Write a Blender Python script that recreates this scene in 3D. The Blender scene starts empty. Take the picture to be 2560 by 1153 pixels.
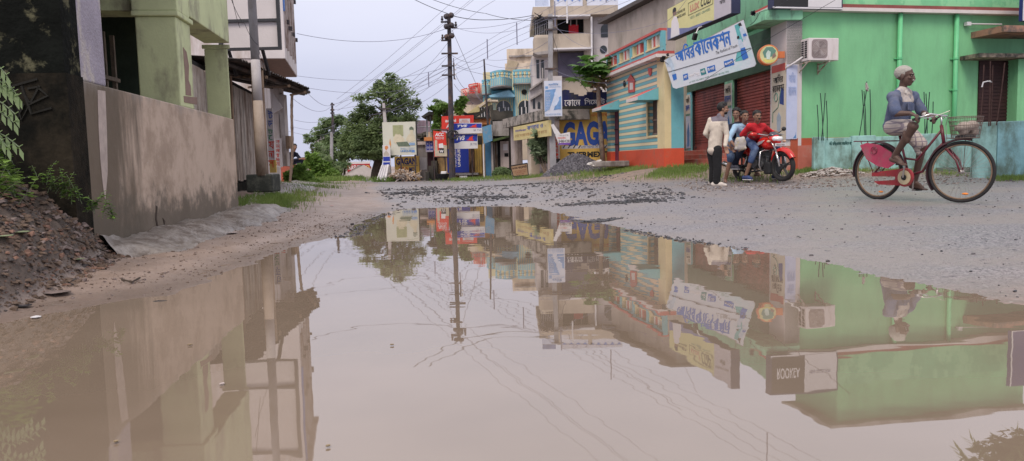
import bpy, bmesh, math, random
import numpy as np
from mathutils import Vector, Matrix, noise
random.seed(7); RNG = np.random.default_rng(7)
sc = bpy.context.scene
C = sc.collection
R = math.radians
# ------------------------------------------------------------------ camera
F_PX = 1900.0; CAM = Vector((0, 0, 0.63)); PITCH = math.atan(168.5/F_PX); ROLL = math.atan(0.0245)
_F = Vector((0, math.cos(PITCH), -math.sin(PITCH)))
_R0 = Vector((1, 0, 0)); _U0 = Vector((0, math.sin(PITCH), math.cos(PITCH)))
_R = _R0*math.cos(ROLL) - _U0*math.sin(ROLL)
_U = _U0*math.cos(ROLL) + _R0*math.sin(ROLL)
cd = bpy.data.cameras.new('camera'); cam = bpy.data.objects.new('camera', cd); C.objects.link(cam)
M = Matrix((( _R.x, _U.x, -_F.x, CAM.x), (_R.y, _U.y, -_F.y, CAM.y), (_R.z, _U.z, -_F.z, CAM.z), (0, 0, 0, 1)))
cam.matrix_world = M
cd.sensor_width = 36; cd.lens = F_PX/2560*36; cd.clip_start = .05; cd.clip_end = 2000
sc.camera = cam
def ray(px, py):
    return _F + _R*((px-1280)/F_PX) - _U*((py-576.5)/F_PX)
def P(px, py, Y):
    d = ray(px, py); return CAM + d*(Y/d.y)
def G(px, py, z=0.0):
    d = ray(px, py); return CAM + d*((z-CAM.z)/d.z)
# ------------------------------------------------------------------ materials
MATS = {}
def srgb(r, g, b):
    f = lambda c: (c/255/12.92) if c/255 <= .04045 else ((c/255+.055)/1.055)**2.4
    return (f(r), f(g), f(b))
def mat(name, col, rough=.8, var=.18, scale=3.0, dirt=None, amt=.45, dscale=1.2, streak=0.0, bump=.15, bscale=35, metal=0.0, spec=.4, emit=None, soft=.12, sub=None):
    """procedural principled: colour variation + optional stains (streak>0 pulls them into vertical runs)"""
    if name in MATS: return MATS[name]
    m = bpy.data.materials.new(name); m.use_nodes = True
    nt = m.node_tree; N = nt.nodes; L = nt.links
    b = N['Principled BSDF']; b.inputs['Roughness'].default_value = rough; b.inputs['Metallic'].default_value = metal
    b.inputs['Specular IOR Level'].default_value = spec
    tc = N.new('ShaderNodeTexCoord')
    n1 = N.new('ShaderNodeTexNoise'); n1.inputs['Scale'].default_value = scale; n1.inputs['Detail'].default_value = 6; n1.inputs['Roughness'].default_value = .62
    L.new(tc.outputs['Object'], n1.inputs['Vector'])
    mr = N.new('ShaderNodeMapRange'); mr.inputs[1].default_value = .3; mr.inputs[2].default_value = .7; mr.inputs[3].default_value = 1-var; mr.inputs[4].default_value = 1+var
    L.new(n1.outputs['Fac'], mr.inputs[0])
    vm = N.new('ShaderNodeVectorMath'); vm.operation = 'SCALE'; vm.inputs[0].default_value = col[:3]
    L.new(mr.outputs[0], vm.inputs['Scale'])
    out = vm.outputs[0]
    if dirt:
        mp = N.new('ShaderNodeMapping'); mp.inputs['Scale'].default_value = (1, 1, 1-.9*streak)
        L.new(tc.outputs['Object'], mp.inputs[0])
        n2 = N.new('ShaderNodeTexNoise'); n2.inputs['Scale'].default_value = dscale; n2.inputs['Detail'].default_value = 8; n2.inputs['Roughness'].default_value = .68
        L.new(mp.outputs[0], n2.inputs['Vector'])
        r2 = N.new('ShaderNodeMapRange'); c = .72-.44*amt
        r2.inputs[1].default_value = c-soft; r2.inputs[2].default_value = c+soft; r2.interpolation_type = 'SMOOTHSTEP'
        L.new(n2.outputs['Fac'], r2.inputs[0])
        mx = N.new('ShaderNodeMix'); mx.data_type = 'RGBA'; mx.inputs[7].default_value = (*dirt, 1)
        L.new(r2.outputs[0], mx.inputs[0]); L.new(out, mx.inputs[6]); out = mx.outputs[2]
    L.new(out, b.inputs['Base Color'])
    if bump:
        n3 = N.new('ShaderNodeTexNoise'); n3.inputs['Scale'].default_value = bscale; n3.inputs['Detail'].default_value = 5
        L.new(tc.outputs['Object'], n3.inputs['Vector'])
        bp = N.new('ShaderNodeBump'); bp.inputs['Strength'].default_value = bump; bp.inputs['Distance'].default_value = .02
        L.new(n3.outputs['Fac'], bp.inputs['Height']); L.new(bp.outputs[0], b.inputs['Normal'])
    if emit:
        b.inputs['Emission Color'].default_value = (*emit, 1); b.inputs['Emission Strength'].default_value = 1
    MATS[name] = m; return m
def leafmat(name, c1, c2, sc_=1.6, trans=.35):
    if name in MATS: return MATS[name]
    m = bpy.data.materials.new(name); m.use_nodes = True
    nt = m.node_tree; N = nt.nodes; L = nt.links; b = N['Principled BSDF']
    tc = N.new('ShaderNodeTexCoord'); n1 = N.new('ShaderNodeTexNoise'); n1.inputs['Scale'].default_value = sc_; n1.inputs['Detail'].default_value = 5
    L.new(tc.outputs['Object'], n1.inputs['Vector'])
    cr = N.new('ShaderNodeMapRange'); cr.inputs[1].default_value = .35; cr.inputs[2].default_value = .65
    L.new(n1.outputs['Fac'], cr.inputs[0])
    mx = N.new('ShaderNodeMix'); mx.data_type = 'RGBA'; mx.inputs[6].default_value = (*c1, 1); mx.inputs[7].default_value = (*c2, 1)
    L.new(cr.outputs[0], mx.inputs[0]); L.new(mx.outputs[2], b.inputs['Base Color'])
    b.inputs['Roughness'].default_value = .55; b.inputs['Specular IOR Level'].default_value = .35
    tr = N.new('ShaderNodeBsdfTranslucent'); L.new(mx.outputs[2], tr.inputs[0])
    ms = N.new('ShaderNodeMixShader'); ms.inputs[0].default_value = trans
    L.new(b.outputs[0], ms.inputs[1]); L.new(tr.outputs[0], ms.inputs[2]); L.new(ms.outputs[0], N['Material Output'].inputs[0])
    MATS[name] = m; return m
# ------------------------------------------------------------------ mesh builder
class MB:
    def __init__(s): s.v = []; s.f = []; s.m = []; s.ch = []
    def addnp(s, V, faces, m):           # V (N,k,3): N copies of one topology; m (N,) material indices
        s.ch.append((np.asarray(V, np.float64), faces, np.asarray(m, int))); return s
    def add(s, vs, fs, m=0):
        o = len(s.v); s.v += [Vector(v) for v in vs]; s.f += [tuple(i+o for i in f) for f in fs]; s.m += [m]*len(fs); return s
    def hexa(s, p, m=0):            # 8 points: bottom 4 ccw, top 4
        return s.add(p, [(3,2,1,0),(4,5,6,7),(0,1,5,4),(1,2,6,5),(2,3,7,6),(3,0,4,7)], m)
    def box(s, c, d, rz=0, m=0, rx=0, ry=0):
        hx, hy, hz = d[0]/2, d[1]/2, d[2]/2
        r = Matrix.Rotation(rz, 3, 'Z') @ Matrix.Rotation(ry, 3, 'Y') @ Matrix.Rotation(rx, 3, 'X'); c = Vector(c)
        return s.hexa([c + r @ Vector(q) for q in ((-hx,-hy,-hz),(hx,-hy,-hz),(hx,hy,-hz),(-hx,hy,-hz),(-hx,-hy,hz),(hx,-hy,hz),(hx,hy,hz),(-hx,hy,hz))], m)
    def fbox(s, fr, u0, u1, v0, v1, n0, n1, m=0):
        q = [fr.p(u0,v0,n1), fr.p(u1,v0,n1), fr.p(u1,v0,n0), fr.p(u0,v0,n0), fr.p(u0,v1,n1), fr.p(u1,v1,n1), fr.p(u1,v1,n0), fr.p(u0,v1,n0)]
        return s.hexa(q, m)
    def fpoly(s, fr, pts, n0, n1, m=0):   # prism from a ccw outline in (u,v)
        k = len(pts); a = [fr.p(u, v, n1) for u, v in pts]; b = [fr.p(u, v, n0) for u, v in pts]
        return s.add(a+b, [tuple(range(k)), tuple(range(2*k-1, k-1, -1))] + [(i, i+k, (i+1) % k + k, (i+1) % k) for i in range(k)], m)
    def tube(s, pts, r, n=6, m=0, caps=True, sq=None):
        pts = [Vector(p) for p in pts]; k = len(pts)
        rs = r if isinstance(r, (list, tuple)) else [r]*k
        vs = []; fs = []; prev = None
        for i, p in enumerate(pts):
            t = (pts[min(i+1, k-1)] - pts[max(i-1, 0)]); t = t.normalized() if t.length > 1e-9 else Vector((0,0,1))
            if prev is None:
                a = t.cross(Vector((0,0,1))) if abs(t.z) < .9 else t.cross(Vector((1,0,0)))
                a.normalize()
            else:
                a = prev - t*prev.dot(t); a.normalize()
            prev = a; b = t.cross(a)
            for j in range(n):
                an = 2*math.pi*j/n + (math.pi/n if n == 4 else 0)
                vs.append(p + (a*math.cos(an) + b*math.sin(an))*rs[i])
        for i in range(k-1):
            for j in range(n):
                fs.append((i*n+j, i*n+(j+1) % n, (i+1)*n+(j+1) % n, (i+1)*n+j))
        if caps: fs += [tuple(range(n-1, -1, -1)), tuple(range((k-1)*n, k*n))]
        return s.add(vs, fs, m)
    def ring(s, c, ax, R_, r, n=32, k=6, m=0, a0=0, a1=2*math.pi, up=None):   # torus / arc
        ax = Vector(ax).normalized(); u = (Vector(up) if up else ax.orthogonal()).normalized(); u = (u-ax*u.dot(ax)).normalized(); w = ax.cross(u)
        full = abs(a1-a0-2*math.pi) < 1e-6; vs = []; fs = []; cnt = n if full else n+1
        for i in range(cnt):
            a = a0+(a1-a0)*i/n; d = u*math.cos(a)+w*math.sin(a)
            for j in range(k):
                b = 2*math.pi*j/k; vs.append(Vector(c) + d*(R_+r*math.cos(b)) + ax*(r*math.sin(b)))
        for i in range(n):
            i2 = (i+1) % cnt
            for j in range(k): fs.append((i*k+j, i2*k+j, i2*k+(j+1) % k, i*k+(j+1) % k))
        return s.add(vs, fs, m)
    def lathe(s, c, ax, prof, n=24, m=0, up=None):       # prof: (dist along axis, radius)
        ax = Vector(ax).normalized(); u = ax.orthogonal().normalized(); w = ax.cross(u); vs = []; fs = []; k = len(prof)
        for t, r in prof:
            for j in range(n):
                a = 2*math.pi*j/n; vs.append(Vector(c)+ax*t+(u*math.cos(a)+w*math.sin(a))*r)
        for i in range(k-1):
            for j in range(n): fs.append((i*n+j, i*n+(j+1) % n, (i+1)*n+(j+1) % n, (i+1)*n+j))
        fs += [tuple(range(n-1, -1, -1)), tuple(range((k-1)*n, k*n))]
        return s.add(vs, fs, m)
    def ell(s, c, r, rot=None, n=14, k=9, m=0):
        c = Vector(c); r = Vector(r) if not isinstance(r, (int, float)) else Vector((r, r, r)); rot = rot or Matrix.Identity(3)
        vs = []; fs = []
        for i in range(k+1):
            t = math.pi*i/k
            for j in range(n):
                a = 2*math.pi*j/n
                vs.append(c + rot @ Vector((r.x*math.sin(t)*math.cos(a), r.y*math.sin(t)*math.sin(a), r.z*math.cos(t))))
        for i in range(k):
            for j in range(n): fs.append((i*n+j, (i+1)*n+j, (i+1)*n+(j+1) % n, i*n+(j+1) % n))
        return s.add(vs, fs, m)
    def build(s, name, mats, parent=None, smooth=False, loc=None, bevel=0):
        if not isinstance(mats, (list, tuple)): mats = [mats]
        if parent is not None:
            o_ = world_loc(parent)
        else:
            if loc is None:
                if not s.v: s.v = [Vector(c_[0].reshape(-1, 3)[0]) for c_ in s.ch[:1]]
                a = Vector((min(v.x for v in s.v), min(v.y for v in s.v), min(v.z for v in s.v))); b = Vector((max(v.x for v in s.v), max(v.y for v in s.v), 0))
                loc = Vector(((a.x+b.x)/2, (a.y+b.y)/2, a.z))
            o_ = Vector(loc)
        me = bpy.data.meshes.new(name)
        if s.ch:
            VV = [np.array([tuple(v) for v in s.v]).reshape(-1, 3)]; off = len(s.v); li = [i for f in s.f for i in f]; lt = [len(f) for f in s.f]; mi = list(s.m)
            LI = [np.array(li, int)]; LT = [np.array(lt, int)]; MI = [np.array(mi, int)]
            for V, faces, m_ in s.ch:
                n_, k_ = V.shape[:2]; VV.append(V.reshape(-1, 3)); flat_ = np.array([i for f in faces for i in f]); LI.append((flat_[None, :]+(off+np.arange(n_)*k_)[:, None]).ravel()); LT.append(np.tile([len(f) for f in faces], n_)); MI.append(np.repeat(m_, len(faces))); off += n_*k_
            VV = np.concatenate(VV)-np.array(o_); LI = np.concatenate(LI); LT = np.concatenate(LT); MI = np.concatenate(MI)
            me.vertices.add(len(VV)); me.vertices.foreach_set('co', VV.ravel()); me.loops.add(len(LI)); me.loops.foreach_set('vertex_index', LI.astype(np.int32))
            me.polygons.add(len(LT)); me.polygons.foreach_set('loop_start', np.concatenate([[0], np.cumsum(LT)[:-1]]).astype(np.int32)); me.polygons.foreach_set('loop_total', LT.astype(np.int32)); s.m = MI.astype(np.int32); s.f = LT; me.update(calc_edges=True); me.shade_flat()
        else: me.from_pydata([v-o_ for v in s.v], [], s.f)
        for mm in mats: me.materials.append(mm)
        me.polygons.foreach_set('material_index', s.m)
        if smooth: me.polygons.foreach_set('use_smooth', [True]*len(s.f))
        me.update()
        o = bpy.data.objects.new(name, me); C.objects.link(o)
        if parent is not None: o.parent = parent; WL[o.name] = o_
        else: o.location = o_; WL[o.name] = o_
        if bevel:
            bm = o.modifiers.new('bevel', 'BEVEL'); bm.width = bevel; bm.segments = 2; bm.limit_method = 'ANGLE'
        return o
WL = {}
def world_loc(o): return WL.get(o.name, Vector(o.location))
def tag(o, label=None, cat=None, group=None, kind=None):
    if label: o['label'] = label
    if cat: o['category'] = cat
    if group: o['group'] = group
    if kind: o['kind'] = kind
    return o
def thing(name, loc, label, cat, group=None, rz=0):
    o = bpy.data.objects.new(name, None); C.objects.link(o); o.location = loc; o.rotation_euler.z = rz; o.empty_display_size = .2
    WL[o.name] = Vector(loc) if not rz else Vector(loc)
    return tag(o, label, cat, group)
def one(mb, name, mats, label, cat, group=None, smooth=False, bevel=0):
    return tag(mb.build(name, mats, None, smooth, None, bevel), label, cat, group)
def copy_tree(o, parent=None):
    c = o.copy(); C.objects.link(c)
    if parent is not None: c.parent = parent
    for ch in list(o.children): copy_tree(ch, c)
    return c
# ------------------------------------------------------------------ facade frames
class Frame:
    def __init__(s, A, B):        # A left, B right (seen from the street), both (x, y)
        s.o = Vector((A[0], A[1], 0)); d = Vector((B[0]-A[0], B[1]-A[1], 0)); s.len = d.length
        s.U = d.normalized(); s.N = s.U.cross(Vector((0,0,1)))
    def p(s, u, v, n=0): return s.o + s.U*u + Vector((0,0,v)) + s.N*n
    def uv(s, px, py, n=0):
        d = ray(px, py); o = s.o + s.N*n; t = (o-CAM).dot(s.N)/d.dot(s.N); q = CAM+d*t-s.o
        return q.dot(s.U), q.z
    def r(s, x0, y0, x1, y1, n=0):
        xm, ym = (x0+x1)/2, (y0+y1)/2
        return s.uv(x0, ym, n)[0], s.uv(x1, ym, n)[0], s.uv(xm, y1, n)[1], s.uv(xm, y0, n)[1]
    def poly(s, pts, n=0): return [s.uv(x, y, n) for x, y in pts]
def XY(px, Y):
    q = P(px, 408-.0245*(px-1280), Y); return (q.x, q.y)
def fpx(pa, Ya, pb, Yb): return Frame(XY(pa, Ya), XY(pb, Yb))
def ccw(pts):
    a = sum(pts[i][0]*pts[(i+1) % len(pts)][1]-pts[(i+1) % len(pts)][0]*pts[i][1] for i in range(len(pts)))
    return pts if a > 0 else pts[::-1]
# ------------------------------------------------------------------ lettering
TC = {}
def text(parent, body, fr, u0, u1, v0, v1, n, m, bold=.0, shear=0, rot=0, name='lettering', th=.004, vert=False):
    wide = bold if any(ord(c) > 255 for c in body) else 0
    if wide: bold = 0
    key = (body, bold, shear)
    if key not in TC:
        cu = bpy.data.curves.new('t', 'FONT'); cu.body = body; cu.size = 1; cu.offset = bold; cu.shear = shear; cu.resolution_u = 3; cu.fill_mode = 'FRONT'; cu.align_x = 'CENTER'
        o = bpy.data.objects.new('t', cu); C.objects.link(o); bpy.context.view_layer.update()
        me = bpy.data.meshes.new_from_object(o.evaluated_get(bpy.context.evaluated_depsgraph_get()))
        vs = [tuple(v.co) for v in me.vertices]; fs = [tuple(p.vertices) for p in me.polygons]
        bpy.data.objects.remove(o); bpy.data.curves.remove(cu); bpy.data.meshes.remove(me)
        TC[key] = (vs, fs)
    vs, fs = TC[key]
    if not vs: return None
    xs = [v[0] for v in vs]; ys = [v[1] for v in vs]; x0, x1, y0, y1 = min(xs), max(xs), min(ys), max(ys)
    mb = MB(); out = []
    for v in vs:
        a = (v[0]-x0)/(x1-x0+1e-9); b = (v[1]-y0)/(y1-y0+1e-9)
        if vert: a, b = 1-b, a       # reads bottom to top
        if rot:
            w, h = u1-u0, v1-v0; ca, sa = math.cos(rot), math.sin(rot); x = (a-.5)*w; y = (b-.5)*h
            uu, vv = (u0+u1)/2+x*ca-y*sa, (v0+v1)/2+x*sa+y*ca
        else: uu, vv = u0+(u1-u0)*a, v0+(v1-v0)*b
        out.append(fr.p(uu, vv, n+th))
    mb.add(out, fs)
    if wide:
        hgt = (v1-v0)*wide*.75
        for k, (du, dv) in enumerate(((-1,0),(1,0),(0,1),(0,-1))): mb.add([q + fr.U*du*hgt + Vector((0,0,dv*hgt*.6)) + fr.N*(.0006*(k+1)) for q in out], fs)
    return mb.build(name, m, parent)
def quadtext(parent, body, fr, q, n, m, bold=0, shear=0, name='lettering'):
    """lettering stretched over a pixel quad (tl,tr,br,bl) lying on the frame plane"""
    text_ = text(parent, body, fr, 0, 1, 0, 1, n, m, bold, shear, name=name)
    if text_ is None: return
    wide = bold if any(ord(c) > 255 for c in body) else 0
    key = (body, 0 if wide else bold, shear); vs, fs = TC[key]
    xs = [v[0] for v in vs]; ys = [v[1] for v in vs]; x0, x1, y0, y1 = min(xs), max(xs), min(ys), max(ys)
    tl, tr, br, bl = [fr.p(*fr.uv(x, y, n), n+.004) for x, y in q]; o_ = world_loc(parent)
    for i, v in enumerate(vs):
        a = (v[0]-x0)/(x1-x0); b = (v[1]-y0)/(y1-y0)
        q_ = (bl*(1-a)+br*a)*(1-b) + (tl*(1-a)+tr*a)*b - o_; text_.data.vertices[i].co = q_
        if wide:
            hg = (tl-bl).length*wide*.75; W_ = (tr-tl).normalized(); H_2 = (tl-bl).normalized()
            for k, (du, dv) in enumerate(((-1,0),(1,0),(0,1),(0,-1))): text_.data.vertices[i+(k+1)*len(vs)].co = q_ + W_*du*hg + H_2*dv*hg*.6 + fr.N*(.0006*(k+1))
    return text_
# ------------------------------------------------------------------ foliage
def leaf_cloud(mb, c, r, n, size, flat=.6, shell=.55, m=0, droop=0, aspect=1.8, rnd=random):
    g = np.random.default_rng(rnd.randrange(1 << 30)); n = int(n)
    if n < 1: return
    d = g.normal(size=(n, 3)); d /= np.linalg.norm(d, axis=1, keepdims=True); rad = np.where(g.random(n) < .75, shell+(1-shell)*g.random(n)**.6, g.random(n))
    p = np.array(c)+d*rad[:, None]*np.array(r); s = size*g.uniform(.6, 1.4, n)[:, None]
    a = g.uniform(-1, 1, (n, 3)); a[:, 2] = a[:, 2]*.5-droop; a /= np.linalg.norm(a, axis=1, keepdims=True); q = g.uniform(-1, 1, (n, 3)); q[:, 2] += flat*2
    b = np.cross(a, q); b /= np.linalg.norm(b, axis=1, keepdims=True)+1e-9
    mb.addnp(np.stack([p-a*s*.5*aspect, p-a*s*.1*aspect+b*s*.36, p+a*s*.5*aspect, p-a*s*.1*aspect-b*s*.36], 1), [(0,1,2,3)], np.full(n, m))
def blades(mb, pts, h, w, m=0, lean=.5, n=1):
    for p in pts:
        for _ in range(n):
            a = random.uniform(0, 6.28); hh = h*random.uniform(.5, 1.2); d = Vector((math.cos(a), math.sin(a), 0)); s = Vector((-d.y, d.x, 0))*w*random.uniform(.6, 1.3)
            q = Vector(p)+Vector((random.uniform(-.03,.03), random.uniform(-.03,.03), 0)); k = d*hh*lean*random.random()
            mb.add([q-s*.5, q+s*.5, q+k*.4+Vector((0,0,hh*.6))+s*.4, q+k+Vector((0,0,hh)), q+k*.4+Vector((0,0,hh*.6))-s*.4], [(0,1,2,3,4)], m)
_RB = np.array(((-1,-.8,-.6),(1,-.9,-.5),(.9,1,-.6),(-.9,.8,-.5),(-.7,-.6,.8),(.6,-.8,.7),(.8,.5,.9),(-.5,.7,.6)))
def rocks(mb, C_, S, M_i, flat=.7, seed=1):
    g = np.random.default_rng(seed); C_ = np.array([tuple(c) for c in C_], float); n = len(C_); S = np.asarray(S, float)
    if n == 0: return
    a = g.uniform(0, 6.28, n); t = g.uniform(-.5, .5, n); dims = np.stack([S*g.uniform(.7,1.3,n), S*g.uniform(.6,1.1,n), S*flat*g.uniform(.6,1.2,n)], 1)
    V = _RB[None]*.5*g.uniform(.6, 1.2, (n, 8, 3))*dims[:, None, :]
    y = V[..., 1]*np.cos(t)[:, None]-V[..., 2]*np.sin(t)[:, None]; z = V[..., 1]*np.sin(t)[:, None]+V[..., 2]*np.cos(t)[:, None]; x = V[..., 0]
    V = np.stack([x*np.cos(a)[:, None]-y*np.sin(a)[:, None], x*np.sin(a)[:, None]+y*np.cos(a)[:, None], z], -1)+C_[:, None, :]
    mb.addnp(V, [(3,2,1,0),(4,5,6,7),(0,1,5,4),(1,2,6,5),(2,3,7,6),(3,0,4,7)], M_i)
def rock(mb, c, s, m=0, flat=.7, rnd=random): rocks(mb, [c], [s], [m], flat, rnd.randrange(1 << 30))
# ------------------------------------------------------------------ world and light
w = bpy.data.worlds.new('World'); sc.world = w; w.use_nodes = True
nt = w.node_tree; N = nt.nodes; L = nt.links; bg = N['Background']; bg.inputs[1].default_value = .1
SUN_EL, SUN_AZ = R(52), R(200)      # azimuth from +Y clockwise: the sun is behind the camera, veiled by cloud
sky = N.new('ShaderNodeTexSky'); sky.sky_type = 'NISHITA'; sky.sun_disc = False; sky.sun_elevation = SUN_EL; sky.sun_rotation = SUN_AZ; sky.dust_density = 3
tc = N.new('ShaderNodeTexCoord'); mp = N.new('ShaderNodeMapping'); mp.inputs['Scale'].default_value = (1, 1, 3.5)
L.new(tc.outputs['Generated'], mp.inputs[0])
cn = N.new('ShaderNodeTexNoise'); cn.inputs['Scale'].default_value = 1.6; cn.inputs['Detail'].default_value = 4; cn.inputs['Roughness'].default_value = .45; L.new(mp.outputs[0], cn.inputs[0])
cr = N.new('ShaderNodeValToRGB'); cr.color_ramp.elements[0].position = .3; cr.color_ramp.elements[0].color = (4.2, 4.36, 5.7, 1)
cr.color_ramp.elements[1].position = .72; cr.color_ramp.elements[1].color = (5.4, 5.55, 6.85, 1); L.new(cn.outputs['Fac'], cr.inputs[0])
mx = N.new('ShaderNodeMix'); mx.data_type = 'RGBA'; mx.inputs[0].default_value = .93
sz = N.new('ShaderNodeSeparateXYZ'); L.new(tc.outputs['Generated'], sz.inputs[0]); zr = N.new('ShaderNodeMapRange'); zr.inputs[1].default_value = .12; zr.inputs[2].default_value = .8; zr.inputs[3].default_value = 1.0; zr.inputs[4].default_value = 1.7; L.new(sz.outputs[2], zr.inputs[0])
vz = N.new('ShaderNodeVectorMath'); vz.operation = 'SCALE'; L.new(cr.outputs[0], vz.inputs[0]); L.new(zr.outputs[0], vz.inputs['Scale'])   # an overcast sky is brighter overhead than at the horizon
zt_ = N.new('ShaderNodeMapRange'); zt_.inputs[1].default_value = .12; zt_.inputs[2].default_value = .55; zt_.inputs[3].default_value = 0; zt_.inputs[4].default_value = .85; L.new(sz.outputs[2], zt_.inputs[0])
zm_ = N.new('ShaderNodeMix'); zm_.data_type = 'RGBA'; zm_.inputs[7].default_value = (9.6, 9.2, 9.3, 1); L.new(zt_.outputs[0], zm_.inputs[0]); L.new(vz.outputs[0], zm_.inputs[6])
L.new(sky.outputs[0], mx.inputs[6]); L.new(zm_.outputs[2], mx.inputs[7]); L.new(mx.outputs[2], bg.inputs[0])
sl = bpy.data.lights.new('sun', 'SUN'); sl.energy = 1.5; sl.angle = R(24); sl.color = (1, .90, .77)
so = bpy.data.objects.new('sun', sl); C.objects.link(so)
sd = Vector((math.sin(SUN_AZ)*math.cos(SUN_EL), math.cos(SUN_AZ)*math.cos(SUN_EL), math.sin(SUN_EL)))
so.rotation_euler = sd.to_track_quat('Z', 'Y').to_euler(); so.location = (0, -10, 20)
vs_ = sc.view_settings; vs_.view_transform = 'Standard'; vs_.look = 'None'; vs_.gamma = 1; vs_.exposure = .42
sc.render.engine = 'CYCLES'; sc.cycles.max_bounces = 6; sc.cycles.transparent_max_bounces = 6
# ------------------------------------------------------------------ terrain
TP = np.array([(0,10,.02),(3,8.5,.01),(6,8.5,.02),(9,8.5,.02),(13,8.5,.03),(0,14,.02),(3,12,.04),(6,11,.04),(1.5,16,.04),(0,20,.02),(1.5,20,.06),(0,25,0),(-2,25,-.01),(-3,30,-.01),(0,30,0),(2,31,.02),(-6,35,0),(0,36,0),(-8,45,0),(-12,60,0),(5,36,.1),
 (5,14.5,.06),(4.8,15.7,.07),(3.9,14.3,.08),(7,13,.07),(9.5,13.5,.1),(13,13,.1),(3.2,16.6,.2),(2.6,21,.2),(4.2,18.3,.43),(4.2,20,.5),(3.6,22,.5),(3.1,25,.48),(5,17.8,.45),(6.5,17.2,.36),(6,16,.25),(8,17,.33),(11,18,.33),(9,14.6,.12),(13,15,.14),
 (2,26.8,.3),(3,27,.35),(1.1,25.6,.12),(-3.05,6.5,.07),(-3.4,9.3,.10),(-2.6,6.5,.04),(-2.8,8.5,.03),(-2.7,10,.02),(-3.8,11.5,.27),(-4.3,13.6,.27),(-3.2,12,.06),(-3.5,15,.06),(-5,16,.3),(-5.9,20.5,.27),(-4.6,20,.06),(-6,24,.12),(-2.2,10,.01),(-2.6,14,.02),(-2,8,.01),(-3.4,18,.02),(-4.6,24,0),(-5,4,.15),(-5,0,.2),(5,0,.1),(8,2,.1),(8,5,.03),(20,12,.15),(20,25,.3),(-15,20,.2),(-15,10,.2),(30,40,.3),(-30,60,.2)])
def terr(x, y):
    x = np.asarray(x, float); y = np.asarray(y, float); num = np.zeros_like(x); den = np.zeros_like(x)
    for X, Y, Z in TP:
        d2 = (x-X)**2+(y-Y)**2; s = .9+.05*max(0, Y-12)+(3 if abs(X) > 14 else 0)
        w_ = np.exp(-np.sqrt(d2)/s*1.6)+1e-5/(1+d2); num += w_*Z; den += w_
    return num/den
PUD = [(-500,960),(-200,860),(0,806),(180,772),(330,748),(420,738),(540,692),(640,655),(700,628),(760,609),(835,596),(870,588),(890,562),(950,536),(1000,523),(1100,519),(1200,515),(1330,517),(1400,532),(1445,546),(1500,556),(1560,572),(1640,590),(1700,599),(1760,606),(1860,620),(1960,636),(2100,663),(2200,688),(2330,712),(2450,735),(2560,757),(2800,810),(3300,930)]
PUDW = [(G(x, y).x, G(x, y).y) for x, y in PUD] + [(3.2, .6), (1.5, -1.2), (-1.2, -1.4), (-2.6, .5)]
def sdf(x, y, poly):
    d = np.full(x.shape, 1e9); ins = np.zeros(x.shape, bool); k = len(poly)
    for i in range(k):
        ax, ay = poly[i]; bx, by = poly[(i+1) % k]; ex, ey = bx-ax, by-ay
        t = np.clip(((x-ax)*ex+(y-ay)*ey)/(ex*ex+ey*ey), 0, 1)
        d = np.minimum(d, (x-ax-t*ex)**2+(y-ay-t*ey)**2)
        c = ((ay > y) != (by > y)) & (x < (bx-ax)*(y-ay)/(by-ay+1e-12)+ax); ins ^= c
    return np.where(ins, -np.sqrt(d), np.sqrt(d))
def vnoise(x, y, s, seed=0):
    """cheap smooth value noise on arrays"""
    g = np.random.default_rng(seed).random((257, 257)); u = x*s+1000.37; v = y*s+1000.91
    i = np.floor(u).astype(int); j = np.floor(v).astype(int); fu = u-i; fv = v-j; fu = fu*fu*(3-2*fu); fv = fv*fv*(3-2*fv)
    i0 = i % 256; j0 = j % 256; a = g[i0, j0]; b = g[i0+1, j0]; c = g[i0, j0+1]; d = g[i0+1, j0+1]
    return (a*(1-fu)+b*fu)*(1-fv)+(c*(1-fu)+d*fu)*fv - .5
MOUND = [G(-300, 905), G(0, 792), G(120, 745, .02), G(230, 680, .04), G(345, 606, .075)]
MOUND = [(p.x, p.y) for p in MOUND]
def sm(t): t = np.clip(t, 0, 1); return t*t*(3-2*t)
def xmud(y): return np.interp(y, [0, 5, 8, 10, 12, 15, 18, 25, 35], [-1.0, -1.35, -1.5, -1.75, -2.0, -2.6, -3.2, -4.4, -7.0])
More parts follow.
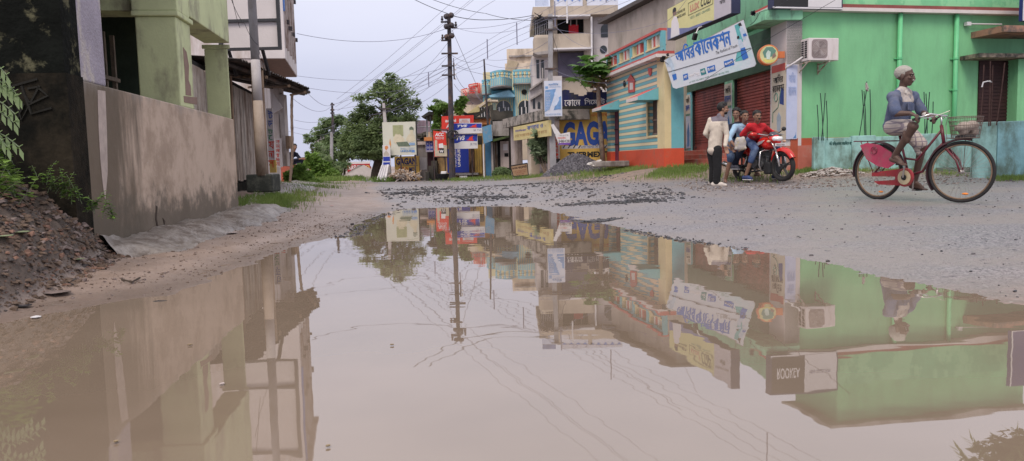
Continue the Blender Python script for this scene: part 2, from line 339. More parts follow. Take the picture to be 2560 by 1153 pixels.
def height(x, y, full=False):
    x = np.asarray(x, float); y = np.asarray(y, float)
    d = sdf(x, y, PUDW)
    n1 = vnoise(x, y, .9, 1)+.5*vnoise(x, y, 2.3, 2); n2 = vnoise(x, y, 7, 3)+.6*vnoise(x, y, 17, 4); n3 = vnoise(x, y, 41, 5)+.7*vnoise(x, y, 83, 6)
    mud = sm((xmud(y)-x)/.5+.5+n1*.5)
    z = terr(x, y)
    dd = d+n1*.06+n2*.03
    zo = np.where(dd > 0, z*sm(dd/2.2)+.002+.016*sm(dd/.7), -.09*sm(-dd/.8)-.001)
    far = sm((y-3)/10)
    zo = zo + np.where(dd > -.5, (n2*.006+n3*.0065*(1-mud))*(.5+.5*sm(dd+.4)), 0)
    zo += np.where(dd > 0, n1*.018*sm(dd/1.5)*(.4+.6*sm(z*6)), 0)
    zo += mud*sm(dd/.8)*(n2*.012+n1*.012+.012)
    # tyre grooves in the mud lane
    t = x - xmud(y)*1.0 + .35
    zo += -mud*sm(dd/.4)*.012*np.exp(-((t+.25+n1*.1)/.10)**2)
    # rubble mound in the left corner
    mx_, my_ = np.array(MOUND)[:, 0], np.array(MOUND)[:, 1]
    dm = sdf(x, y, MOUND + [(-3.3, 6.5), (-6, 7), (-9, 6.5), (-9, .5)])
    ins = np.clip(-dm+n1*.06, 0, 9)
    zo += .64*(1-np.exp(-ins/.42))*sm(ins/.15) + np.where(ins > 0, (n2*.06+n3*.035+n1*.08)*sm(ins/.25), 0)
    if full: return zo, d, mud, ins, z
    return zo
def hz(x, y): return float(height(np.array([x]), np.array([y]))[0])
ny, nx = 620, 640
yy = np.concatenate([np.linspace(-6, 1.2, 30, endpoint=False), 1.2*(75/1.2)**(np.linspace(0, 1, ny-50)), np.linspace(80, 700, 20)])
tt = np.linspace(-1, 1, nx); tt = np.sign(tt)*(.75*np.abs(tt)+.75*np.abs(tt)**3)
Yg, Tg = np.meshgrid(yy, tt, indexing='ij'); Xg = Tg*np.hypot(Yg, 5.0)
Z, D_, MU, INS, ZT = height(Xg, Yg, True)
me = bpy.data.meshes.new('ground')
co = np.stack([Xg, Yg, Z], -1).reshape(-1, 3); H_, W_ = Xg.shape
idx = np.arange(H_*W_).reshape(H_, W_); q = np.stack([idx[:-1, :-1], idx[:-1, 1:], idx[1:, 1:], idx[1:, :-1]], -1).reshape(-1, 4)
me.vertices.add(len(co)); me.vertices.foreach_set('co', co.ravel()); me.loops.add(q.size); me.loops.foreach_set('vertex_index', q.ravel().astype(np.int32))
me.polygons.add(len(q)); me.polygons.foreach_set('loop_start', np.arange(0, q.size, 4, dtype=np.int32)); me.polygons.foreach_set('loop_total', np.full(len(q), 4, np.int32))
me.polygons.foreach_set('use_smooth', np.ones(len(q), bool)); me.update()
n1 = vnoise(Xg, Yg, .8, 9)
dirt = sm((ZT-.10+n1*.09)/.10)*(1-sm((INS)*20))
ca = me.color_attributes.new('zones', 'FLOAT_COLOR', 'POINT')
ca.data.foreach_set('color', np.stack([MU, dirt, sm(INS/.12), sm(D_/.9)], -1).reshape(-1).astype(np.float32))
ground = bpy.data.objects.new('ground', me); C.objects.link(ground); tag(ground, kind='structure')
gm = bpy.data.materials.new('wet_ground'); gm.use_nodes = True; nt = gm.node_tree; N = nt.nodes; L = nt.links; b = N['Principled BSDF']
at = N.new('ShaderNodeAttribute'); at.attribute_name = 'zones'; sp = N.new('ShaderNodeSeparateColor'); L.new(at.outputs['Color'], sp.inputs[0])
tc = N.new('ShaderNodeTexCoord')
def nz(s, d=6, r=.6, vec=None):
    n = N.new('ShaderNodeTexNoise'); n.inputs['Scale'].default_value = s; n.inputs['Detail'].default_value = d; n.inputs['Roughness'].default_value = r
    L.new(vec or tc.outputs['Object'], n.inputs['Vector']); return n.outputs['Fac']
def mr(x, a, b_, c=0, d=1):
    n = N.new('ShaderNodeMapRange'); n.inputs[1].default_value = a; n.inputs[2].default_value = b_; n.inputs[3].default_value = c; n.inputs[4].default_value = d; n.interpolation_type = 'SMOOTHSTEP'
    L.new(x, n.inputs[0]); return n.outputs[0]
def mixc(f, a, b_):
    n = N.new('ShaderNodeMix'); n.data_type = 'RGBA'
    for i, v in ((0, f), (6, a), (7, b_)):
        if hasattr(v, 'is_linked'): L.new(v, n.inputs[i])
        elif isinstance(v, (int, float)): n.inputs[i].default_value = v
        else: n.inputs[i].default_value = (*v, 1)
    return n.outputs[2]
asp = mixc(mr(nz(55, 3), .42, .62), (.275, .255, .272), (.085, .08, .095))
asp = mixc(mr(nz(.7, 5), .4, .62), asp, (.23, .20, .195))
asp = mixc(mr(nz(130, 2), .58, .66), asp, (.04, .04, .05))
asp = mixc(mr(nz(14, 4), .63, .7), asp, (.06, .055, .07))
mud = mixc(mr(nz(2.2, 8, .7), .35, .65), (.29, .215, .18), (.215, .155, .125))
mud = mixc(mr(nz(60, 4, .7), .55, .7), mud, (.10, .075, .065))
dr = mixc(mr(nz(5, 8, .7), .38, .62), (.27, .19, .155), (.15, .115, .09))
dr = mixc(mr(nz(34, 4, .7), .55, .66), dr, (.33, .29, .26))
mo = mixc(mr(nz(9, 8, .75), .35, .62), (.11, .08, .064), (.05, .037, .030))
wet = mr(at.outputs['Alpha'], .0, .5)
wetc = N.new('ShaderNodeVectorMath'); wetc.operation = 'MULTIPLY'; L.new(mud, wetc.inputs[0]); wv_ = N.new('ShaderNodeMapRange'); wv_.inputs[3].default_value = .62; L.new(wet, wv_.inputs[0]); cb_ = N.new('ShaderNodeCombineXYZ'); [L.new(wv_.outputs[0], cb_.inputs[i]) for i in range(3)]; L.new(cb_.outputs[0], wetc.inputs[1]); mud = wetc.outputs[0]
c = mixc(sp.outputs[0], asp, mud); c = mixc(sp.outputs[1], c, dr); c = mixc(sp.outputs[2], c, mo); L.new(c, b.inputs['Base Color'])
ro = N.new('ShaderNodeMath'); ro.operation = 'MAXIMUM'; L.new(mr(sp.outputs[0], 0, 1, .48, .5), ro.inputs[0]); L.new(mr(sp.outputs[1], 0, 1, 0, .85), ro.inputs[1])
ro2 = N.new('ShaderNodeMath'); ro2.operation = 'MAXIMUM'; L.new(ro.outputs[0], ro2.inputs[0]); L.new(mr(sp.outputs[2], 0, 1, 0, .8), ro2.inputs[1])
L.new(ro2.outputs[0], b.inputs['Roughness']); b.inputs['Specular IOR Level'].default_value = .6
bp = N.new('ShaderNodeBump'); bp.inputs['Strength'].default_value = .4; bp.inputs['Distance'].default_value = .01; L.new(nz(38, 6, .7), bp.inputs['Height']); L.new(bp.outputs[0], b.inputs['Normal'])
me.materials.append(gm)
# water
wm = bpy.data.materials.new('muddy_water'); wm.use_nodes = True; nt = wm.node_tree; N = nt.nodes; L = nt.links; N.remove(N['Principled BSDF'])
tc = N.new('ShaderNodeTexCoord')
df = N.new('ShaderNodeBsdfDiffuse'); L.new(mixc(mr(nz(.5, 4), .35, .65), (.24, .182, .137), (.19, .143, .105)), df.inputs[0])
gl = N.new('ShaderNodeBsdfGlossy'); gl.inputs['Roughness'].default_value = .012; gl.inputs[0].default_value = (.97, .95, .93, 1)
fr_ = N.new('ShaderNodeFresnel'); fr_.inputs[0].default_value = 2.3
ms = N.new('ShaderNodeMixShader'); L.new(fr_.outputs[0], ms.inputs[0]); L.new(df.outputs[0], ms.inputs[1]); L.new(gl.outputs[0], ms.inputs[2]); L.new(ms.outputs[0], N['Material Output'].inputs[0])
bp = N.new('ShaderNodeBump'); bp.inputs['Strength'].default_value = .055; bp.inputs['Distance'].default_value = .01
mp = N.new('ShaderNodeMapping'); mp.inputs['Scale'].default_value = (.7, 1.3, 1); L.new(tc.outputs['Object'], mp.inputs[0])
L.new(nz(3.5, 2, .4, mp.outputs[0]), bp.inputs['Height'])
for n_ in (gl, fr_): L.new(bp.outputs[0], n_.inputs['Normal'])
mb = MB(); mb.add([(-9, -2.5, 0), (12, -2.5, 0), (12, 15, 0), (-9, 15, 0)], [(0,1,2,3)])
tag(mb.build('puddle_water', wm, loc=(0,0,0)), kind='structure')
# ------------------------------------------------------------------ LEFT SIDE
m_plaster = mat('grey_brown_plaster', (.46,.37,.31), .75, .10, 1.5, (.25,.19,.145), .42, 1.1, .55, .12, 60, soft=.2)
m_mould = mat('black_moulded_wall', (.007,.008,.007), .9, .4, 5, (.11,.105,.065), .24, 6.5, 0, .5, 30, soft=.06, spec=.08)
m_mould2 = mat('brown_moulded_wall', (.030,.024,.017), .9, .35, 5, (.006,.006,.005), .5, 2.5, .3, .4, 30, spec=.1)
m_lav = mat('lavender_plaster', (.32,.29,.35), .8, .15, 4, (.46,.42,.40), .35, 4, .7, .5, 45, soft=.05)
m_green = mat('pale_green_paint', (.54,.59,.34), .75, .10, 2.5, (.27,.26,.18), .30, 3.2, .6, .12, 40)
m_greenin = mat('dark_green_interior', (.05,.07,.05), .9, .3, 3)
m_dark = mat('dark_interior', (.012,.012,.012), .95, .3, 3)
m_brownpatch = mat('bare_plaster_patch', (.25,.17,.14), .9, .15, 8)
W1 = Frame((-2.83, 4.96), (-3.41, 9.5))       # outer line of the veranda, left end near
_g0 = W1.p(-.02, 0, -5.5); _g1 = W1.p(-.02, 0, 0)
Wn = Frame((_g0.x, _g0.y), (_g1.x, _g1.y))    # gable end facing the camera
root = thing('veranda_building', (-3.9, 7.2, 0), 'pale green veranda building with square pillars on a high stained plaster plinth', 'building')
ZP = 1.255; ZC = 2.16; ZT = 3.2; K = .826
mb = MB(); mb.fbox(W1, 0, W1.len, -.3, ZP, -1.6, 0)
mp_ = bpy.data.materials.new('stained_plinth_plaster'); mp_.use_nodes = True; nt = mp_.node_tree; N = nt.nodes; L = nt.links; b = N['Principled BSDF']; tc = N.new('ShaderNodeTexCoord')
sx = N.new('ShaderNodeSeparateXYZ'); L.new(tc.outputs['Object'], sx.inputs[0])
def madd(a_, k_, c_, d_=None):
    n = N.new('ShaderNodeMath'); n.operation = 'MULTIPLY_ADD'; L.new(a_, n.inputs[0]); n.inputs[1].default_value = k_
    if hasattr(c_, 'is_linked'): L.new(c_, n.inputs[2])
    else: n.inputs[2].default_value = c_
    return n.outputs[0]
mpn = N.new('ShaderNodeMapping'); mpn.inputs['Scale'].default_value = (1, 1, .18); L.new(tc.outputs['Object'], mpn.inputs[0])
run = nz(4.5, 7, .65, mpn.outputs[0]); blot = nz(2.2, 8, .7)
c = mixc(mr(blot, .35, .65), (.52, .405, .325), (.42, .32, .25)); c = mixc(mr(blot, .45, .66, 0, .55), c, (.25, .18, .13)); c = mixc(mr(nz(26, 5, .7), .60, .72, 0, .6), c, (.53, .47, .43))
c = mixc(mr(madd(sx.outputs[1], -1.0, madd(run, 1.9, -2.1)), -.35, .3, 0, .88), c, (.085, .064, .042))                 # damp brown stain at the near end
c = mixc(mr(madd(sx.outputs[2], -1.6, madd(nz(3.1, 7, .7), 2.1, -.22)), -.05, .45, 0, .85), c, (.10, .082, .062))         # splash line along the foot
c = mixc(mr(madd(sx.outputs[2], 1.6, madd(run, 1.0, -2.42)), .0, .2, 0, .5), c, (.25, .22, .20))
L.new(c, b.inputs['Base Color']); b.inputs['Roughness'].default_value = .75; bp = N.new('ShaderNodeBump'); bp.inputs['Strength'].default_value = .35; bp.inputs['Distance'].default_value = .012; L.new(nz(9, 8, .7), bp.inputs['Height']); L.new(bp.outputs[0], b.inputs['Normal'])
pl = mb.build('plinth', mp_, root, bevel=.012)
def strip(mb, fr, pts, n0, n1): mb.fpoly(fr, ccw(fr.poly(pts)), n0, n1)
mb = MB(); strip(mb, W1, [(243,225),(262,228),(266,330),(268,430),(262,500),(257,470),(250,400),(246,330)], .001, .004)
mb.build('lime_run', mat('pale_lime', (.42,.35,.32), .8, .2, 9), root)
mb = MB(); strip(mb, W1, [(389,514),(393,517),(391,545),(396,576),(393,575),(388,548)], .001, .004); mb.build('crack', mat('dark_brown_crack', (.05,.035,.028), .95), root)
mb = MB(); strip(mb, W1, [(406,545),(412,553),(411,566),(409,558)], .001, .004); mb.build('crack', mat('dark_brown_crack', (.05,.035,.028), .95), root)
mb = MB(); mb.fbox(Wn, 0, Wn.len, -.3, ZP+.02, -.25, 0); mb.build('gable_dado', m_mould2, root)
mb = MB(); mb.fbox(Wn, 0, Wn.len-.012, ZP+.02, ZT, -.25, -.008); mb.build('gable_wall', m_mould, root)
mb = MB()
for pts in ([(-15,262),(20,190),(55,300),(100,215)],[(0,225),(95,198)],[(60,235),(78,260),(120,240),(95,218),(70,222)],[(55,215),(80,285),(130,270)],[(20,250),(45,300),(60,260)]):
    mb.tube([Wn.p(*Wn.uv(x, y, .0), .004) for x, y in pts], .010, 4)
mb.build('scrawl', mat('charcoal_scrawl', (.010,.009,.007), .9), root)
mb = MB(); mb.fbox(W1, .03, W1.uv(267, 150)[0], ZP+.002, ZT, -.3, -.015); mb.build('pilaster', m_lav, root, bevel=.012)
def column(uA, uB, dep, name='column'):
    mb = MB(); mb.fbox(W1, uA, uB, ZP+.002, ZC-.05, -dep, -.025); o = mb.build(name, m_green, root, bevel=.012)
    mb = MB(); mb.fbox(W1, uA-.03, uB+.02, ZC-.05, ZC, -dep-.025, .004); c = mb.build('capital', m_green, o, bevel=.01)
    return o
ua = W1.uv(459, 253)[0]; ub = W1.uv(493, 262)[0]
col = column(ua, ub, .40)
mb = MB(); mb.fpoly(W1, ccw(W1.poly([(457,118),(466,130),(472,165),(471,200),(476,215),(478,240),(464,238),(462,190)], -.025)), -.026, -.022); mb.build('paint_patch', m_brownpatch, col)
mb = MB(); mb.fpoly(W1, ccw(W1.poly([(459,240),(492,244),(492,262),(460,256)], -.025)), -.026, -.021); mb.build('paint_patch', m_brownpatch, col)
column(W1.uv(584, 290)[0], W1.len-.02, .30)
mb = MB(); mb.fbox(W1, ub-.08, W1.len, ZC+.02, ZT, -.3, 0); mb.build('front_beam', m_green, root, bevel=.01)
mb = MB(); mb.fbox(W1, ua-.02, ub-.08, ZC, ZT, -.42, -.003); mb.build('upper_pillar', m_green, root, bevel=.01)
mb = MB(); mb.fbox(W1, W1.uv(268,100)[0], ua-.02, 2.95, ZT, -.3, 0); mb.build('lintel', m_mould2, root)
mb = MB(); mb.fbox(W1, ua+.08, ub-.06, ZC+.02, 2.42, -1.6, -.42); mb.build('cross_beam', m_green, root)
mb = MB(); mb.fbox(W1, -.05, W1.len+.1, ZT, ZT+.12, -2.4, .10); mb.build('roof_slab', m_mould2, root)
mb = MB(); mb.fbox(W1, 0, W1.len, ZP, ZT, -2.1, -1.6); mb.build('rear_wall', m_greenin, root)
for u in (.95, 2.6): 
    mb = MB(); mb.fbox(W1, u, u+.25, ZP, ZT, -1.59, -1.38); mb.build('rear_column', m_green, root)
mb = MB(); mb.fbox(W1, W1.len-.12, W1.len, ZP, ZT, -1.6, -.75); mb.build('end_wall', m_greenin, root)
mb = MB()
for u in (3.0, 3.25, 3.5): mb.fbox(W1, u, u+.04, ZP, 2.1, -1.0, -.96)
mb.fbox(W1, 3.0, 3.54, 1.6, 1.64, -.96, -.93); mb.fbox(W1, 3.0, 3.54, 1.38, 1.42, -.96, -.93)
mb.build('railing', mat('old_grey_wood', (.20,.16,.13), .9, .3, 8), root)
mb = MB(); mb.fbox(W1, 1.35, 1.7, ZP, 2.0, -1.6, -1.56); mb.build('door_leaf', m_brownpatch, root)
def strip_mesh(outer, inner, zo, zi, n=60, k=14, amp=.02, seed=3):
    mb = MB(); vs = []; fs = []
    def samp(pl, t):
        s = t*(len(pl)-1); i = min(int(s), len(pl)-2); return pl[i].lerp(pl[i+1], s-i)
    for i in range(n+1):
        t = i/n; a = samp(outer, t); b_ = samp(inner, t)
        for j in range(k+1):
            s = j/k; q = a.lerp(b_, s); w_ = noise.noise(Vector((q.x*1.7, q.y*1.2, seed)))*.14*(1-s)
            q = q + (a-b_).normalized()*w_
            h = min(hz(q.x, q.y), .11 if seed == 3 else 9) + zo + (zi-zo)*(1-(1-s)**2.2)
            q.z = h + noise.noise(Vector((q.x*3, q.y*3, seed)))*amp + noise.noise(Vector((q.x*11, q.y*11, seed)))*amp*.4
            vs.append(q)
    for i in range(n):
        for j in range(k): fs.append((i*(k+1)+j, i*(k+1)+j+1, (i+1)*(k+1)+j+1, (i+1)*(k+1)+j))
    return mb.add(vs, fs)
m_conc = mat('wet_grey_concrete', (.25,.22,.20), .42, .25, 3, (.11,.085,.07), .46, 5, 0, .9, 16, spec=.5)
outer = [G(325,640,.06), G(430,634,.04), G(500,620,.03), G(560,600,.03), G(640,578,.03), G(700,558,.03), G(735,530,.04)]
inner = [W1.p(u, 0, -.01) for u in (.3, 1.2, 2.2, 3.0, 3.8, 4.5)] + [W1.p(5.2, 0, .25)]
for v in outer+inner: v.z = 0
tag(strip_mesh(outer, inner, -.03, .085, amp=.035).build('concrete_apron', m_conc, smooth=True), kind='structure')
outer = [G(640,532,.08), G(700,520,.06), G(770,500,.05), G(808,484,.03), G(815,470,.02)]
inner = [Vector((-3.5,10.0,0)), Vector((-3.9,11.6,0)), Vector((-4.5,13.6,0)), Vector((-5.1,16,0)), Vector((-6,19.5,0))]
for v in outer: v.z = 0
tag(strip_mesh(outer, inner, -.012, .05, amp=.025, seed=8).build('concrete_bank', m_conc, smooth=True), kind='structure')
# ------------------------------------------------------------------ left street row beyond the veranda
m_wood = mat('weathered_pale_wood', (.40,.35,.31), .85, .22, 5, (.17,.12,.09), .40, 3, .8, .3, 40)
m_rust = mat('rust_brown_wood', (.26,.175,.115), .8, .25, 4, (.10,.07,.05), .4, 4, .8, .3, 40)
m_pole = mat('grey_concrete_pole', (.32,.315,.34), .8, .12, 4, (.20,.18,.17), .3, 3, .6, .2, 50)
m_polew = mat('whitewashed_concrete', (.46,.43,.44), .8, .12, 4, (.30,.26,.24), .3, 3, .7)
m_poleb = mat('mud_stained_concrete', (.36,.29,.24), .8, .15, 4, (.2,.14,.1), .4, 3, .6)
m_tin = mat('dark_rusty_tin', (.045,.037,.035), .75, .5, 4, (.11,.065,.045), .30, 3, 0, .2, 40)
m_white = mat('dirty_white_wall', (.62,.57,.57), .8, .08, 2, (.40,.33,.29), .34, 1.6, .85, .1, 40)
m_board = mat('blank_white_hoarding', (.60,.55,.55), .6, .06, 2)
m_boardk = mat('black_steel_frame', (.03,.03,.035), .5, .2, 5)
m_bamboo = mat('bamboo', (.30,.22,.17), .6, .25, 6, (.14,.1,.08), .4, 6)
m_redtext = mat('red_sign_paint', (.62,.06,.035), .6, .1, 10)
m_bluetext = mat('blue_sign_paint', (.03,.09,.40), .6, .1, 10)
m_greentext = mat('green_sign_paint', (.05,.25,.12), .6)
m_yel = mat('yellow_sign_paint', (.62,.42,.12), .7, .12, 5)
m_redwall = mat('red_oxide_wall', (.42,.10,.065), .8, .2, 4, (.2,.12,.1), .35, 3, .4)
def pt(px, py, Y): return P(px, py, Y)
# timber shack with doors
root = thing('timber_shack', (-5.2, 14, .2), 'timber shack with weathered pale plank doors beside the concrete pole', 'shack')
W2 = Frame((-4.35, 10.6), (-5.2, 16.0))
mb = MB()
us = np.linspace(0, W2.len, 22); rr = random.Random(3)
for i in range(21): mb.fbox(W2, us[i]+.006, us[i+1]-.006, .43+rr.uniform(-.02,.02), 2.1, -.05, rr.uniform(-.01,.012))
mb.build('plank_door', m_wood, root)
mb = MB(); mb.fbox(W2, 0, W2.len, .2, 2.2, -1.6, -.07); mb.build('shack_body', m_dark, root)
mb = MB(); mb.fbox(W2, 0, W2.len, .1, .4, -1.6, .05); mb.build('sill', m_mould2, root)
mb = MB(); mb.fbox(W2, 2.3, 2.42, .4, 2.2, .0, .07); mb.build('door_post', m_rust, root)
for Y_, X_ in ((12.1, -3.98), (12.5, -4.02)):
    mb = MB(); mb.box((X_, Y_, 1.3), (.09, .09, 1.95)); mb.build('door_post', m_rust, root, bevel=.01)
# tin awning
A0 = P(600,149,11.3); A1 = P(775,222,15.75); B1 = P(757,232,21.0); B0 = Vector((-6.2, 11.3, 2.45))
mb = MB(); nv, nu = 80, 10; vs = []; fs = []
for i in range(nv+1):
    t = i/nv
    for j in range(nu+1):
        s = j/nu; q = A0.lerp(A1, t).lerp(B0.lerp(B1, t), s); q.z += .022*math.sin(t*60*2*math.pi/2)+.03*math.sin(s*9+t*4)*s
        vs.append(q)
for i in range(nv):
    for j in range(nu): fs.append((i*(nu+1)+j, i*(nu+1)+j+1, (i+1)*(nu+1)+j+1, (i+1)*(nu+1)+j))
k = len(vs); vs2 = [v+Vector((0,0,.006)) for v in vs]
mb.add(vs+vs2, fs+[tuple(i+k for i in f[::-1]) for f in fs])
root2 = thing('tin_awning', (-4.6, 14, 2.2), 'dark corrugated tin awning sagging over the shack front', 'awning')
mb.build('tin_sheet', m_tin, root2)
for s in (.12, .45, .8):
    mb = MB(); mb.tube([A0.lerp(B0, s)-Vector((0,0,.05)), A1.lerp(B1, s)-Vector((0,0,.06))], .035, 6); mb.build('purlin', m_tin, root2)
for t in (.3, .62, .9):
    mb = MB(); a = A0.lerp(A1, t); b_ = B0.lerp(B1, t); mb.tube([a-Vector((0,0,.11)), b_-Vector((0,0,.12))], .03, 6); mb.build('rafter', m_rust, root2)
# bamboo prop
mb = MB(); a = P(733,236,20.3); b_ = P(725,457,20.3); pts = []; rs = []
for i in range(33):
    t = i/32; q = b_.lerp(a, t); q.x += .03*math.sin(t*5); pts.append(q); rs.append(.036 if i % 4 else .043)
mb.tube(pts, rs, 8); one(mb, 'bamboo_prop', m_bamboo, 'leaning bamboo prop holding up the awning corner', 'prop', smooth=True)
# concrete electric pole on a block
root = thing('electric_pole', P(655,440,11.5), 'grey concrete electric pole with whitewashed band on a dark block', 'pole')
def seg(y0, y1, nm, m_):
    a = P(np.interp(y0, [0,240,437],[630,643.5,656]), y0, 11.5); b_ = P(np.interp(y1, [0,240,437],[630,643.5,656]), y1, 11.5)
    mb = MB(); mb.tube([a, b_], [.055+.018*(y0/437), .055+.018*(y1/437)], 8); mb.build(nm, m_, root)
a = P(630, 0, 11.5); b_ = P(656, 437, 11.5); dr_ = (a-b_).normalized(); top = a+dr_*3.6
mb = MB(); mb.tube([top, P(638.5,150,11.5)], [.045,.064], 10); mb.build('pole_shaft', m_pole, root, smooth=True)
mb = MB(); mb.tube([P(638.5,150,11.5), P(644.5,252,11.5)], [.066,.07], 10); mb.build('white_band', m_polew, root, smooth=True)
mb = MB(); mb.tube([P(644.5,252,11.5), P(656,439,11.5)], [.07,.08], 10); mb.build('pole_foot', m_poleb, root, smooth=True)
mb = MB(); mb.box((-3.78, 11.65, .42), (.40, .4, .27)); mb.build('base_block', mat('black_damp_block', (.035,.04,.035), .8, .4, 6, (.12,.12,.10), .3, 5), root, bevel=.02)
# blank hoarding above the shack
Wb = fpx(560, 12.4, 706, 12.4)
root = thing('blank_hoarding', P(650,128,12.4), 'blank white hoarding in a black frame above the tin awning', 'hoarding')
u0,u1,v0,v1 = Wb.r(596, 4, 697, 122)
v1 = v0+1.62; vm_ = Wb.uv(650, 51)[1]
mb = MB(); mb.fbox(Wb, u0-.3, u1, v0, v1, -.06, -.03); mb.build('panel', m_board, root)
mb = MB()
for v in (v0, vm_, v1): mb.fbox(Wb, u0-.3, u1, v-.022, v+.022, -.03, .02)
for u in (u0-.3, u1): mb.fbox(Wb, u-.025, u+.025, v0-.022, v1+.022, -.031, .024)
mb.build('steel_frame', m_boardk, root)
mb = MB(); mb.tube([Wb.p(u1-.3, v0, -.05), Wb.p(u1-.35, v0-.35, -.5)], .03, 6); mb.build('stay', m_boardk, root)
mb = MB(); mb.tube([Wb.p(u0-.2, v0, -.05), Wb.p(u0-.25, v0-.35, -.5)], .03, 6); mb.build('stay', m_boardk, root)
# banner with lettering hung under the hoarding (its face is read in the puddle)
# tall white building with streaked street face
root = thing('white_storeyed_building', (-7.6, 23, 0), 'tall dirty white building with streaked vents overhanging the street', 'building')
c0 = P(713,146,19.5); c1 = P(743,191,23.4); zb = c0.z
fU = Frame((c0.x, c0.y), (c1.x, c1.y)); zt = zb+3.75
mb = MB(); mb.fbox(fU, 0, fU.len, zb, zt, -3.2, 0); mb.build('upper_floor', m_white, root)
mb = MB(); mb.fbox(fU, -.05, fU.len+.1, zt, zt+.15, -3.4, .15); mb.build('parapet', m_white, root)
mb = MB(); mb.fbox(fU, .03, fU.len, .1, zb, -3.2, -.62); mb.build('ground_floor', m_white, root)
mb = MB(); mb.fbox(fU, .02, fU.len-.02, zb-.02, zb-.002, -.6, -.02); mb.build('soffit', m_brownpatch, root)
for r_, c_ in ((0,0),(0,1),(1,0),(1,1),(1,2),(0,2),(0,3),(1,3)):
    u = .5+c_*.95; v = zb+.95+r_*1.1
    mb = MB(); mb.fbox(fU, u, u+.13, v, v+.10, .0, .10); mb.build('vent_hood', mat('dark_vent_hood', (.06,.05,.055), .7), root)
for u in (.3, .75, 1.5, 1.7, 2.4, 3.2):
    mb = MB(); mb.fbox(fU, u, u+.06, zb+.3, zt-.2, .0, .05); mb.build('facade_rib', mat('stained_rib', (.50,.44,.42), .8, .2, 4, (.2,.13,.1), .5, 3, .8), root)
mb = MB(); mb.fbox(fU, .12, .2, zb+1.2, zt, .0, .04); mb.build('blue_pipe', mat('blue_pipe_paint', (.10,.22,.55), .5), root)
fN = Frame((c0.x-3.2, c0.y+.0), (c0.x-.0, c0.y-.004))
# sign posts, column and boards between shack and building
root = thing('shop_front_column', P(706,414,18.5), 'narrow white shopfront with a grey column and a slanting white shade', 'shopfront')
fS = fpx(660, 16.6, 720, 16.6)
def brd(fr, x0, y0, x1, y1, name, m_, par, th=.04, n=0):
    u0,u1,v0,v1 = fr.r(x0,y0,x1,y1,n); mb = MB(); mb.fbox(fr, u0,u1,v0,v1,n-th,n); return mb.build(name, m_, par)
fS2 = fpx(660, 17.6, 720, 17.6)
brd(fS2, 699, 236, 713, 416, 'column', mat('grey_beige_column', (.42,.38,.37), .8, .12, 4, (.25,.2,.17), .3, 3, .6), root, .25)
brd(fS2, 682, 285, 700, 346, 'wall_panel', m_white, root, .1)
mb = MB(); q = [(683,232),(706,270),(682,284)]; mb.fpoly(fS2, ccw(fS2.poly(q, .3)), .25, .3); mb.build('cloth_shade', m_board, root)
brd(fS2, 676, 200, 700, 285, 'upper_panel', m_white, root, .3, -.05)
brd(fS2, 714, 340, 724, 372, 'meter_box', m_rust, root, .2)
s1 = thing('tailor_sign', P(680,421,16.5), 'tall narrow white sign with blue letters above and red letters below', 'sign')
brd(fS, 668, 271, 684, 400, 'sign_board', m_board, s1); brd(fS, 674, 400, 690, 432, 'yellow_base', m_yel, s1, .05)
for ch, y0, y1, m_ in (('ট', 276, 296, m_bluetext), ('ড', 302, 318, m_bluetext), ('ট', 322, 334, m_greentext), ('ে', 338, 350, m_greentext), ('য', 354, 372, m_redtext), ('লা', 376, 396, m_redtext), ('স', 401, 419, m_redtext)):
    u0,u1,v0,v1 = fS.r(670 if y0 < 350 else 672, y0, 682 if y0 < 350 else 686, y1); text(s1, ch, fS, u0,u1,v0,v1, .001 if y0 < 400 else .012, m_, .02)
s2 = thing('online_sign', P(696,416,17.5), 'white sign with a column of thin red letters beside the grey column', 'sign')
brd(fS2, 686, 346, 704, 418, 'sign_board', m_board, s2, .04, .1)
for i, ch in enumerate('অনলাইন'):
    u0,u1,v0,v1 = fS2.r(690, 351+i*11, 700, 360+i*11, .1); text(s2, ch, fS2, u0,u1,v0,v1, .1, m_redtext, .01)
# red plinth the seated man uses
mb = MB(); f29 = fpx(690, 29, 740, 29); u0,u1,v0,v1 = f29.r(696,411,735,430); mb.fbox(f29, u0,u1,.1,v1,-.9,0)
one(mb, 'red_plinth', m_redwall, 'low red oxide plinth under the seated man', 'plinth', bevel=.02)
# ------------------------------------------------------------------ MIDDLE: junction shops
def M_(name, *a, **k): return mat(name, *a, **k)
def FY(Y): return fpx(400, Y, 2200, Y)
def fb(root, name, fr, x0, y0, x1, y1, m_, n=0, th=.1, bevel=0):
    u0,u1,v0,v1 = fr.r(x0,y0,x1,y1,n); mb = MB(); mb.fbox(fr, u0,u1,v0,v1,n-th,n); return mb.build(name, m_, root, bevel=bevel)
def fbg(root, name, fr, x0, y0, x1, m_, n=0, th=.1, zb=-.1):
    u0,u1,v0,v1 = fr.r(x0,y0,x1,400,n); mb = MB(); mb.fbox(fr, u0,u1,zb,v1,n-th,n); return mb.build(name, m_, root)
def fp(root, name, fr, pts, m_, n=0, th=.004): mb = MB(); mb.fpoly(fr, ccw(fr.poly(pts, n)), n-th, n); return mb.build(name, m_, root)
def tx(root, body, fr, x0, y0, x1, y1, m_, n=0, **k):
    u0,u1,v0,v1 = fr.r(x0,y0,x1,y1,n); return text(root, body, fr, u0,u1,v0,v1, n, m_, **k)
m_navy = M_('navy_paint', (.018,.028,.16), .65, .15, 4)
m_blueb = M_('royal_blue_panel', (.02,.045,.36), .5, .08, 3)
m_redb = M_('signal_red_panel', (.66,.045,.03), .5, .08, 3)
m_wsign = M_('white_sign_panel', (.66,.64,.66), .5, .05, 3)
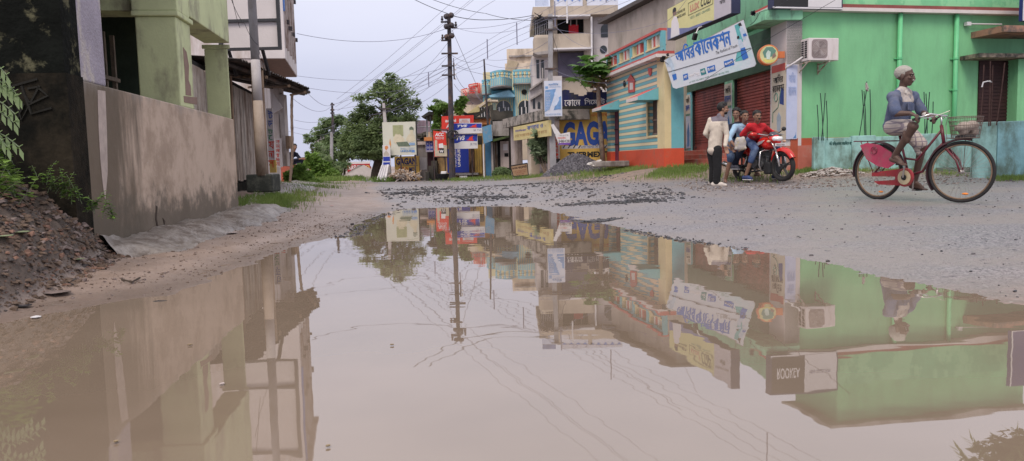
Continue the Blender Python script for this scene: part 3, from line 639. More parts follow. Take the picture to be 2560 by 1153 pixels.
m_cream = M_('cream_wall', (.62,.52,.42), .8, .1, 2, (.35,.28,.22), .32, 1.8, .8)
m_yelw = M_('ochre_wall', (.74,.48,.12), .75, .12, 2.5, (.30,.20,.09), .30, 2.2, .8, .15, 40)
m_moss = M_('blackened_masonry', (.07,.062,.052), .9, .35, 2.5, (.03,.03,.027), .48, 1.6, .4, .5, 18)
m_mossg = M_('mossy_ledge', (.07,.11,.035), .95, .4, 5, (.03,.03,.02), .4, 6, 0, .6, 25)
m_greyw = M_('grey_stained_wall', (.34,.31,.30), .85, .15, 2, (.13,.11,.10), .40, 1.5, .7, .3, 30)
m_pinkw = M_('pinkish_grey_wall', (.50,.42,.40), .8, .12, 3, (.24,.19,.17), .36, 2, .8)
m_blued = M_('blue_shack_paint', (.10,.26,.42), .6, .15, 4, (.25,.22,.2), .25, 4)
m_orange = M_('orange_paint', (.62,.25,.09), .7, .12, 4)
m_black = M_('black_paint', (.02,.02,.022), .6)
m_glass = M_('dark_glass', (.02,.025,.03), .15, .2, 4, spec=.6)
m_wtext = M_('white_lettering', (.75,.72,.74), .6, .05)
m_otext = M_('orange_lettering', (.62,.16,.05), .7, .15, 8)
m_bark = M_('bark', (.06,.045,.035), .9, .3, 8, bump=.6)
m_steel = M_('dark_iron', (.045,.04,.05), .55, .3, 6, (.12,.07,.05), .35, 5)
# distant red wall with lettering
f = FY(46)
root = thing('painted_brick_wall', P(900,430,46), 'long low red wall with big white letters beyond the big tree', 'wall')
fbg(root, 'wall_face', f, 868, 416, 925, m_redwall, 0, .3); fb(root, 'white_band', f, 868, 404, 925, 412, m_wsign, .03, .04)
fb(root, 'sign_field', f, 868, 410, 925, 428, M_('deep_red_sign', (.42,.03,.035)), .05, .04)
tx(root, 'RASHMI', f, 872, 413, 905, 425, m_wtext, .06, bold=.03); tx(root, 'BO', f, 907, 413, 924, 425, m_yel, .06, bold=.03)
# conical straw pile with a cart
mb = MB(); c = P(905,442,40); mb.add([c+Vector((-1.1,-.4,-.05)), c+Vector((1.1,-.4,-.05)), c+Vector((1.1,.6,-.05)), c+Vector((-1.1,.6,-.05)), c+Vector((-.12,0,.62)), c+Vector((.1,.1,.62))], [(0,1,5,4),(1,2,5),(2,3,4,5),(3,0,4),(3,2,1,0)])
one(mb, 'covered_pile', M_('grey_canvas', (.36,.32,.31), .9, .1, 6), 'grey peaked cover over a pile beside the big tree trunk', 'covered pile')
# blue tank roof far left + small far blocks
root = thing('far_blue_roofed_house', P(795,350,75), 'distant house with a flat blue roof among the trees', 'house')
f = FY(75); fbg(root, 'wall', f, 788, 339, 804, M_('far_pale_wall', (.55,.5,.5)), 0, 3, -.1); fb(root, 'roof', f, 785, 333, 806, 340, M_('far_blue_roof', (.10,.20,.50)), .4, 4)
root = thing('far_grey_wall', P(765,400,52), 'broken grey wall end seen past the seated man', 'wall')
f = FY(52); fbg(root, 'wall', f, 752, 393, 772, m_greyw, 0, 1); fbg(root, 'orange_pier', f, 773, 385, 777, m_orange, .1, .3); fbg(root, 'wall_end', f, 778, 404, 786, m_greyw, 0, 1)
# billboard with the two figures
f = FY(30.5)
root = thing('cement_billboard', P(1000,388,30.5), 'large pale billboard with seated figures and blue lettering', 'billboard')
fb(root, 'panel', f, 957, 305, 1040, 388, M_('billboard_face', (.60,.60,.52), .5, .06, 2), 0, .08)
fb(root, 'edge_frame', f, 1040, 303, 1042.5, 389, m_boardk, .03, .12)
pic = M_('billboard_olive', (.34,.36,.20), .5, .2, 6); pic2 = M_('billboard_dark_olive', (.13,.17,.12), .5, .2, 8); pic3 = M_('billboard_cream', (.62,.56,.42), .5, .1, 6)
fb(root, 'printed_wall', f, 982, 313, 1008, 341, pic, .004, .003)
fp(root, 'printed_figure', f, [(983,346),(990,334),(1000,336),(1010,346),(1012,356),(990,360),(984,356)], pic3, .008); fp(root, 'printed_figure', f, [(1014,350),(1020,338),(1030,330),(1036,338),(1038,352),(1024,356)], pic3, .008)
fp(root, 'printed_legs', f, [(990,356),(1018,354),(1026,366),(996,366)], pic2, .011)
fp(root, 'printed_hair', f, [(1023,320),(1028,316),(1034,320),(1034,326),(1024,326)], pic2, .012); fp(root, 'printed_hair', f, [(990,330),(994,326),(1000,330),(999,336),(991,336)], pic, .012)
fp(root, 'printed_face', f, [(1025,325),(1033,325),(1032,333),(1026,334)], pic3, .014)
fp(root, 'printed_flag', f, [(973,358),(975,346),(978,362),(976,370)], M_('print_orange', (.62,.28,.10)), .008)
fb(root, 'printed_label', f, 1023, 357, 1037, 363, M_('print_blue', (.25,.38,.58)), .015, .003)
tx(root, 'MP BIRLA CEMENT', f, 1001, 369, 1037, 374, M_('faded_blue_letter', (.28,.40,.58)), .01); tx(root, 'UNIQUE', f, 1001, 375, 1028, 381, M_('blue_letter', (.08,.22,.50)), .01, bold=.03)
fb(root, 'printed_label', f, 1028.5, 375, 1037, 381, M_('print_blue2', (.12,.24,.52)), .01, .003)
for x in (965, 1000, 1036):
    fbg(root, 'post', f, x, 386, x+3, m_steel, -.09, .08)
# yellow sign wall under the billboard
root = thing('painted_sign_wall', P(1015,433,31.2), 'low yellow painted wall with navy letters under the billboard', 'wall')
f = FY(31.2); fbg(root, 'wall', f, 986, 391, 1047, m_yelw, 0, .2)
tx(root, 'GAGAN', f, 990, 395, 1041, 412, m_navy, .002, bold=.04); tx(root, 'CCO', f, 996, 418, 1020, 430, m_otext, .002, bold=.04); tx(root, 'MO', f, 1023, 418, 1036, 430, m_navy, .002, bold=.04)
fb(root, 'divider', f, 987, 414, 1045, 415, m_navy, .004, .003)
# concrete pole with poster
root = thing('slim_concrete_pole', P(972,445,31), 'slim pale concrete pole carrying an election poster beside the billboard', 'pole')
mb = MB(); mb.tube([P(959,258,31), P(963,305,31), P(973,447,31)], [.07,.09,.14], 4); mb.build('pole_shaft', m_polew, root)
for y in (272, 318, 332): 
    mb = MB(); mb.box(P(962+(y-272)*.05,y,30.9), (.5,.05,.05)); mb.build('cross_arm', m_steel, root)
f = FY(30.3); root = thing('election_poster', P(966,413,30.3), 'narrow election poster with an orange turban figure and blue bands', 'poster')
fb(root, 'board', f, 957, 363, 976, 413, m_wsign, 0, .05); fb(root, 'blue_band', f, 958, 392, 975, 403, m_blueb, .004, .003); fb(root, 'blue_band', f, 958, 406, 975, 412, m_blueb, .004, .003)
fp(root, 'printed_head', f, [(962,366),(968,364),(971,369),(966,376),(962,372)], m_orange, .005); fp(root, 'printed_body', f, [(959,384),(965,376),(973,384),(973,390),(959,390)], M_('print_grey', (.5,.45,.4)), .005)
# leaning bundle of asbestos sheets
rr = random.Random(11)
root = thing('leaning_sheet_bundle', P(956,452,30), 'bundle of long grey sheets leaning by the tree trunk', 'sheet bundle')
for i in range(7):
    mb = MB(); a = P(944+i*3.2, 452, 30-.06*i); b_ = P(957+i*2.2, 414+rr.uniform(-2,2), 30.5-.06*i)
    mb.tube([a, b_], .055, 4); mb.build('sheet', M_('sheet_grey', (.34,.33,.36), .7, .3, 9) if i % 2 else M_('sheet_pale', (.55,.52,.54), .7, .2, 9), root)
# heap of driftwood / torn sacks
mb = MB(); rr = random.Random(4)
for i in range(230):
    x = rr.gauss(1010, 15); x = min(max(x, 978), 1043); hgt = max(0, 12-abs(x-1010)*.25); y = 446-rr.random()*hgt
    c = P(x, y, 30+rr.uniform(-.4,.4)); d = Vector((rr.uniform(-1,1), rr.uniform(-.5,.5), rr.uniform(-.5,.5))).normalized()*rr.uniform(.10,.34)
    mb.tube([c-d, c+Vector((0,0,.06)), c+d], rr.uniform(.012,.034), 5, m=rr.choice((0,0,1)))
one(mb, 'driftwood_heap', [M_('pale_root', (.36,.26,.19), .9, .3, 8), M_('sack_white', (.52,.46,.42), .9, .2, 8)], 'tangled heap of pale roots and sacks below the sign wall', 'wood heap')
# pink corrugated fence
root = thing('pink_sheet_fence', P(1055,340,37), 'pink corrugated sheet fence behind the shacks', 'fence')
f = FY(37); mb = MB(); u0,u1,v0,v1 = f.r(1036,301,1078,400)
for i in range(24): mb.fbox(f, u0+(u1-u0)*i/24, u0+(u1-u0)*(i+.7)/24, 0, v1, -.04, .0 if i % 2 else .03)
mb.build('sheets', M_('faded_pink_sheet', (.42,.22,.25), .7, .15, 5, (.55,.45,.45), .3, 3), root)
for y in (316,): fb(root, 'rail', f, 1036, y, 1078, y+2, m_wsign, .06, .03)
# grey damp wall with pale panel
root = thing('damp_shack', P(1055,430,31.5), 'damp grey shack wall with a pale blank panel between billboard and porch', 'shack')
f = FY(31.5); fbg(root, 'wall', f, 1041, 360, 1070, m_greyw, 0, 1.5); fb(root, 'panel', f, 1048, 394, 1067, 425, M_('pale_zinc', (.38,.36,.38), .5, .1, 4), .03, .03)
mb = MB(); rr = random.Random(9)
for i in range(40):
    c = P(rr.uniform(1042,1068), rr.uniform(333,358), 31.8); rock(mb, c, rr.uniform(.15,.4), 0, .5, rr)
mb.build('fallen_tiles', m_moss, root)
fb(root, 'lintel', f, 1041, 354, 1069, 362, m_pinkw, .1, .4)
# porch shack with blue sign
root = thing('porch_shack', P(1078,430,31), 'small porch shack with a tiled roof, thin grey posts and blue signboards', 'shack')
f = FY(31.3)
for x in (1066, 1075): fb(root, 'porch_post', f, x, 290, x+3, 345, M_('grey_blue_post', (.25,.29,.31)), 0, .08)
mb = MB(); a = [P(1056,291,31), P(1074,281,31), P(1092,284,31), P(1092,297,31)]
pts = ccw(f.poly([(1056,293),(1075,280),(1094,283),(1094,290),(1076,288),(1060,297)])); mb.fpoly(f, pts, -2.5, .4); mb.build('tiled_roof', m_moss, root)
fb(root, 'orange_shade', f, 1060, 343, 1090, 352, m_orange, .35, .5)
fb(root, 'parapet', f, 1066, 330, 1086, 345, m_cream, -.02, .3)
fb(root, 'sign_board', f, 1064, 350, 1084, 380, M_('lilac_board', (.40,.36,.48)), .2, .05)
for x0, x1 in ((1066,1073),(1075,1082)):
    fb(root, 'blue_panel', f, x0, 354, x1, 375, m_blueb, .21, .01)
    tx(root, 'MF\nUNI', f, x0+1, 357, x1-1, 372, m_wtext, .215)
fbg(root, 'dark_opening', f, 1068, 378, 1086, M_('dark_maroon_opening', (.04,.015,.02)), -.1, 1.5)
for i, (x0, x1, y) in enumerate(((1063,1072,430),(1070,1083,415),(1078,1092,402))):
    o = fbg(None, 'stone_block', FY(30.2+i*.35), x0, y, x1, m_moss, 0, .5); tag(o, ['dark stone block lowest of the three by the porch', 'middle one of the three dark stone blocks by the porch', 'tallest of the three dark stone blocks by the porch'][i], 'stone block', 'stone blocks by the porch')
# ACC board, leaning
f = FY(29.6)
root = thing('red_helmet_board', P(1100,391,29.6), 'torn red board with a white helmet figure left of the iron pole', 'signboard')
fp(root, 'board', f, [(1083,327),(1114,331),(1118,391),(1086,392)], m_redb, 0, .05); fp(root, 'torn_lower', f, [(1087,350),(1093,351),(1094,377),(1106,372),(1106,362),(1117,364),(1118,391),(1087,391)], M_('torn_cream', (.50,.44,.34), .8, .2, 8), .004)
tx(root, 'ACC', f, 1087, 332, 1110, 341, m_wtext, .004, bold=.04, shear=.25); tx(root, 'আমার ঘর', f, 1088, 343, 1110, 349, m_wtext, .004)
fp(root, 'printed_helmet', f, [(1097,360),(1107,358),(1109,370),(1097,370)], m_wtext, .008); fp(root, 'printed_beard', f, [(1098,371),(1110,371),(1110,383),(1098,383)], m_black, .008); tx(root, 'W', f, 1099, 375, 1109, 382, m_wtext, .01, bold=.05)
mb = MB()
for a, b_ in (((1080,324),(1119,324)),((1080,324),(1087,450)),((1118,324),(1119,392)),((1084,393),(1121,393))): mb.tube([f.p(*f.uv(*a), -.08), f.p(*f.uv(*b_), -.08)], .02, 5)
mb.build('steel_frame', m_steel, root)
# big red board
f = FY(30.4)
root = thing('red_cement_board', P(1144,335,30.4), 'big red cement board standing behind the blue and white signs', 'signboard')
fp(root, 'board', f, [(1104,291),(1184,288),(1184,322),(1160,330),(1104,327)], m_redb, 0, .06); fb(root, 'board_foot', f, 1104, 326, 1122, 333, M_('lilac_foot', (.5,.42,.52)), 0, .06)
tx(root, 'adani', f, 1113, 297, 1140, 306, m_wtext, .004, bold=.03); tx(root, 'ACC', f, 1115, 310, 1142, 320, m_wtext, .004, bold=.05, shear=.25)
fb(root, 'white_label', f, 1148, 297, 1175, 309, m_wsign, .005, .004); tx(root, 'BISWAS\nENTERPRISE', f, 1151, 299, 1172, 307, m_otext, .007)
for x in (1110, 1178): fbg(root, 'post', f, x, 330, x+2.5, m_steel, -.07, .07)
# TVS boards
def tvs(x0, y0, x1, y1, ym, tail, Y, lab):
    f = FY(Y); root = thing('motorcycle_dealer_board', P((x0+x1)/2, y1, Y), lab, 'signboard', 'dealer boards on the iron pole')
    fb(root, 'board', f, x0, y0, x1, y1, m_wsign, 0, .06); w_ = x1-x0
    fp(root, 'blue_field', f, [(x0+1,y0+1),(x1-1,y0+1),(x1-1,ym),(x0+w_*.38,ym),(x0+w_*.22,ym+5),(x0+1,ym+6)], m_blueb, .004)
    tx(root, 'TVS', f, x0+w_*.18, y0+4, x0+w_*.52, ym-2, m_wtext, .006, bold=.05, shear=.3)
    a, b_ = x0+w_*.56, x0+w_*.86; h_ = ym-y0; Hh = lambda s, t: (a+(b_-a)*s, y0+2+(h_-3)*t)
    fp(root, 'horse_mark', f, [Hh(0,.9),Hh(.3,.75),Hh(.45,.35),Hh(.62,.35),Hh(.78,.1),Hh(.92,.3),Hh(.8,.45),Hh(.86,.8),Hh(1,.95),Hh(.6,.9)], m_redb, .008)
    fp(root, 'horse_mark', f, [Hh(-.05,.98),Hh(.7,.93),Hh(1.05,.98),Hh(.7,1.02)], m_redb, .008)
    tx(root, tail, f, x0+w_*.72, ym+(y1-ym)*.25, x1-2, ym+(y1-ym)*.55, M_('grey_letter', (.12,.12,.2)), .005)
    return root, f
r_, f_ = tvs(1129, 308, 1205, 334, 320, 'SK TVS', 29.75, 'upper blue and white dealer board, the wider of the two on the iron pole')
r2, f2 = tvs(1129, 335, 1194, 372, 353, 'SK TVS', 29.85, 'lower blue and white dealer board, just under the wider one on the iron pole')
# blue panel with vertical letters
f = FY(30.8); root = thing('blue_cement_panel', P(1152,432,30.8), 'tall royal blue panel with white letters running upward behind the iron pole', 'signboard')
fb(root, 'panel', f, 1118, 372, 1172, 432, m_blueb, 0, .06)
tx(root, 'UNIQUE', f, 1144, 373, 1152, 417, m_wtext, .004, bold=.04, vert=True); tx(root, 'MP BIRLA CEMENT', f, 1135, 371, 1141, 418, m_wtext, .004, bold=.01, vert=True)
# yellow house behind the signs
root = thing('ochre_shop', P(1170,435,31.4), 'ochre shop with folding doors and an orange band behind the dealer boards', 'shop')
f = FY(31.5); fbg(root, 'wall', f, 1092, 312, 1232, M_('shop_orange_wall', (.55,.36,.16), .8, .15, 2, (.2,.13,.08), .3, 2, .7), 0, 3)
fb(root, 'orange_band', f, 1134, 297, 1225, 312, m_orange, .15, .6)
fb(root, 'lintel', f, 1134, 293, 1225, 297, m_moss, .3, .8)
fb(root, 'door_post', f, 1173, 372, 1186, 434, M_('brown_pier', (.36,.20,.12), .8, .2, 4, (.06,.04,.03), .4, 3, .8), .2, .2)
for x0 in (1187, 1193, 1199): fb(root, 'door_leaf', f, x0, 362, x0+5, 434, m_yelw, .1, .05)
fb(root, 'dark_gap', f, 1186, 340, 1205, 362, m_moss, .05, .05)
fb(root, 'louvre_window', f, 1200, 268, 1224, 293, m_glass, -.5, .05)
for x in (1203, 1210, 1217): fb(root, 'window_frame', f, x, 268, x+2, 293, m_wsign, -.46, .04)
fb(root, 'attic_wall', f, 1134, 262, 1226, 293, m_cream, -.6, 3)
fb(root, 'pier', f, 1083, 272, 1091, 330, M_('faded_red_pier', (.45,.18,.15)), 0, .5)
fb(root, 'grey_pier', f, 1105, 268, 1122, 300, m_moss, -.1, .5)
mb = MB(); f0 = f
mb.fpoly(f, ccw(f.poly([(1120,276),(1128,266),(1150,274),(1170,284),(1190,284),(1215,268),(1232,262),(1232,268),(1215,276),(1192,292),(1170,292),(1148,282),(1132,276)], .3)), .1, .3); mb.build('sagging_beam', m_moss, root)
mb = MB(); mb.fpoly(f, ccw(f.poly([(1168,284),(1216,250),(1226,246),(1226,262),(1200,280)], -.6)), -3.5, -.5); mb.build('yellow_roof', M_('yellow_roof_sheet', (.55,.46,.24), .8, .1, 3), root)
mb = MB(); mb.fpoly(f, ccw(f.poly([(1196,266),(1219,249),(1245,250),(1245,254),(1221,254),(1199,270)], -.4)), -1.0, -.4); mb.build('roof_edge', m_cream, root)
fb(root, 'doorstep', FY(30.6), 1134, 433, 1196, 438, m_greyw, 0, 1)
one(MB().box(P(1159,444,30.2), (.3,.25,.12)), 'white_block', m_wsign, 'small white block under the shop doorstep', 'block', bevel=.01)
# basin and pot
root = thing('black_basin', P(1108,450,29.8), 'black plastic basin on the ground left of the iron pole', 'basin')
mb = MB(); mb.lathe(P(1108,450,29.8), (0,0,1), [(0,.17),(.22,.27),(.24,.29),(.22,.25),(.05,.16)], 18); mb.build('bowl', m_black, root, smooth=True)
mb = MB(); mb.lathe(P(1110,440,29.8), (0,0,1), [(0,.10),(.08,.13),(.16,.12),(.18,.09)], 14); one(mb, 'white_pot', m_wsign, 'small pale pot sitting in the black basin', 'pot', smooth=True)
# pink lettered building far behind
root = thing('pink_lettered_building', P(1185,250,44), 'pale pink building with red relief writing on its curved front', 'building')
f = FY(44); m_pk = M_('pale_pink_wall', (.60,.42,.38), .8, .1, 2)
fb(root, 'wall', f, 1152, 222, 1212, 262, m_pk, -1, 6); fb(root, 'curved_front', f, 1155, 218, 1180, 244, m_pk, 0, 3, .3); fb(root, 'curved_front', f, 1170, 206, 1212, 240, m_pk, .5, 4, .3)
fb(root, 'lower_wall', f, 1150, 262, 1212, 400, m_cream, -1.2, 6)
for r3 in range(3):
    mb = MB(); mb.tube([f.p(*f.uv(1173+i*1.7, 220+r3*6+(1.6 if i % 4 in (1,) else (-1.2 if i % 4 == 3 else 0)), .52), .52) for i in range(10)], .035, 4); mb.build('relief_wave', m_redb, root)
mb = MB()
for a, b_ in (((1172,212),(1196,208)),((1172,212),(1172,218)),((1194,209),(1196,232)),((1196,232),(1200,232)),((1200,232),(1198,208)),((1172,218),(1194,215)),((1156,224),(1168,221)),((1158,228),(1166,240)),((1162,226),(1168,236))): mb.tube([f.p(*f.uv(*a, .52), .52), f.p(*f.uv(*b_, .52), .52)], .035, 4)
mb.build('relief_mark', m_redb, root)
# blue shack
root = thing('blue_shack', P(1218,437,29.5), 'narrow blue shack with a flap shade right of the dealer boards', 'shack')
f = FY(29.8); fbg(root, 'side_wall', f, 1212, 330, 1229, M_('deep_blue_door', (.035,.12,.22), .6, .2, 4), 0, .8); fp(root, 'flap_shade', f, [(1205,318),(1228,311),(1231,352),(1209,360)], m_blued, .5, .04)
fbg(root, 'grey_post', f, 1227, 312, 1232, m_greyw, .1, .15); fbg(root, 'white_post', f, 1207, 360, 1210, m_wsign, .1, .08)
# blackened masonry shop
root = thing('blackened_shop', P(1250,435,29.8), 'blackened old shop with a mossy ledge and plank shutters', 'shop')
f = FY(30); fbg(root, 'wall', f, 1229, 300, 1278, m_moss, -.2, 3)
fp(root, 'ruined_parapet', f, [(1224,262),(1232,262),(1232,275),(1246,276),(1250,280),(1268,276),(1282,278),(1284,300),(1228,304)], m_moss, 0, .6)
fb(root, 'stained_fascia', f, 1232, 300, 1272, 340, m_greyw, 0, .25)
fp(root, 'mossy_ledge', f, [(1224,350),(1272,339),(1273,343),(1226,356)], m_mossg, .6, .8)
for i in range(6): fbg(root, 'shutter_plank', f, 1231+i*3.4, 356, 1234+i*3.4, m_wood if i % 2 else m_rust, -.1, .05)
fb(root, 'pale_panel', f, 1251, 353, 1272, 420, m_pinkw, .02, .1); fb(root, 'niche', f, 1261, 383, 1271, 392, m_dark, .03, .02); fb(root, 'paper', f, 1258, 360, 1269, 376, m_wsign, .03, .02)
fb(root, 'dark_gap', f, 1244, 345, 1252, 420, m_dark, -.05, .05)
# cream shop with the yellow Bengali board
fC = fpx(1276, 28.6, 1378, 23.8)
root = thing('cream_corner_shop', fC.p(2, 0, -.5), 'cream corner shop with a yellow Bengali signboard and a mouldy slab roof', 'shop')
uL = 0; uR = fC.len; zt = fC.uv(1320, 287)[1]
mb = MB(); mb.fbox(fC, uL-.05, uR, zt-.32, zt, -1.3, .25); mb.build('roof_slab', M_('mouldy_slab', (.42,.37,.33), .9, .2, 3, (.05,.05,.045), .48, 3, 0), root)
for x, w_ in ((1277, 9), (1318, 9), (1368, 8)):
    u0 = fC.uv(x, 360)[0]; u1 = fC.uv(x+w_, 360)[0]; mb = MB(); mb.fbox(fC, u0, u1, 0, zt-.32, -.3, .0); mb.build('pillar', m_pinkw if x != 1318 else m_cream, root)
mb = MB(); mb.fbox(fC, 0, uR-.9, 0, zt-.32, -1.2, -1.0); mb.build('recessed_wall', m_pinkw, root)
mb = MB(); mb.fbox(fC, fC.uv(1287,360)[0]+.1, fC.uv(1318,360)[0]-.05, .1, 1.6, -.98, -.8); mb.build('counter', m_pinkw, root)
bo = MB(); u0 = fC.uv(1284, 340, .28)[0]; u1 = fC.uv(1372, 310, .28)[0]; z1 = fC.uv(1284, 318, .28)[1]; z0 = fC.uv(1284, 352, .28)[1]; bo.fbox(fC, u0, u1, z0, z1, .2, .28)
sb = thing('yellow_shop_board', fC.p((u0+u1)/2, z0, .28), 'long yellow signboard with blue Bengali letters on the cream corner shop', 'signboard'); bo.build('board', M_('pale_yellow_board', (.62,.52,.24), .6, .08, 3), sb)
text(sb, 'িদিদজ', fC, u0+.25, u0+1.6, z0+.28, z1-.12, .28, M_('violet_letter', (.12,.10,.40)), .02); text(sb, 'কণর্ার ও', fC, u0+1.75, u0+3.5, z0+.24, z1-.06, .28, m_bluetext, .03); text(sb, 'েসলুন', fC, u0+3.7, u1-.3, z0+.3, z1-.14, .28, M_('brown_letter', (.40,.22,.10)), .01)
text(sb, 'এখানে সব রকম কাজ যত্ন সহকারে করা হয়', fC, u0+.2, u1-.2, z0+.06, z0+.2, .28, M_('brown_letter', (.4,.22,.1)), 0)
# leaning notice board
f = FY(25.5); root = thing('leaning_notice_board', P(1298,440,25.5), 'brown framed notice board leaning at the foot of the cream shop', 'notice board')
fp(root, 'board', f, [(1276,415),(1318,408),(1321,438),(1283,441)], M_('tan_board', (.40,.26,.16), .8, .12, 5), 0, .04)
q = [(1279,418),(1316,412),(1317,421),(1281,426)]; quadtext(root, 'জলজ পাম্পসেট', f, q, .002, M_('dark_brown_letter', (.08,.04,.03)), .02)
quadtext(root, 'মোবাইল রিচার্জ ডিস টিভি\nসব রকম পরিষেবা আছে\nযোগাযোগ করুন', f, [(1283,427),(1317,422),(1318,436),(1285,439)], .002, M_('rust_letter', (.30,.10,.06)), 0)
mb = MB(); 
for a, b_ in (((1276,415),(1318,408)),((1318,408),(1321,438)),((1321,438),(1283,441)),((1283,441),(1276,415))): mb.tube([f.p(*f.uv(*a), .0), f.p(*f.uv(*b_), .0)], .02, 4)
mb.build('edge_frame', m_black, root)
# poster on the concrete pole
root = thing('leaning_concrete_pole', P(1386,432,23.3), 'weathered concrete pole carrying a tall blue poster before the beige flats', 'pole')
mb = MB(); mb.tube([P(1376,36,23.3), P(1376,202,23.3), P(1380,330,23.3), P(1384,440,23.3)], [.09,.10,.12,.13], 4); mb.build('pole_shaft', m_pole, root)
for y in (44, 74, 172):
    mb = MB(); mb.box(P(1378,y,23.2), (.38,.06,.05)); mb.build('clamp', m_steel, root)
f = FY(22.9); root = thing('tall_blue_poster', P(1383,292,22.9), 'tall pale poster with a blue printed figure tied to the concrete pole', 'poster')
fb(root, 'sheet', f, 1361, 202, 1405, 291, M_('poster_white_blue', (.58,.61,.72), .5, .05, 3), 0, .03)
pb = M_('poster_blue', (.16,.30,.55), .5, .25, 5); fp(root, 'printed_field', f, [(1363,226),(1390,222),(1386,238),(1378,262),(1374,274),(1363,280)], pb, .004); fp(root, 'printed_shape', f, [(1403,240),(1403,272),(1384,276),(1390,256),(1396,244)], pb, .004)
fp(root, 'printed_figure', f, [(1386,232),(1391,229),(1394,236),(1398,250),(1392,262),(1384,268),(1380,262),(1386,248)], M_('poster_pale_figure', (.55,.62,.78)), .007)
fb(root, 'printed_mark', f, 1363, 216, 1370, 222, pb, .008, .003); tx(root, 'ক্রিটিক', f, 1371, 208, 1396, 215, pb, .006, bold=.02); tx(root, 'ADMISSION OPEN', f, 1373, 216, 1402, 219, pb, .006)
for i in range(12): tx(root, ['ENGLISH','BENGALI','HISTORY','SCIENCE'][i % 4], f, 1365, 230+i*4, 1376, 232.3+i*4, m_wtext, .008)
tx(root, '9733 - 4562', f, 1386, 268, 1403, 274, pb, .008, bold=.02); tx(root, 'CALL NOW FOR MORE', f, 1363, 284, 1402, 288, pb, .006)
# torn banner, small class banner and vertical board beside pole
f = FY(23.0); root = thing('torn_white_banner', P(1388,345,23), 'torn white banner flapping diagonally below the blue poster', 'banner')
mb = MB(); a = [(1377,312),(1384,310),(1392,322),(1404,338),(1398,345),(1386,334)]; mb.fpoly(f, ccw(f.poly(a)), -.02, 0); mb.build('cloth', m_wsign, root)
root = thing('coaching_banner', P(1408,362,22.9), 'small white banner with letters and a purple hem beside the pole', 'banner'); f = FY(22.9)
fp(root, 'cloth', f, [(1388,338),(1425,330),(1426,362),(1398,363)], m_wsign, .03, .02); fp(root, 'purple_hem', f, [(1397,358),(1426,357),(1426,362),(1397,362)], M_('purple_hem', (.16,.06,.36)), .035)
tx(root, 'E•BE•CSE', f, 1397, 350, 1424, 356, m_black, .035, bold=.02); tx(root, 'COACHING', f, 1394, 343, 1414, 347, m_redtext, .035, bold=.02); tx(root, 'আধুনিক', f, 1396, 336, 1422, 341, M_('grey_letter2', (.3,.3,.35)), .035)
root = thing('vertical_letter_board', P(1390,397,23.6), 'narrow board with red letters one above another left of the ochre wall', 'signboard'); f = FY(23.6)
fb(root, 'board', f, 1385, 318, 1399, 397, m_pinkw, 0, .08)
for i, ch in enumerate('সুরাসয়স'): tx(root, ch, f, 1387, 343+i*9-14, 1396, 350+i*9-14, m_redtext, .002, bold=.03)
fbg(root, 'black_foot', f, 1385, 397, 1400, m_black, .05, .15)
root = thing('blue_letter_board', P(1378,420,24.0), 'narrow faded board with blue letters on the corner shop end pillar', 'signboard'); f = FY(24.0)
fb(root, 'board', f, 1373, 320, 1382, 412, m_wsign, .03, .06)
for i, ch in enumerate('সকলবসতর'): tx(root, ch, f, 1374, 326+i*11, 1381, 334+i*11, m_bluetext, .032, bold=.03)
# ochre wall with giant blue letters
f = FY(24.3); root = thing('ochre_advert_wall', P(1465,425,24.3), 'ochre wall with giant blue painted letters and a navy stepped parapet', 'wall')
fbg(root, 'wall', f, 1398, 268, 1560, m_yelw, 0, .25)
fb(root, 'ledge', f, 1399, 264, 1560, 272, m_moss, .06, .4)
st = [(1402,268),(1402,228),(1412,224),(1424,226),(1424,232),(1435,232),(1435,236),(1446,236),(1446,240),(1461,240),(1461,237),(1468,237),(1468,230),(1482,230),(1482,226),(1496,224),(1506,224),(1506,230),(1520,230),(1520,236),(1545,236),(1545,268)]
fp(root, 'stepped_parapet', f, st, M_('navy_parapet', (.018,.022,.10), .8, .3, 3, (.05,.05,.05), .4, 2, .7), .02, .2)
tx(root, 'েকােল', f, 1411, 249, 1451, 265, m_wtext, .024, bold=.02); tx(root, 'িসেমন্ট', f, 1461, 245, 1512, 265, m_wtext, .024, bold=.02); tx(root, 'স্টোর', f, 1515, 247, 1545, 265, m_wtext, .024, bold=.02)
tx(root, 'গগন', f, 1439, 281, 1474, 294, m_otext, .002, bold=.02); tx(root, 'এন্টারপ্রাইজ', f, 1478, 280, 1545, 294, m_otext, .002, bold=.02)
tx(root, 'GAGAN', f, 1408, 303, 1556, 364, m_bluetext, .002, bold=.05)
fb(root, 'white_band', f, 1404, 363, 1560, 371, m_wsign, .004, .003)
tx(root, 'SUPER THERMEX TMT BAR', f, 1452, 364, 1506, 370, m_navy, .006)
for i in range(9):
    x = 1406+i*13 if i < 4 else 1510+(i-4)*12
    fp(root, 'band_mark', f, [(x,371),(x+5,363),(x+8,363),(x+3,371)], m_black, .007)
tx(root, 'THERMEX TMT', f, 1419, 379, 1552, 393, m_black, .002, bold=.05)
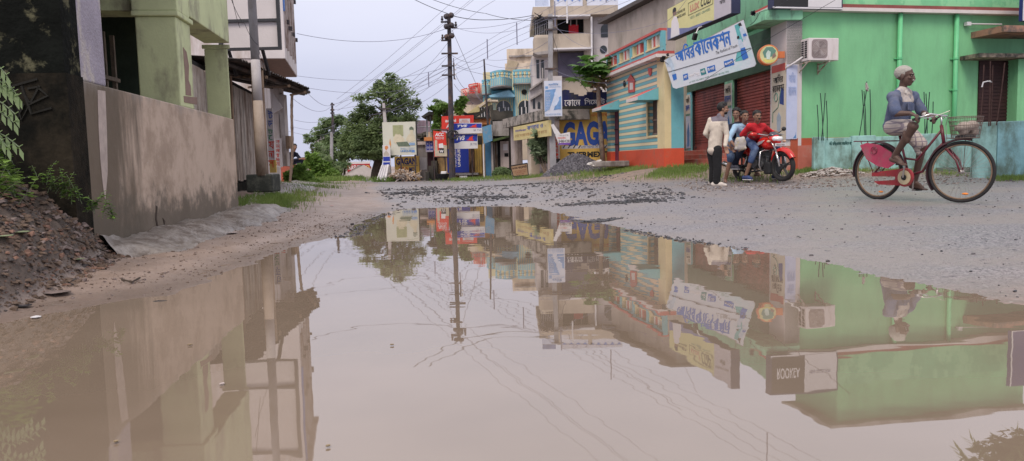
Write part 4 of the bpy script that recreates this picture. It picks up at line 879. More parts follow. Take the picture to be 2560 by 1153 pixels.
# beige flats
f = Frame(XY(1333, 36), XY(1545, 36)); root = thing('beige_flats', P(1430,380,37), 'beige three storey flats with railings, balconies and a red cloth in a window', 'building')
m_bei = M_('beige_render', (.46,.39,.32), .8, .08, 2, (.24,.20,.17), .30, 1.6, .8); m_bei2 = M_('pale_lilac_render', (.50,.46,.46), .8, .08, 2, (.3,.27,.26), .28, 1.5, .8)
fb(root, 'main_wall', f, 1376, 18, 1545, 392, m_bei, -.8, 8)
fb(root, 'roof_band', f, 1332, 15, 1545, 37, m_bei, .2, 6)
fb(root, 'balcony_front', f, 1334, 86, 1384, 138, m_bei, .3, 1.2, .15); fb(root, 'balcony_front', f, 1384, 84, 1478, 120, m_bei, .1, 1)
fb(root, 'balcony_roof', f, 1334, 36, 1384, 42, m_bei, .4, 1.6); fb(root, 'sunshade', f, 1378, 37, 1476, 41, m_wsign, .5, .8)
fb(root, 'window_void', f, 1393, 40, 1460, 84, m_dark, -.6, .1); fb(root, 'balcony_void', f, 1336, 42, 1370, 88, m_dark, -.4, .4)
fb(root, 'column', f, 1372, 36, 1393, 90, m_bei, -.3, .5); fb(root, 'column', f, 1460, 40, 1480, 138, m_bei, -.3, .5)
for i in range(7): 
    fb(root, 'balcony_grille', f, 1338+i*4.6, 42, 1339.2+i*4.6, 88, m_pole, .1, .04)
rc = fb(root, 'red_cloth', f, 1422, 62, 1446, 84, M_('red_cloth', (.50,.02,.03), .8, .3, 9), -.45, .04); fb(root, 'cloth_straps', f, 1425, 46, 1428, 64, m_pinkw, -.44, .03); fb(root, 'cloth_straps', f, 1440, 46, 1443, 64, m_pinkw, -.44, .03)
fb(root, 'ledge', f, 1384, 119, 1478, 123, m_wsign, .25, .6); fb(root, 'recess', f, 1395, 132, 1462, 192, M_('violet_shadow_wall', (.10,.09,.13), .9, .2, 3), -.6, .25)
fb(root, 'lower_wall', f, 1333, 138, 1372, 400, m_bei2, -.5, 5)
fp(root, 'curved_slab', f, [(1333,132),(1372,126),(1372,134),(1345,137)], m_greyw, .6, 1)
for x in (1341, 1353): fb(root, 'arched_window', f, x, 150, x+7, 196, m_glass, -.48, .04)
fb(root, 'stair_wall', f, 1484, 26, 1545, 260, m_bei2, -.5, 3)
for cx, cy, rx_, ry_ in ((1521, 84, 19, 26), (1508.5, 124, 9, 10)):
    cxu, cz = f.uv(cx, cy, -.5); ru = abs(f.uv(cx+rx_, cy, -.5)[0]-cxu); rv = abs(f.uv(cx, cy-ry_, -.5)[1]-cz)
    pts = [(cxu+ru*math.cos(a), cz+rv*math.sin(a)) for a in np.linspace(0, 2*math.pi, 28, endpoint=False)] if rx_ < 15 else [(cxu+ru, cz-rv*.35), (cxu+ru, cz+rv*.4)]+[(cxu+ru*math.cos(a), cz+rv*.4+rv*.6*math.sin(a)) for a in np.linspace(.2, math.pi, 14)]+[(cxu-ru, cz-rv*.35)]
    mb = MB(); mb.fpoly(f, pts, -.5, -.47); mb.build('window', m_glass, root)
mb = MB(); a0, a1, b0, b1 = f.r(1338, -4, 1372, 16)
for i in range(12): mb.fbox(f, a0+(a1-a0)*i/12, a0+(a1-a0)*(i+.35)/12, b0, b1, .05, .1)
mb.fbox(f, a0, a1, b1, b1+.08, .02, .14); mb.build('roof_railing', M_('blue_railing', (.16,.22,.42), .6, .3, 9), root)
a0, a1, b0, b1 = f.r(1386, -6, 1545, 16); mb = MB(); k = 60
for i in range(k): mb.fbox(f, a0+(a1-a0)*i/k, a0+(a1-a0)*(i+.6)/k, b0, b1, .05, .09)
mb.fbox(f, a0, a1, b1, b1+.08, .02, .14); mb.build('roof_railing', M_('white_railing', (.60,.60,.68), .6, .1, 9), root)
for i in range(9):
    u = a0+(a1-a0)*(i+.5)/9; mb = MB(); mb.fpoly(f, [(u-.15, b0+.45), (u, b0+.2), (u+.15, b0+.45), (u, b0+.5)], .1, .12); mb.build('blue_motif', M_('blue_motif_paint', (.15,.25,.55)), root)
for x in (1376, 1458): fb(root, 'roof_post', f, x, -6, x+9, 18, m_bei, .12, .3)
mb = MB(); mb.tube([f.p(*f.uv(1478.5,42,.1), .1), f.p(*f.uv(1480,190,.1), .1)], .05, 6); mb.build('drain_pipe', m_wsign, root)
mb = MB(); mb.tube([f.p(*f.uv(1417,2,.6), .6), f.p(*f.uv(1418,58,.6), .6)], .04, 6); mb.build('flag_rod', m_wsign, root)
# grille / sheds at the foot of the flats
root = thing('low_lilac_house', P(1350,300,34), 'low lilac house with stepped gables between the blue house and the poster pole', 'house'); f = FY(34.5)
fp(root, 'wall', f, [(1325,330),(1325,222),(1376,190),(1405,190),(1405,330)], m_bei2, 0, 3); fp(root, 'gable_trim', f, [(1324,222),(1356,200),(1356,204),(1324,227)], m_greyw, .2, .4); fp(root, 'gable_trim', f, [(1326,246),(1354,230),(1354,234),(1326,251)], m_greyw, .2, .4)
fb(root, 'window', f, 1332, 246, 1338, 272, m_glass, .02, .03); fp(root, 'arched_window', f, [(1344,272),(1344,258),(1347,253),(1351,258),(1351,272)], m_glass, .02, .03); fb(root, 'pipe', f, 1356, 170, 1359, 280, m_greyw, .1, .1)
# blue and yellow balcony house
m_by = M_('blue_yellow_base', (.20,.47,.58), .7, .08, 3); m_yy = M_('pale_yellow_stripe', (.62,.55,.34), .7, .08, 3)
root = thing('striped_balcony_house', P(1270,300,39), 'blue and yellow striped house with a round balustraded balcony', 'house'); f = Frame(XY(1200, 39), XY(1345, 39))
fb(root, 'wall', f, 1208, 226, 1336, 300, m_by, -1.5, 6)
fb(root, 'tower_wall', f, 1286, 205, 1336, 300, m_by, -1.0, 3)
mb = MB()
for i in range(11): fb_ = f.r(1289+i*4.4, 210, 1291.2+i*4.4, 298, -.98); mb.fbox(f, fb_[0], fb_[1], fb_[2], fb_[3], -1.0, -.98)
for i in range(16): fb_ = f.r(1211+i*4.6, 246, 1213.3+i*4.6, 298, -1.48); mb.fbox(f, fb_[0], fb_[1], fb_[2], fb_[3], -1.5, -1.48)
mb.build('stripe', m_yy, root)
def arcwin(cx, cy, rx_, ry_, n):
    cu_, cz = f.uv(cx, cy, n); ru = abs(f.uv(cx+rx_, cy, n)[0]-cu_); rv = abs(f.uv(cx, cy-ry_, n)[1]-cz)
    P2 = lambda k_: [(cu_+ru*k_*math.cos(a), cz+rv*k_*math.sin(a)) for a in np.linspace(0, math.pi, 16)]
    mb = MB(); mb.fpoly(f, P2(1.15), n-.01, n+.01); w_ = mb.build('window', m_yy, root); mb = MB(); mb.fpoly(f, P2(1), n+.01, n+.02); mb.build('pane', m_glass, w_)
    mb = MB(); mb.fbox(f, cu_-.03, cu_+.03, cz, cz+rv, n+.02, n+.03); mb.build('mullion', m_wsign, w_)
arcwin(1259, 270, 18, 18, -1.46); arcwin(1313, 268, 17, 17, -.96)
fb(root, 'lower_window', f, 1241, 271, 1277, 296, m_glass, -1.44, .02); fb(root, 'lower_window', f, 1297, 268, 1330, 296, m_glass, -.95, .02)
for x in (1247, 1262, 1270, 1303, 1314, 1324): fb(root, 'window_bar', f, x, 268, x+2.5, 296, m_wsign, -.93 if x > 1290 else -1.43, .02)
cu_, cz = f.uv(1310.5, 230, -.95); mb = MB(); mb.fpoly(f, [(cu_+.13*math.cos(a)*1.1, cz+.13*math.sin(a)) for a in np.linspace(0, 2*math.pi, 18, endpoint=False)], -.98, -.94); mb.build('round_window', m_dark, root)
def balcony(x0, x1, ytop, ymid, ybot, depth, n, arc):
    """parapet with balusters, following an arc in plan"""
    cu0 = f.uv(x0, ytop, n)[0]; cu1 = f.uv(x1, ytop, n)[0]; xm = (x0+x1)/2; zt_ = f.uv(xm, ytop, n)[1]; zm = f.uv(xm, ymid, n)[1]; zb_ = f.uv(xm, ybot, n)[1]
    def pp(t, z): return f.p(cu0+(cu1-cu0)*t, z, n+arc*math.sin(math.pi*t))
    b = MB(); k = 24
    bal = None
    for lo, hi, nm_ in ((zb_, zm, 'balcony_wall'), (zt_-.1, zt_, 'balcony_rail')):
        b = MB()
        for i in range(k):
            a, c_ = pp(i/k, lo), pp((i+1)/k, lo); a2, c2 = pp(i/k, hi), pp((i+1)/k, hi); o_ = f.N*-.1
            b.hexa([a, c_, c_+o_, a+o_, a2, c2, c2+o_, a2+o_])
        o_b = b.build(nm_, m_by, bal or root); bal = bal or o_b
    nb = int((x1-x0)/5.2)
    for i in range(nb):
        t = (i+.5)/nb; b = MB(); b.lathe(pp(t, zm)+f.N*-.05, (0,0,1), [(0,.05),(.1,.03),((zt_-zm)*.4,.075),((zt_-zm)*.75,.035),(zt_-zm-.05,.06)], 6); b.build('baluster', m_yy if i % 2 else m_by, bal)
    b = MB()
    for i in range(0, 24, 2):
        a, c_ = pp(i/24+.01, zb_+.02), pp((i+1)/24-.01, zb_+.02); a2, c2 = pp(i/24+.01, zm-.05), pp((i+1)/24-.01, zm-.05); o1 = f.N*.01
        b.hexa([a+o1, c_+o1, c_, a, a2+o1, c2+o1, c2, a2])
    b.build('stripe', m_yy, bal)
    b = MB(); pts = [pp(i/24, zb_-.06) for i in range(25)]; back = [f.p(cu1, zb_-.06, n-1.5), f.p(cu0, zb_-.06, n-1.5)]
    allp = pts+back; kk = len(allp); b.add(allp+[q+Vector((0,0,.06)) for q in allp], [tuple(range(kk-1,-1,-1)), tuple(range(kk, 2*kk))]+[(i, (i+1) % kk, (i+1) % kk+kk, i+kk) for i in range(kk)]); b.build('balcony_slab', m_greyw, bal)
balcony(1225, 1280, 180, 198, 217, 1, -.6, .9); balcony(1282, 1336, 174, 195, 208, 1, -.8, .15); balcony(1204, 1228, 200, 214, 234, 1, -1.2, .3)
fb(root, 'upper_wall', f, 1208, 180, 1284, 228, m_yy, -2.5, 4)
mb = MB(); mb.fpoly(f, ccw(f.poly([(1222,240),(1272,226),(1288,240),(1286,243),(1226,244)], -.8)), -1.6, -.6); mb.build('ribbed_shade', M_('bright_blue_sheet', (.26,.52,.68), .5, .15, 9), root)
# cream building and its stair far behind
root = thing('cream_far_building', P(1300,180,50), 'plain cream building rising behind the striped balcony house', 'building'); f = FY(50)
fb(root, 'wall', f, 1265, 158, 1345, 400, m_cream, 0, 5); fb(root, 'upper_wall', f, 1267, 122, 1340, 160, m_cream, -.6, 5); fb(root, 'cornice', f, 1272, 138, 1340, 142, m_greyw, -.4, .3)
fp(root, 'stair_flank', f, [(1262,180),(1270,150),(1297,155),(1285,180)], M_('ochre_grey', (.38,.31,.22)), .1, .1)
# grey building behind the striped cottage
fG = fpx(1524, 29, 1690, 23.6); root = thing('grey_rendered_building', fG.p(3,0,-2), 'tall plain grey rendered building behind the striped cottage', 'building'); zt = fG.uv(1524, 46)[1]
mb = MB(); mb.fbox(fG, 0, fG.len, 0, zt-.15, -4, 0); mb.build('wall', M_('grey_cement_render', (.46,.39,.34), .85, .12, 1.2, (.30,.26,.22), .35, 1.2, .5), root)
mb = MB(); mb.fbox(fG, -.3, fG.len+.2, zt-.13, zt, -4.3, .3); mb.build('roof_slab', M_('dark_slab_edge', (.10,.085,.08), .8), root)
# electric iron pole with insulators
Y = 29.3; root = thing('iron_electric_pole', P(1131,453,Y), 'tall dark iron pole with insulator discs before the dealer boards', 'pole')
mb = MB(); a = P(1131,455,Y); b_ = P(1122,35,Y); mb.tube([a, a.lerp(b_, .4), b_], [.13,.10,.07], 8); mb.build('pole_shaft', m_steel, root)
px_ = lambda y: 1122+9*(y-35)/420
for y, sides in ((55, (-1,)), (69, (1,)), (101, (-1,)), (134, (-1,1)), (165, (-1,)), (188, (-1,))):
    mb = MB(); 
    for s in sides: mb.box(P(px_(y)+s*8, y, Y-.1), (.38, .06, .06))
    if len(sides) == 2 or y > 150: mb.box(P(px_(y), y, Y-.12), (.3,.06,.05))
    ar = mb.build('cross_arm', m_steel, root)
    if y < 110:
        for s in sides:
            mb = MB(); q = P(px_(y)+s*17, y, Y-.1); mb.lathe(q, (0,0,1), [(0,.02),(.05,.02),(.06,.05),(.12,.05),(.14,.03),(.2,.04),(.22,.01)], 8); mb.build('pin_insulator', m_steel, ar, smooth=True)
for y in (41, 66, 92):
    for s in (-1, 1):
        mb = MB(); mb.lathe(P(px_(y)+s*4.5, y+(-2 if s > 0 else 1), Y-.2), (.5*s,-.8,0), [(0,.03),(.02,.10),(.05,.11),(.06,.05),(.1,.05),(.11,.09),(.13,.03)], 12); mb.build('disc_insulator', m_steel, root, smooth=True)
mb = MB(); mb.box(P(1135,178,Y-.05), (.05,.05,.62)); mb.build('side_bracket', m_steel, root)
for y in (163, 174, 186, 197):
    mb = MB(); mb.ell(P(1139,y,Y-.05), (.03,.03,.04), n=8, k=5); mb.build('shackle', m_wsign, root)
mb = MB(); mb.ring(P(1130,337,29.3-.2), (0.2,-1,0), .16, .03, 20, 5); mb.ring(P(1136,337,29.3-.2), (0.4,-1,0.1), .15, .025, 20, 5); mb.build('cable_coil', m_black, root)
# thin leaning pole near the balcony house
mb = MB(); mb.tube([P(1210,148,30), P(1219,300,30), P(1222,330,30)], [.035,.05,.05], 6); one(mb, 'thin_iron_pole', m_steel, 'thin slightly leaning iron pole before the striped balcony house', 'pole')
mb = MB(); mb.tube([P(830,257,44), P(833,332,44)], [.06,.08], 6); mb.tube([P(829,330,44), P(829,450,44)], [.10,.13], 4, 1)
for y in (262,275,283): mb.box(P(831,y,43.9), (.22,.08,.09))
one(mb, 'distant_pole', [m_steel, m_pole], 'distant dark topped pole left of the big tree', 'pole')
# ------------------------------------------------------------------ RIGHT SIDE: striped cottage
m_stripe = bpy.data.materials.new('striped_wall'); m_stripe.use_nodes = True; nt = m_stripe.node_tree; N = nt.nodes; L = nt.links; b = N['Principled BSDF']
tc = N.new('ShaderNodeTexCoord'); sx = N.new('ShaderNodeSeparateXYZ'); L.new(tc.outputs['Object'], sx.inputs[0])
wv = N.new('ShaderNodeMath'); wv.operation = 'MULTIPLY'; wv.inputs[1].default_value = 1/.168; L.new(sx.outputs[2], wv.inputs[0])
frn = N.new('ShaderNodeMath'); frn.operation = 'FRACT'; L.new(wv.outputs[0], frn.inputs[0])
gt = N.new('ShaderNodeMath'); gt.operation = 'GREATER_THAN'; gt.inputs[1].default_value = .5; L.new(frn.outputs[0], gt.inputs[0])
c = mixc(gt.outputs[0], (.70, .60, .40), (.17, .43, .48)); c = mixc(mr(nz(3, 6, .7), .58, .8, 0, .5), c, (.25, .27, .24))
pp_ = N.new('ShaderNodeMath'); pp_.operation = 'PINGPONG'; pp_.inputs[1].default_value = .25; ad = N.new('ShaderNodeMath'); ad.inputs[1].default_value = .0; L.new(frn.outputs[0], pp_.inputs[0])
gr = mr(pp_.outputs[0], .0, .05); c = mixc(gr, (.09, .13, .12), c); L.new(c, b.inputs['Base Color']); b.inputs['Roughness'].default_value = .75
m_teal = mat('teal_paint', (.15,.42,.48), .7, .1, 3, (.2,.25,.22), .2, 3); m_creamy = mat('cream_yellow_paint', (.66,.55,.32), .7, .08, 3); m_redp = mat('red_plinth_paint', (.58,.085,.04), .7, .12, 3, (.3,.12,.08), .25, 3)
m_redc = mat('pink_red_trim', (.50,.10,.09), .7, .1, 3); m_whp = mat('white_trim', (.64,.58,.56), .7, .08, 4)
fH = fpx(1519, 23.8, 1662, 18.9)
root = thing('striped_cottage', fH.p(2.5, .5, -1), 'cottage with blue and cream horizontal stripes, red base and hooded door and window', 'house')
LH = fH.len
du0, du1 = fH.uv(1528,340)[0], fH.uv(1548,340)[0]; wu0, wu1 = fH.uv(1620,295)[0], fH.uv(1643,295)[0]; wz1, wz0 = fH.uv(1631,250)[1], fH.uv(1631,338)[1]; dz1 = fH.uv(1538,278)[1]
mb = MB()
for a, b_, z0, z1 in ((0, du0, .9, 3.12), (du0, du1, dz1, 3.12), (du1, wu0, .9, 3.12), (wu0, wu1, .9, wz0), (wu0, wu1, wz1, 3.12), (wu1, LH, .9, 3.12)): mb.fbox(fH, a, b_, z0, z1, -.2, 0)
mb.build('wall', m_stripe, root)
mb = MB(); mb.fbox(fH, 0, du0, .35, .9, -.2, .02); mb.fbox(fH, du1, LH, .35, .9, -.2, .02); mb.build('red_base', m_redp, root)
mb = MB(); mb.fbox(fH, du0, du1, .35, .60, -.2, .15); mb.build('doorstep', m_redp, root)
mb = MB(); mb.fbox(fH, du0, du1, .6, dz1, -.17, -.12); d_ = mb.build('door', mat('purple_maroon_door', (.15,.035,.075), .5, .15, 6), root)
mb = MB()
for z in (1.1, 1.55): mb.fbox(fH, du0, du1, z, z+.03, -.12, -.10)
mb.fbox(fH, (du0+du1)/2-.015, (du0+du1)/2+.015, .6, dz1, -.12, -.10); mb.build('door_rail', m_black, d_)
mb = MB(); mb.fbox(fH, wu0, wu1, wz0, wz1, -.18, -.14); w_ = mb.build('window', mat('brown_window', (.10,.06,.05), .4, .2, 6), root)
for z in (wz0+(wz1-wz0)*.42, wz0+.02): 
    mb = MB(); mb.fbox(fH, wu0, wu1, z, z+.03, -.14, -.11); mb.build('window_rail', mat('pale_brown_rail', (.3,.2,.17), .6), w_)
mb = MB(); mb.fbox(fH, wu0-.06, wu0, wz0-.02, wz1, -.05, .03); mb.fbox(fH, wu0-.06, wu1, wz0-.06, wz0-.02, -.05, .03); mb.build('window_surround', m_creamy, root)
def hood(u0, u1, zt, zb, dep, nm='hood'):
    zt, zb = max(zt, zb), min(zt, zb); h = zt-zb
    mb = MB(); q = [fH.p(u0,zb,0),fH.p(u1,zb,0),fH.p(u1,zb,dep),fH.p(u0,zb,dep),fH.p(u0,zt,0),fH.p(u1,zt,0),fH.p(u1,zb+.09,dep),fH.p(u0,zb+.09,dep)]
    mb.add(q, [(0,3,2,1),(1,2,6,5),(0,4,7,3)], 0); mb.add(q, [(3,7,6,2)], 1); mb.add(q, [(4,5,6,7)], 2); mb.build(nm, [m_teal, m_whp, m_redc], root)
hood(wu0-.12, wu1+.12, fH.uv(1644,218)[1], fH.uv(1644,250)[1], .55); hood(du0-.15, du1+.05, fH.uv(1548,249)[1], fH.uv(1548,274)[1], .55)
mb = MB(); mb.fbox(fH, -.1, LH+.05, 3.12, 3.20, -.25, .22); mb.build('cornice', m_whp, root); mb = MB(); mb.fbox(fH, -.1, LH+.05, 3.203, 3.27, -.25, .16); mb.build('cornice_band', m_redc, root)
mb = MB(); mb.fbox(fH, 0, LH-.2, 3.27, 3.42, -.12, .0); mb.fbox(fH, 0, LH-.2, 3.74, 3.80, -.12, .0)
k = 4; pu = np.linspace(0, LH-.2, k+1)
for i in range(k+1): mb.fbox(fH, max(0, pu[i]-.09), min(LH-.2, pu[i]+.09), 3.42, 3.74, -.12, .0)
mb.build('parapet', m_teal, root)
mb = MB(); mb.fbox(fH, 0, LH-.2, 3.80, 3.86, -.15, .04); mb.build('parapet_cap', m_redc, root)
for i in range(k):
    mb = MB(); mb.fbox(fH, pu[i]+.09, pu[i+1]-.09, 3.42, 3.46, -.12, .02); mb.fbox(fH, pu[i]+.09, pu[i]+.17, 3.46, 3.74, -.12, -.02); fr_b = mb.build('parapet_opening', m_creamy, root)
    for j in range(3):
        uu = pu[i]+.35+.13*j+.1; mb = MB(); mb.fbox(fH, uu, uu+.07, 3.46, 3.74, -.11, -.03); mb.build('baluster', m_redc if j % 2 == i % 2 else m_whp, fr_b)
def hq(name, pts, m_, n, th=.02): mb = MB(); mb.fpoly(fH, ccw(fH.poly(pts)), n-th, n); return mb.build(name, m_, root)
hq('niche_panel', [(1573,202),(1588,202),(1588,230),(1573,232)], m_redc, .03); hq('niche_roof', [(1570,203),(1580,186),(1591,203)], m_redc, .045); hq('niche_face', [(1577,207),(1585,207),(1585,224),(1577,225)], m_whp, .035)
hq('red_motif', [(1622,171),(1631,170),(1630,186),(1627,190),(1624,187)], m_redc, .03); hq('black_plaque', [(1560,206),(1562,201),(1565,206),(1565,214),(1562,218),(1560,213)], m_black, .03)
mb = MB(); q0 = fH.p(LH, 0, 0); fHs = Frame((q0.x, q0.y+.0), (q0.x+3, q0.y+.5)); mb.fbox(fHs, .0, .17, .9, 3.12, -.5, .006); mb.build('corner_strip', m_creamy, root)
mb = MB(); mb.fbox(fHs, .17, .5, .9, 3.12, -.5, .003); mb.build('side_wall', m_teal, root); mb = MB(); mb.fbox(fHs, .0, .5, .35, .9, -.5, .012); mb.build('side_base', m_redp, root)
mb = MB(); mb.fbox(fH, .0, LH-.1, 3.0, 3.11, -.45, -.2); mb.build('roof_slab', m_whp, root)
# ------------------------------------------------------------------ green shop
m_gr = mat('leaf_green_wall', (.205,.52,.26), .65, .10, .8, (.15,.36,.19), .32, 1.6, .85, .12, 30, soft=.18); m_gr2 = mat('pale_green_shop', (.24,.54,.34), .7, .08, 2, (.10,.17,.12), .28, 3, .6, .1)
m_shut = mat('red_brown_shutter', (.36,.09,.075), .55, .18, 3, (.14,.04,.035), .35, 2, .6); m_redw2 = mat('brick_red_plinth', (.44,.085,.04), .75, .15, 3, (.28,.10,.07), .35, 2, .5)
m_step = mat('faded_red_step', (.50,.15,.11), .75, .18, 3, (.36,.25,.21), .35, 3)
fS_ = Frame((5.40, 23.3), (6.05, 16.75)); LS = fS_.len
fW = Frame((6.05, 16.75), (13.6, 18.35))
fS_.N = fS_.U.cross(Vector((0,0,1)))
root = thing('green_shop_building', (8.5, 19.5, .3), 'bright green corner shop building with two red brown roller shutters', 'building')
ZF = .86; ZL = 2.62
def ux(x, y=300, n=0): return fS_.uv(x, y, n)[0]
mb = MB(); mb.fbox(fS_, 0, LS-.0, -.1, ZF, -3, .0); mb.build('shop_floor', m_step, root)
piers = [(0, ux(1727)), (ux(1811), ux(1831)), (ux(1926), LS)]
for i, (a, b_) in enumerate(piers):
    mb = MB(); mb.fbox(fS_, a, b_, ZF, ZL if i < 2 else 3.55, -.35, -.004 if i < 2 else .003); mb.build('pier', (m_teal, m_gr2, m_board)[i], root)
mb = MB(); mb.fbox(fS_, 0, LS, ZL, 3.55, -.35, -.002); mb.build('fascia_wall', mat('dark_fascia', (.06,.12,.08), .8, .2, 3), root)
mb = MB(); mb.fbox(fS_, 0, LS, 3.77, 4.62, -.35, .0); mb.build('shop_parapet', m_gr2, root)
for a, b_ in ((piers[0][1], piers[1][0]), (piers[1][1], piers[2][0])):
    mb = MB(); z = ZF+.16; vs = []; 
    while z < ZL:
        mb.fbox(fS_, a+.02, b_-.02, z, z+.052, -.16, -.118); mb.fbox(fS_, a+.02, b_-.02, z+.052, z+.075, -.16, -.142); z += .075
    sh = mb.build('roller_shutter', m_shut, root)
    mb = MB(); mb.fbox(fS_, a+.02, b_-.02, ZF+.005, ZF+.158, -.17, -.10); mb.build('bottom_rail', m_shut, sh)
    for x in (a, b_-.02): mb = MB(); mb.fbox(fS_, x, x+.02, ZF, ZL, -.18, -.05); mb.build('guide_rail', m_black, sh)
    mb = MB(); mb.box(fS_.p(a+.2, ZF+.1, -.09), (.06,.04,.05)); mb.build('lock', m_steel, sh)
uc = ux(1863, 60, .5)
mb = MB(); mb.fbox(fS_, uc, LS+.12, 3.55, 3.77, -.3, .55); mb.build('canopy_slab', m_gr2, root)
mb = MB(); mb.fbox(fS_, uc+.15, LS+.125, 3.775, 3.83, -.3, .45); mb.build('canopy_trim', m_whp, root); mb = MB(); mb.fbox(fS_, uc+.15, LS+.12, 3.833, 3.89, -.3, .42); mb.build('canopy_trim', m_redc, root)
# long green wall
mb = MB(); mb.fbox(fW, .1, fW.len, 1.02, 3.74, -.4, .0); mb.build('long_wall', m_gr, root)
mb = MB(); mb.fbox(fW, .1, fW.len, .05, 1.02, -.4, .03); mb.build('red_plinth', m_redw2, root)
mb = MB(); mb.fbox(fW, -.0, fW.len, 3.745, 3.82, -.4, .18); mb.build('wall_trim', m_whp, root); mb = MB(); mb.fbox(fW, 0, fW.len, 3.823, 3.90, -.4, .14); mb.build('wall_trim', mat('dark_red_trim', (.24,.07,.06), .7, .2, 4), root)
mb = MB(); mb.fbox(fW, 0, fW.len, 3.9, 4.6, -.35, .02); mb.build('wall_parapet', mat('mottled_green', (.18,.50,.26), .6, .1, 3, (.26,.60,.32), .48, 1.7, .3, soft=.04), root)
mb = MB(); mb.fbox(fW, 1.6, fW.len, 4.45, 4.58, -5, -.36); mb.build('roof_deck', m_greyw, root)
u2 = fW.uv(2190, 100)[0]
mb = MB(); mb.fbox(fW, u2, fW.len, 4.6, 6.0, -3, -1.2); mb.build('upper_storey', m_gr, root); mb = MB(); mb.fbox(fW, u2-.3, fW.len, 6.0, 6.1, -3.2, -1.0); mb.build('upper_slab', m_greyw, root)
# rear body to close the building
mb = MB(); mb.fbox(fW, 1.9, fW.len, .1, 4.4, -6, -.45); mb.build('rear_body', m_gr2, root)
# pipes
def pipe(x, ybot, nm='rain_pipe'):
    u, z0 = fW.uv(x, ybot, .07); mb = MB(); mb.tube([fW.p(u, z0, .07), fW.p(u, 3.74, .07)], .052, 10); p_ = mb.build(nm, mat('green_pipe_paint', (.14,.50,.24), .45, .08, 4), root, smooth=True)
    for z in (1.35, 2.05, 2.75): mb = MB(); mb.tube([fW.p(u,z-.02,.07), fW.p(u,z+.02,.07)], .066, 10); mb.fbox(fW, u-.1, u+.1, z-.012, z+.012, .005, .03); mb.build('pipe_clamp', mat('green_pipe_paint', (.14,.50,.24)), p_)
pipe(2243, 430); pipe(2382, 430)
# steps
for i, (d, z) in enumerate(((.95, .62), (.65, .74), (.35, .86))):
    mb = MB(); mb.fbox(fS_, ux(1740)-.0-.6, LS-.9, .2, z, .0, d); mb.build('step', m_step, root, bevel=.012)
mb = MB(); mb.fbox(fS_, ux(1740)-1.3, ux(1740)-.6, .2, .84, .0, .95); mb.build('step_cheek', m_redp, root, bevel=.01)
mb = MB(); mb.fbox(fS_, ux(1695), ux(1712), ZF-.2, 2.0, .02, .05); mb.build('grey_sheet', mat('grey_sheet', (.33,.32,.36), .6), root)
# rear shutter window with canopy at the right end
u0,u1,v0,v1 = fW.r(2444,152,2516,310)
mb = MB(); mb.fbox(fW, u0, u1, .3, v1, .0, .02); w_ = mb.build('window_recess', mat('dark_shutter_red', (.035,.012,.012), .7, .2, 4), root)
mb = MB(); z = .4
while z < v1: mb.fbox(fW, u0, u1, z, z+.05, .02, .035); z += .08
mb.build('shutter_slats', mat('dark_shutter_red', (.035,.012,.012)), w_)
mb = MB(); mb.fbox(fW, fW.uv(2434,150,.4)[0], fW.len, v1+.0, v1+.09, .0, .55); mb.build('window_canopy', mat('stained_canopy', (.28,.23,.18), .85, .3, 3, (.04,.04,.035), .5, 4), root)
mb = MB(); mb.fbox(fW, u1, u1+.5, .3, v1, .0, .30); mb.build('green_pier', m_gr, root)
mb = MB(); a0,a1,b0,b1 = fW.r(2500,66,2600,82,.8); mb.fbox(fW, a0, a1+1, b0, b1, .0, .9); mb.build('side_ledge', mat('ledge_orange', (.36,.19,.13), .8, .2, 4, (.1,.08,.07), .4, 4), root)
# tube light
root = thing('tube_light', fW.p(*fW.uv(2455,62), .05), 'short tube light fixed high on the green wall', 'light')
u0,u1,v0,v1 = fW.r(2408,57,2418,66); mb = MB(); mb.fbox(fW, u0,u1,v0,v1,.02,.12); mb.build('lamp_holder', m_wsign, root)
u0,u1,v0,v1 = fW.r(2419,60,2497,64); mb = MB(); mb.tube([fW.p(u0,(v0+v1)/2,.08), fW.p(u1,(v0+v1)/2,.08)], .016, 8); mb.build('tube', m_wsign, root)
# AC unit
root = thing('air_conditioner_unit', fW.p(*fW.uv(2052,150), .3), 'white outdoor air conditioner unit on brackets on the green wall', 'air conditioner')
n1_ = .42; u0 = fW.uv(2022,120,n1_)[0]; u1 = fW.uv(2097,120,n1_)[0]; v0 = fW.uv(2060,151,n1_)[1]; v1 = fW.uv(2060,95,n1_)[1]
m_ac = mat('ac_white', (.66,.60,.60), .45, .04, 4, (.45,.38,.34), .2, 2, .8); mb = MB(); mb.fbox(fW, u0, u1, v0, v1, n1_-.30, n1_); body = mb.build('casing', m_ac, root, bevel=.012)
uc_, vc_ = fW.uv(2049, 122, n1_); R_ = (v1-v0)*.40
mb = MB(); mb.fpoly(fW, [(uc_+R_*max(-1,min(1,1.25*math.cos(a))), vc_+R_*1.05*max(-1,min(1,1.25*math.sin(a)))) for a in np.linspace(0,2*math.pi,28,endpoint=False)], n1_, n1_+.006); gr_ = mb.build('fan_grille', mat('ac_grille_grey', (.27,.22,.22), .6), root)
mb = MB()
for k in range(1, 7): mb.ring(fW.p(uc_, vc_, n1_+.014), fW.N, R_*.15*k, .0035, 24, 4)
mb.build('grille_rings', mat('ac_ring', (.5,.44,.42), .5), gr_)
for k in range(4):
    a = k*math.pi/2+.5; mb = MB(); pts = [(uc_+R_*.9*r_*math.cos(a+q), vc_+R_*.9*r_*math.sin(a+q)) for r_, q in ((.15,0),(.55,-.25),(.95,-.3),(.95,.25),(.6,.3))]; mb.fpoly(fW, ccw(pts), n1_+.006, n1_+.010); mb.build('fan_blade', mat('fan_blade_grey', (.36,.31,.31), .5), gr_)
mb = MB()
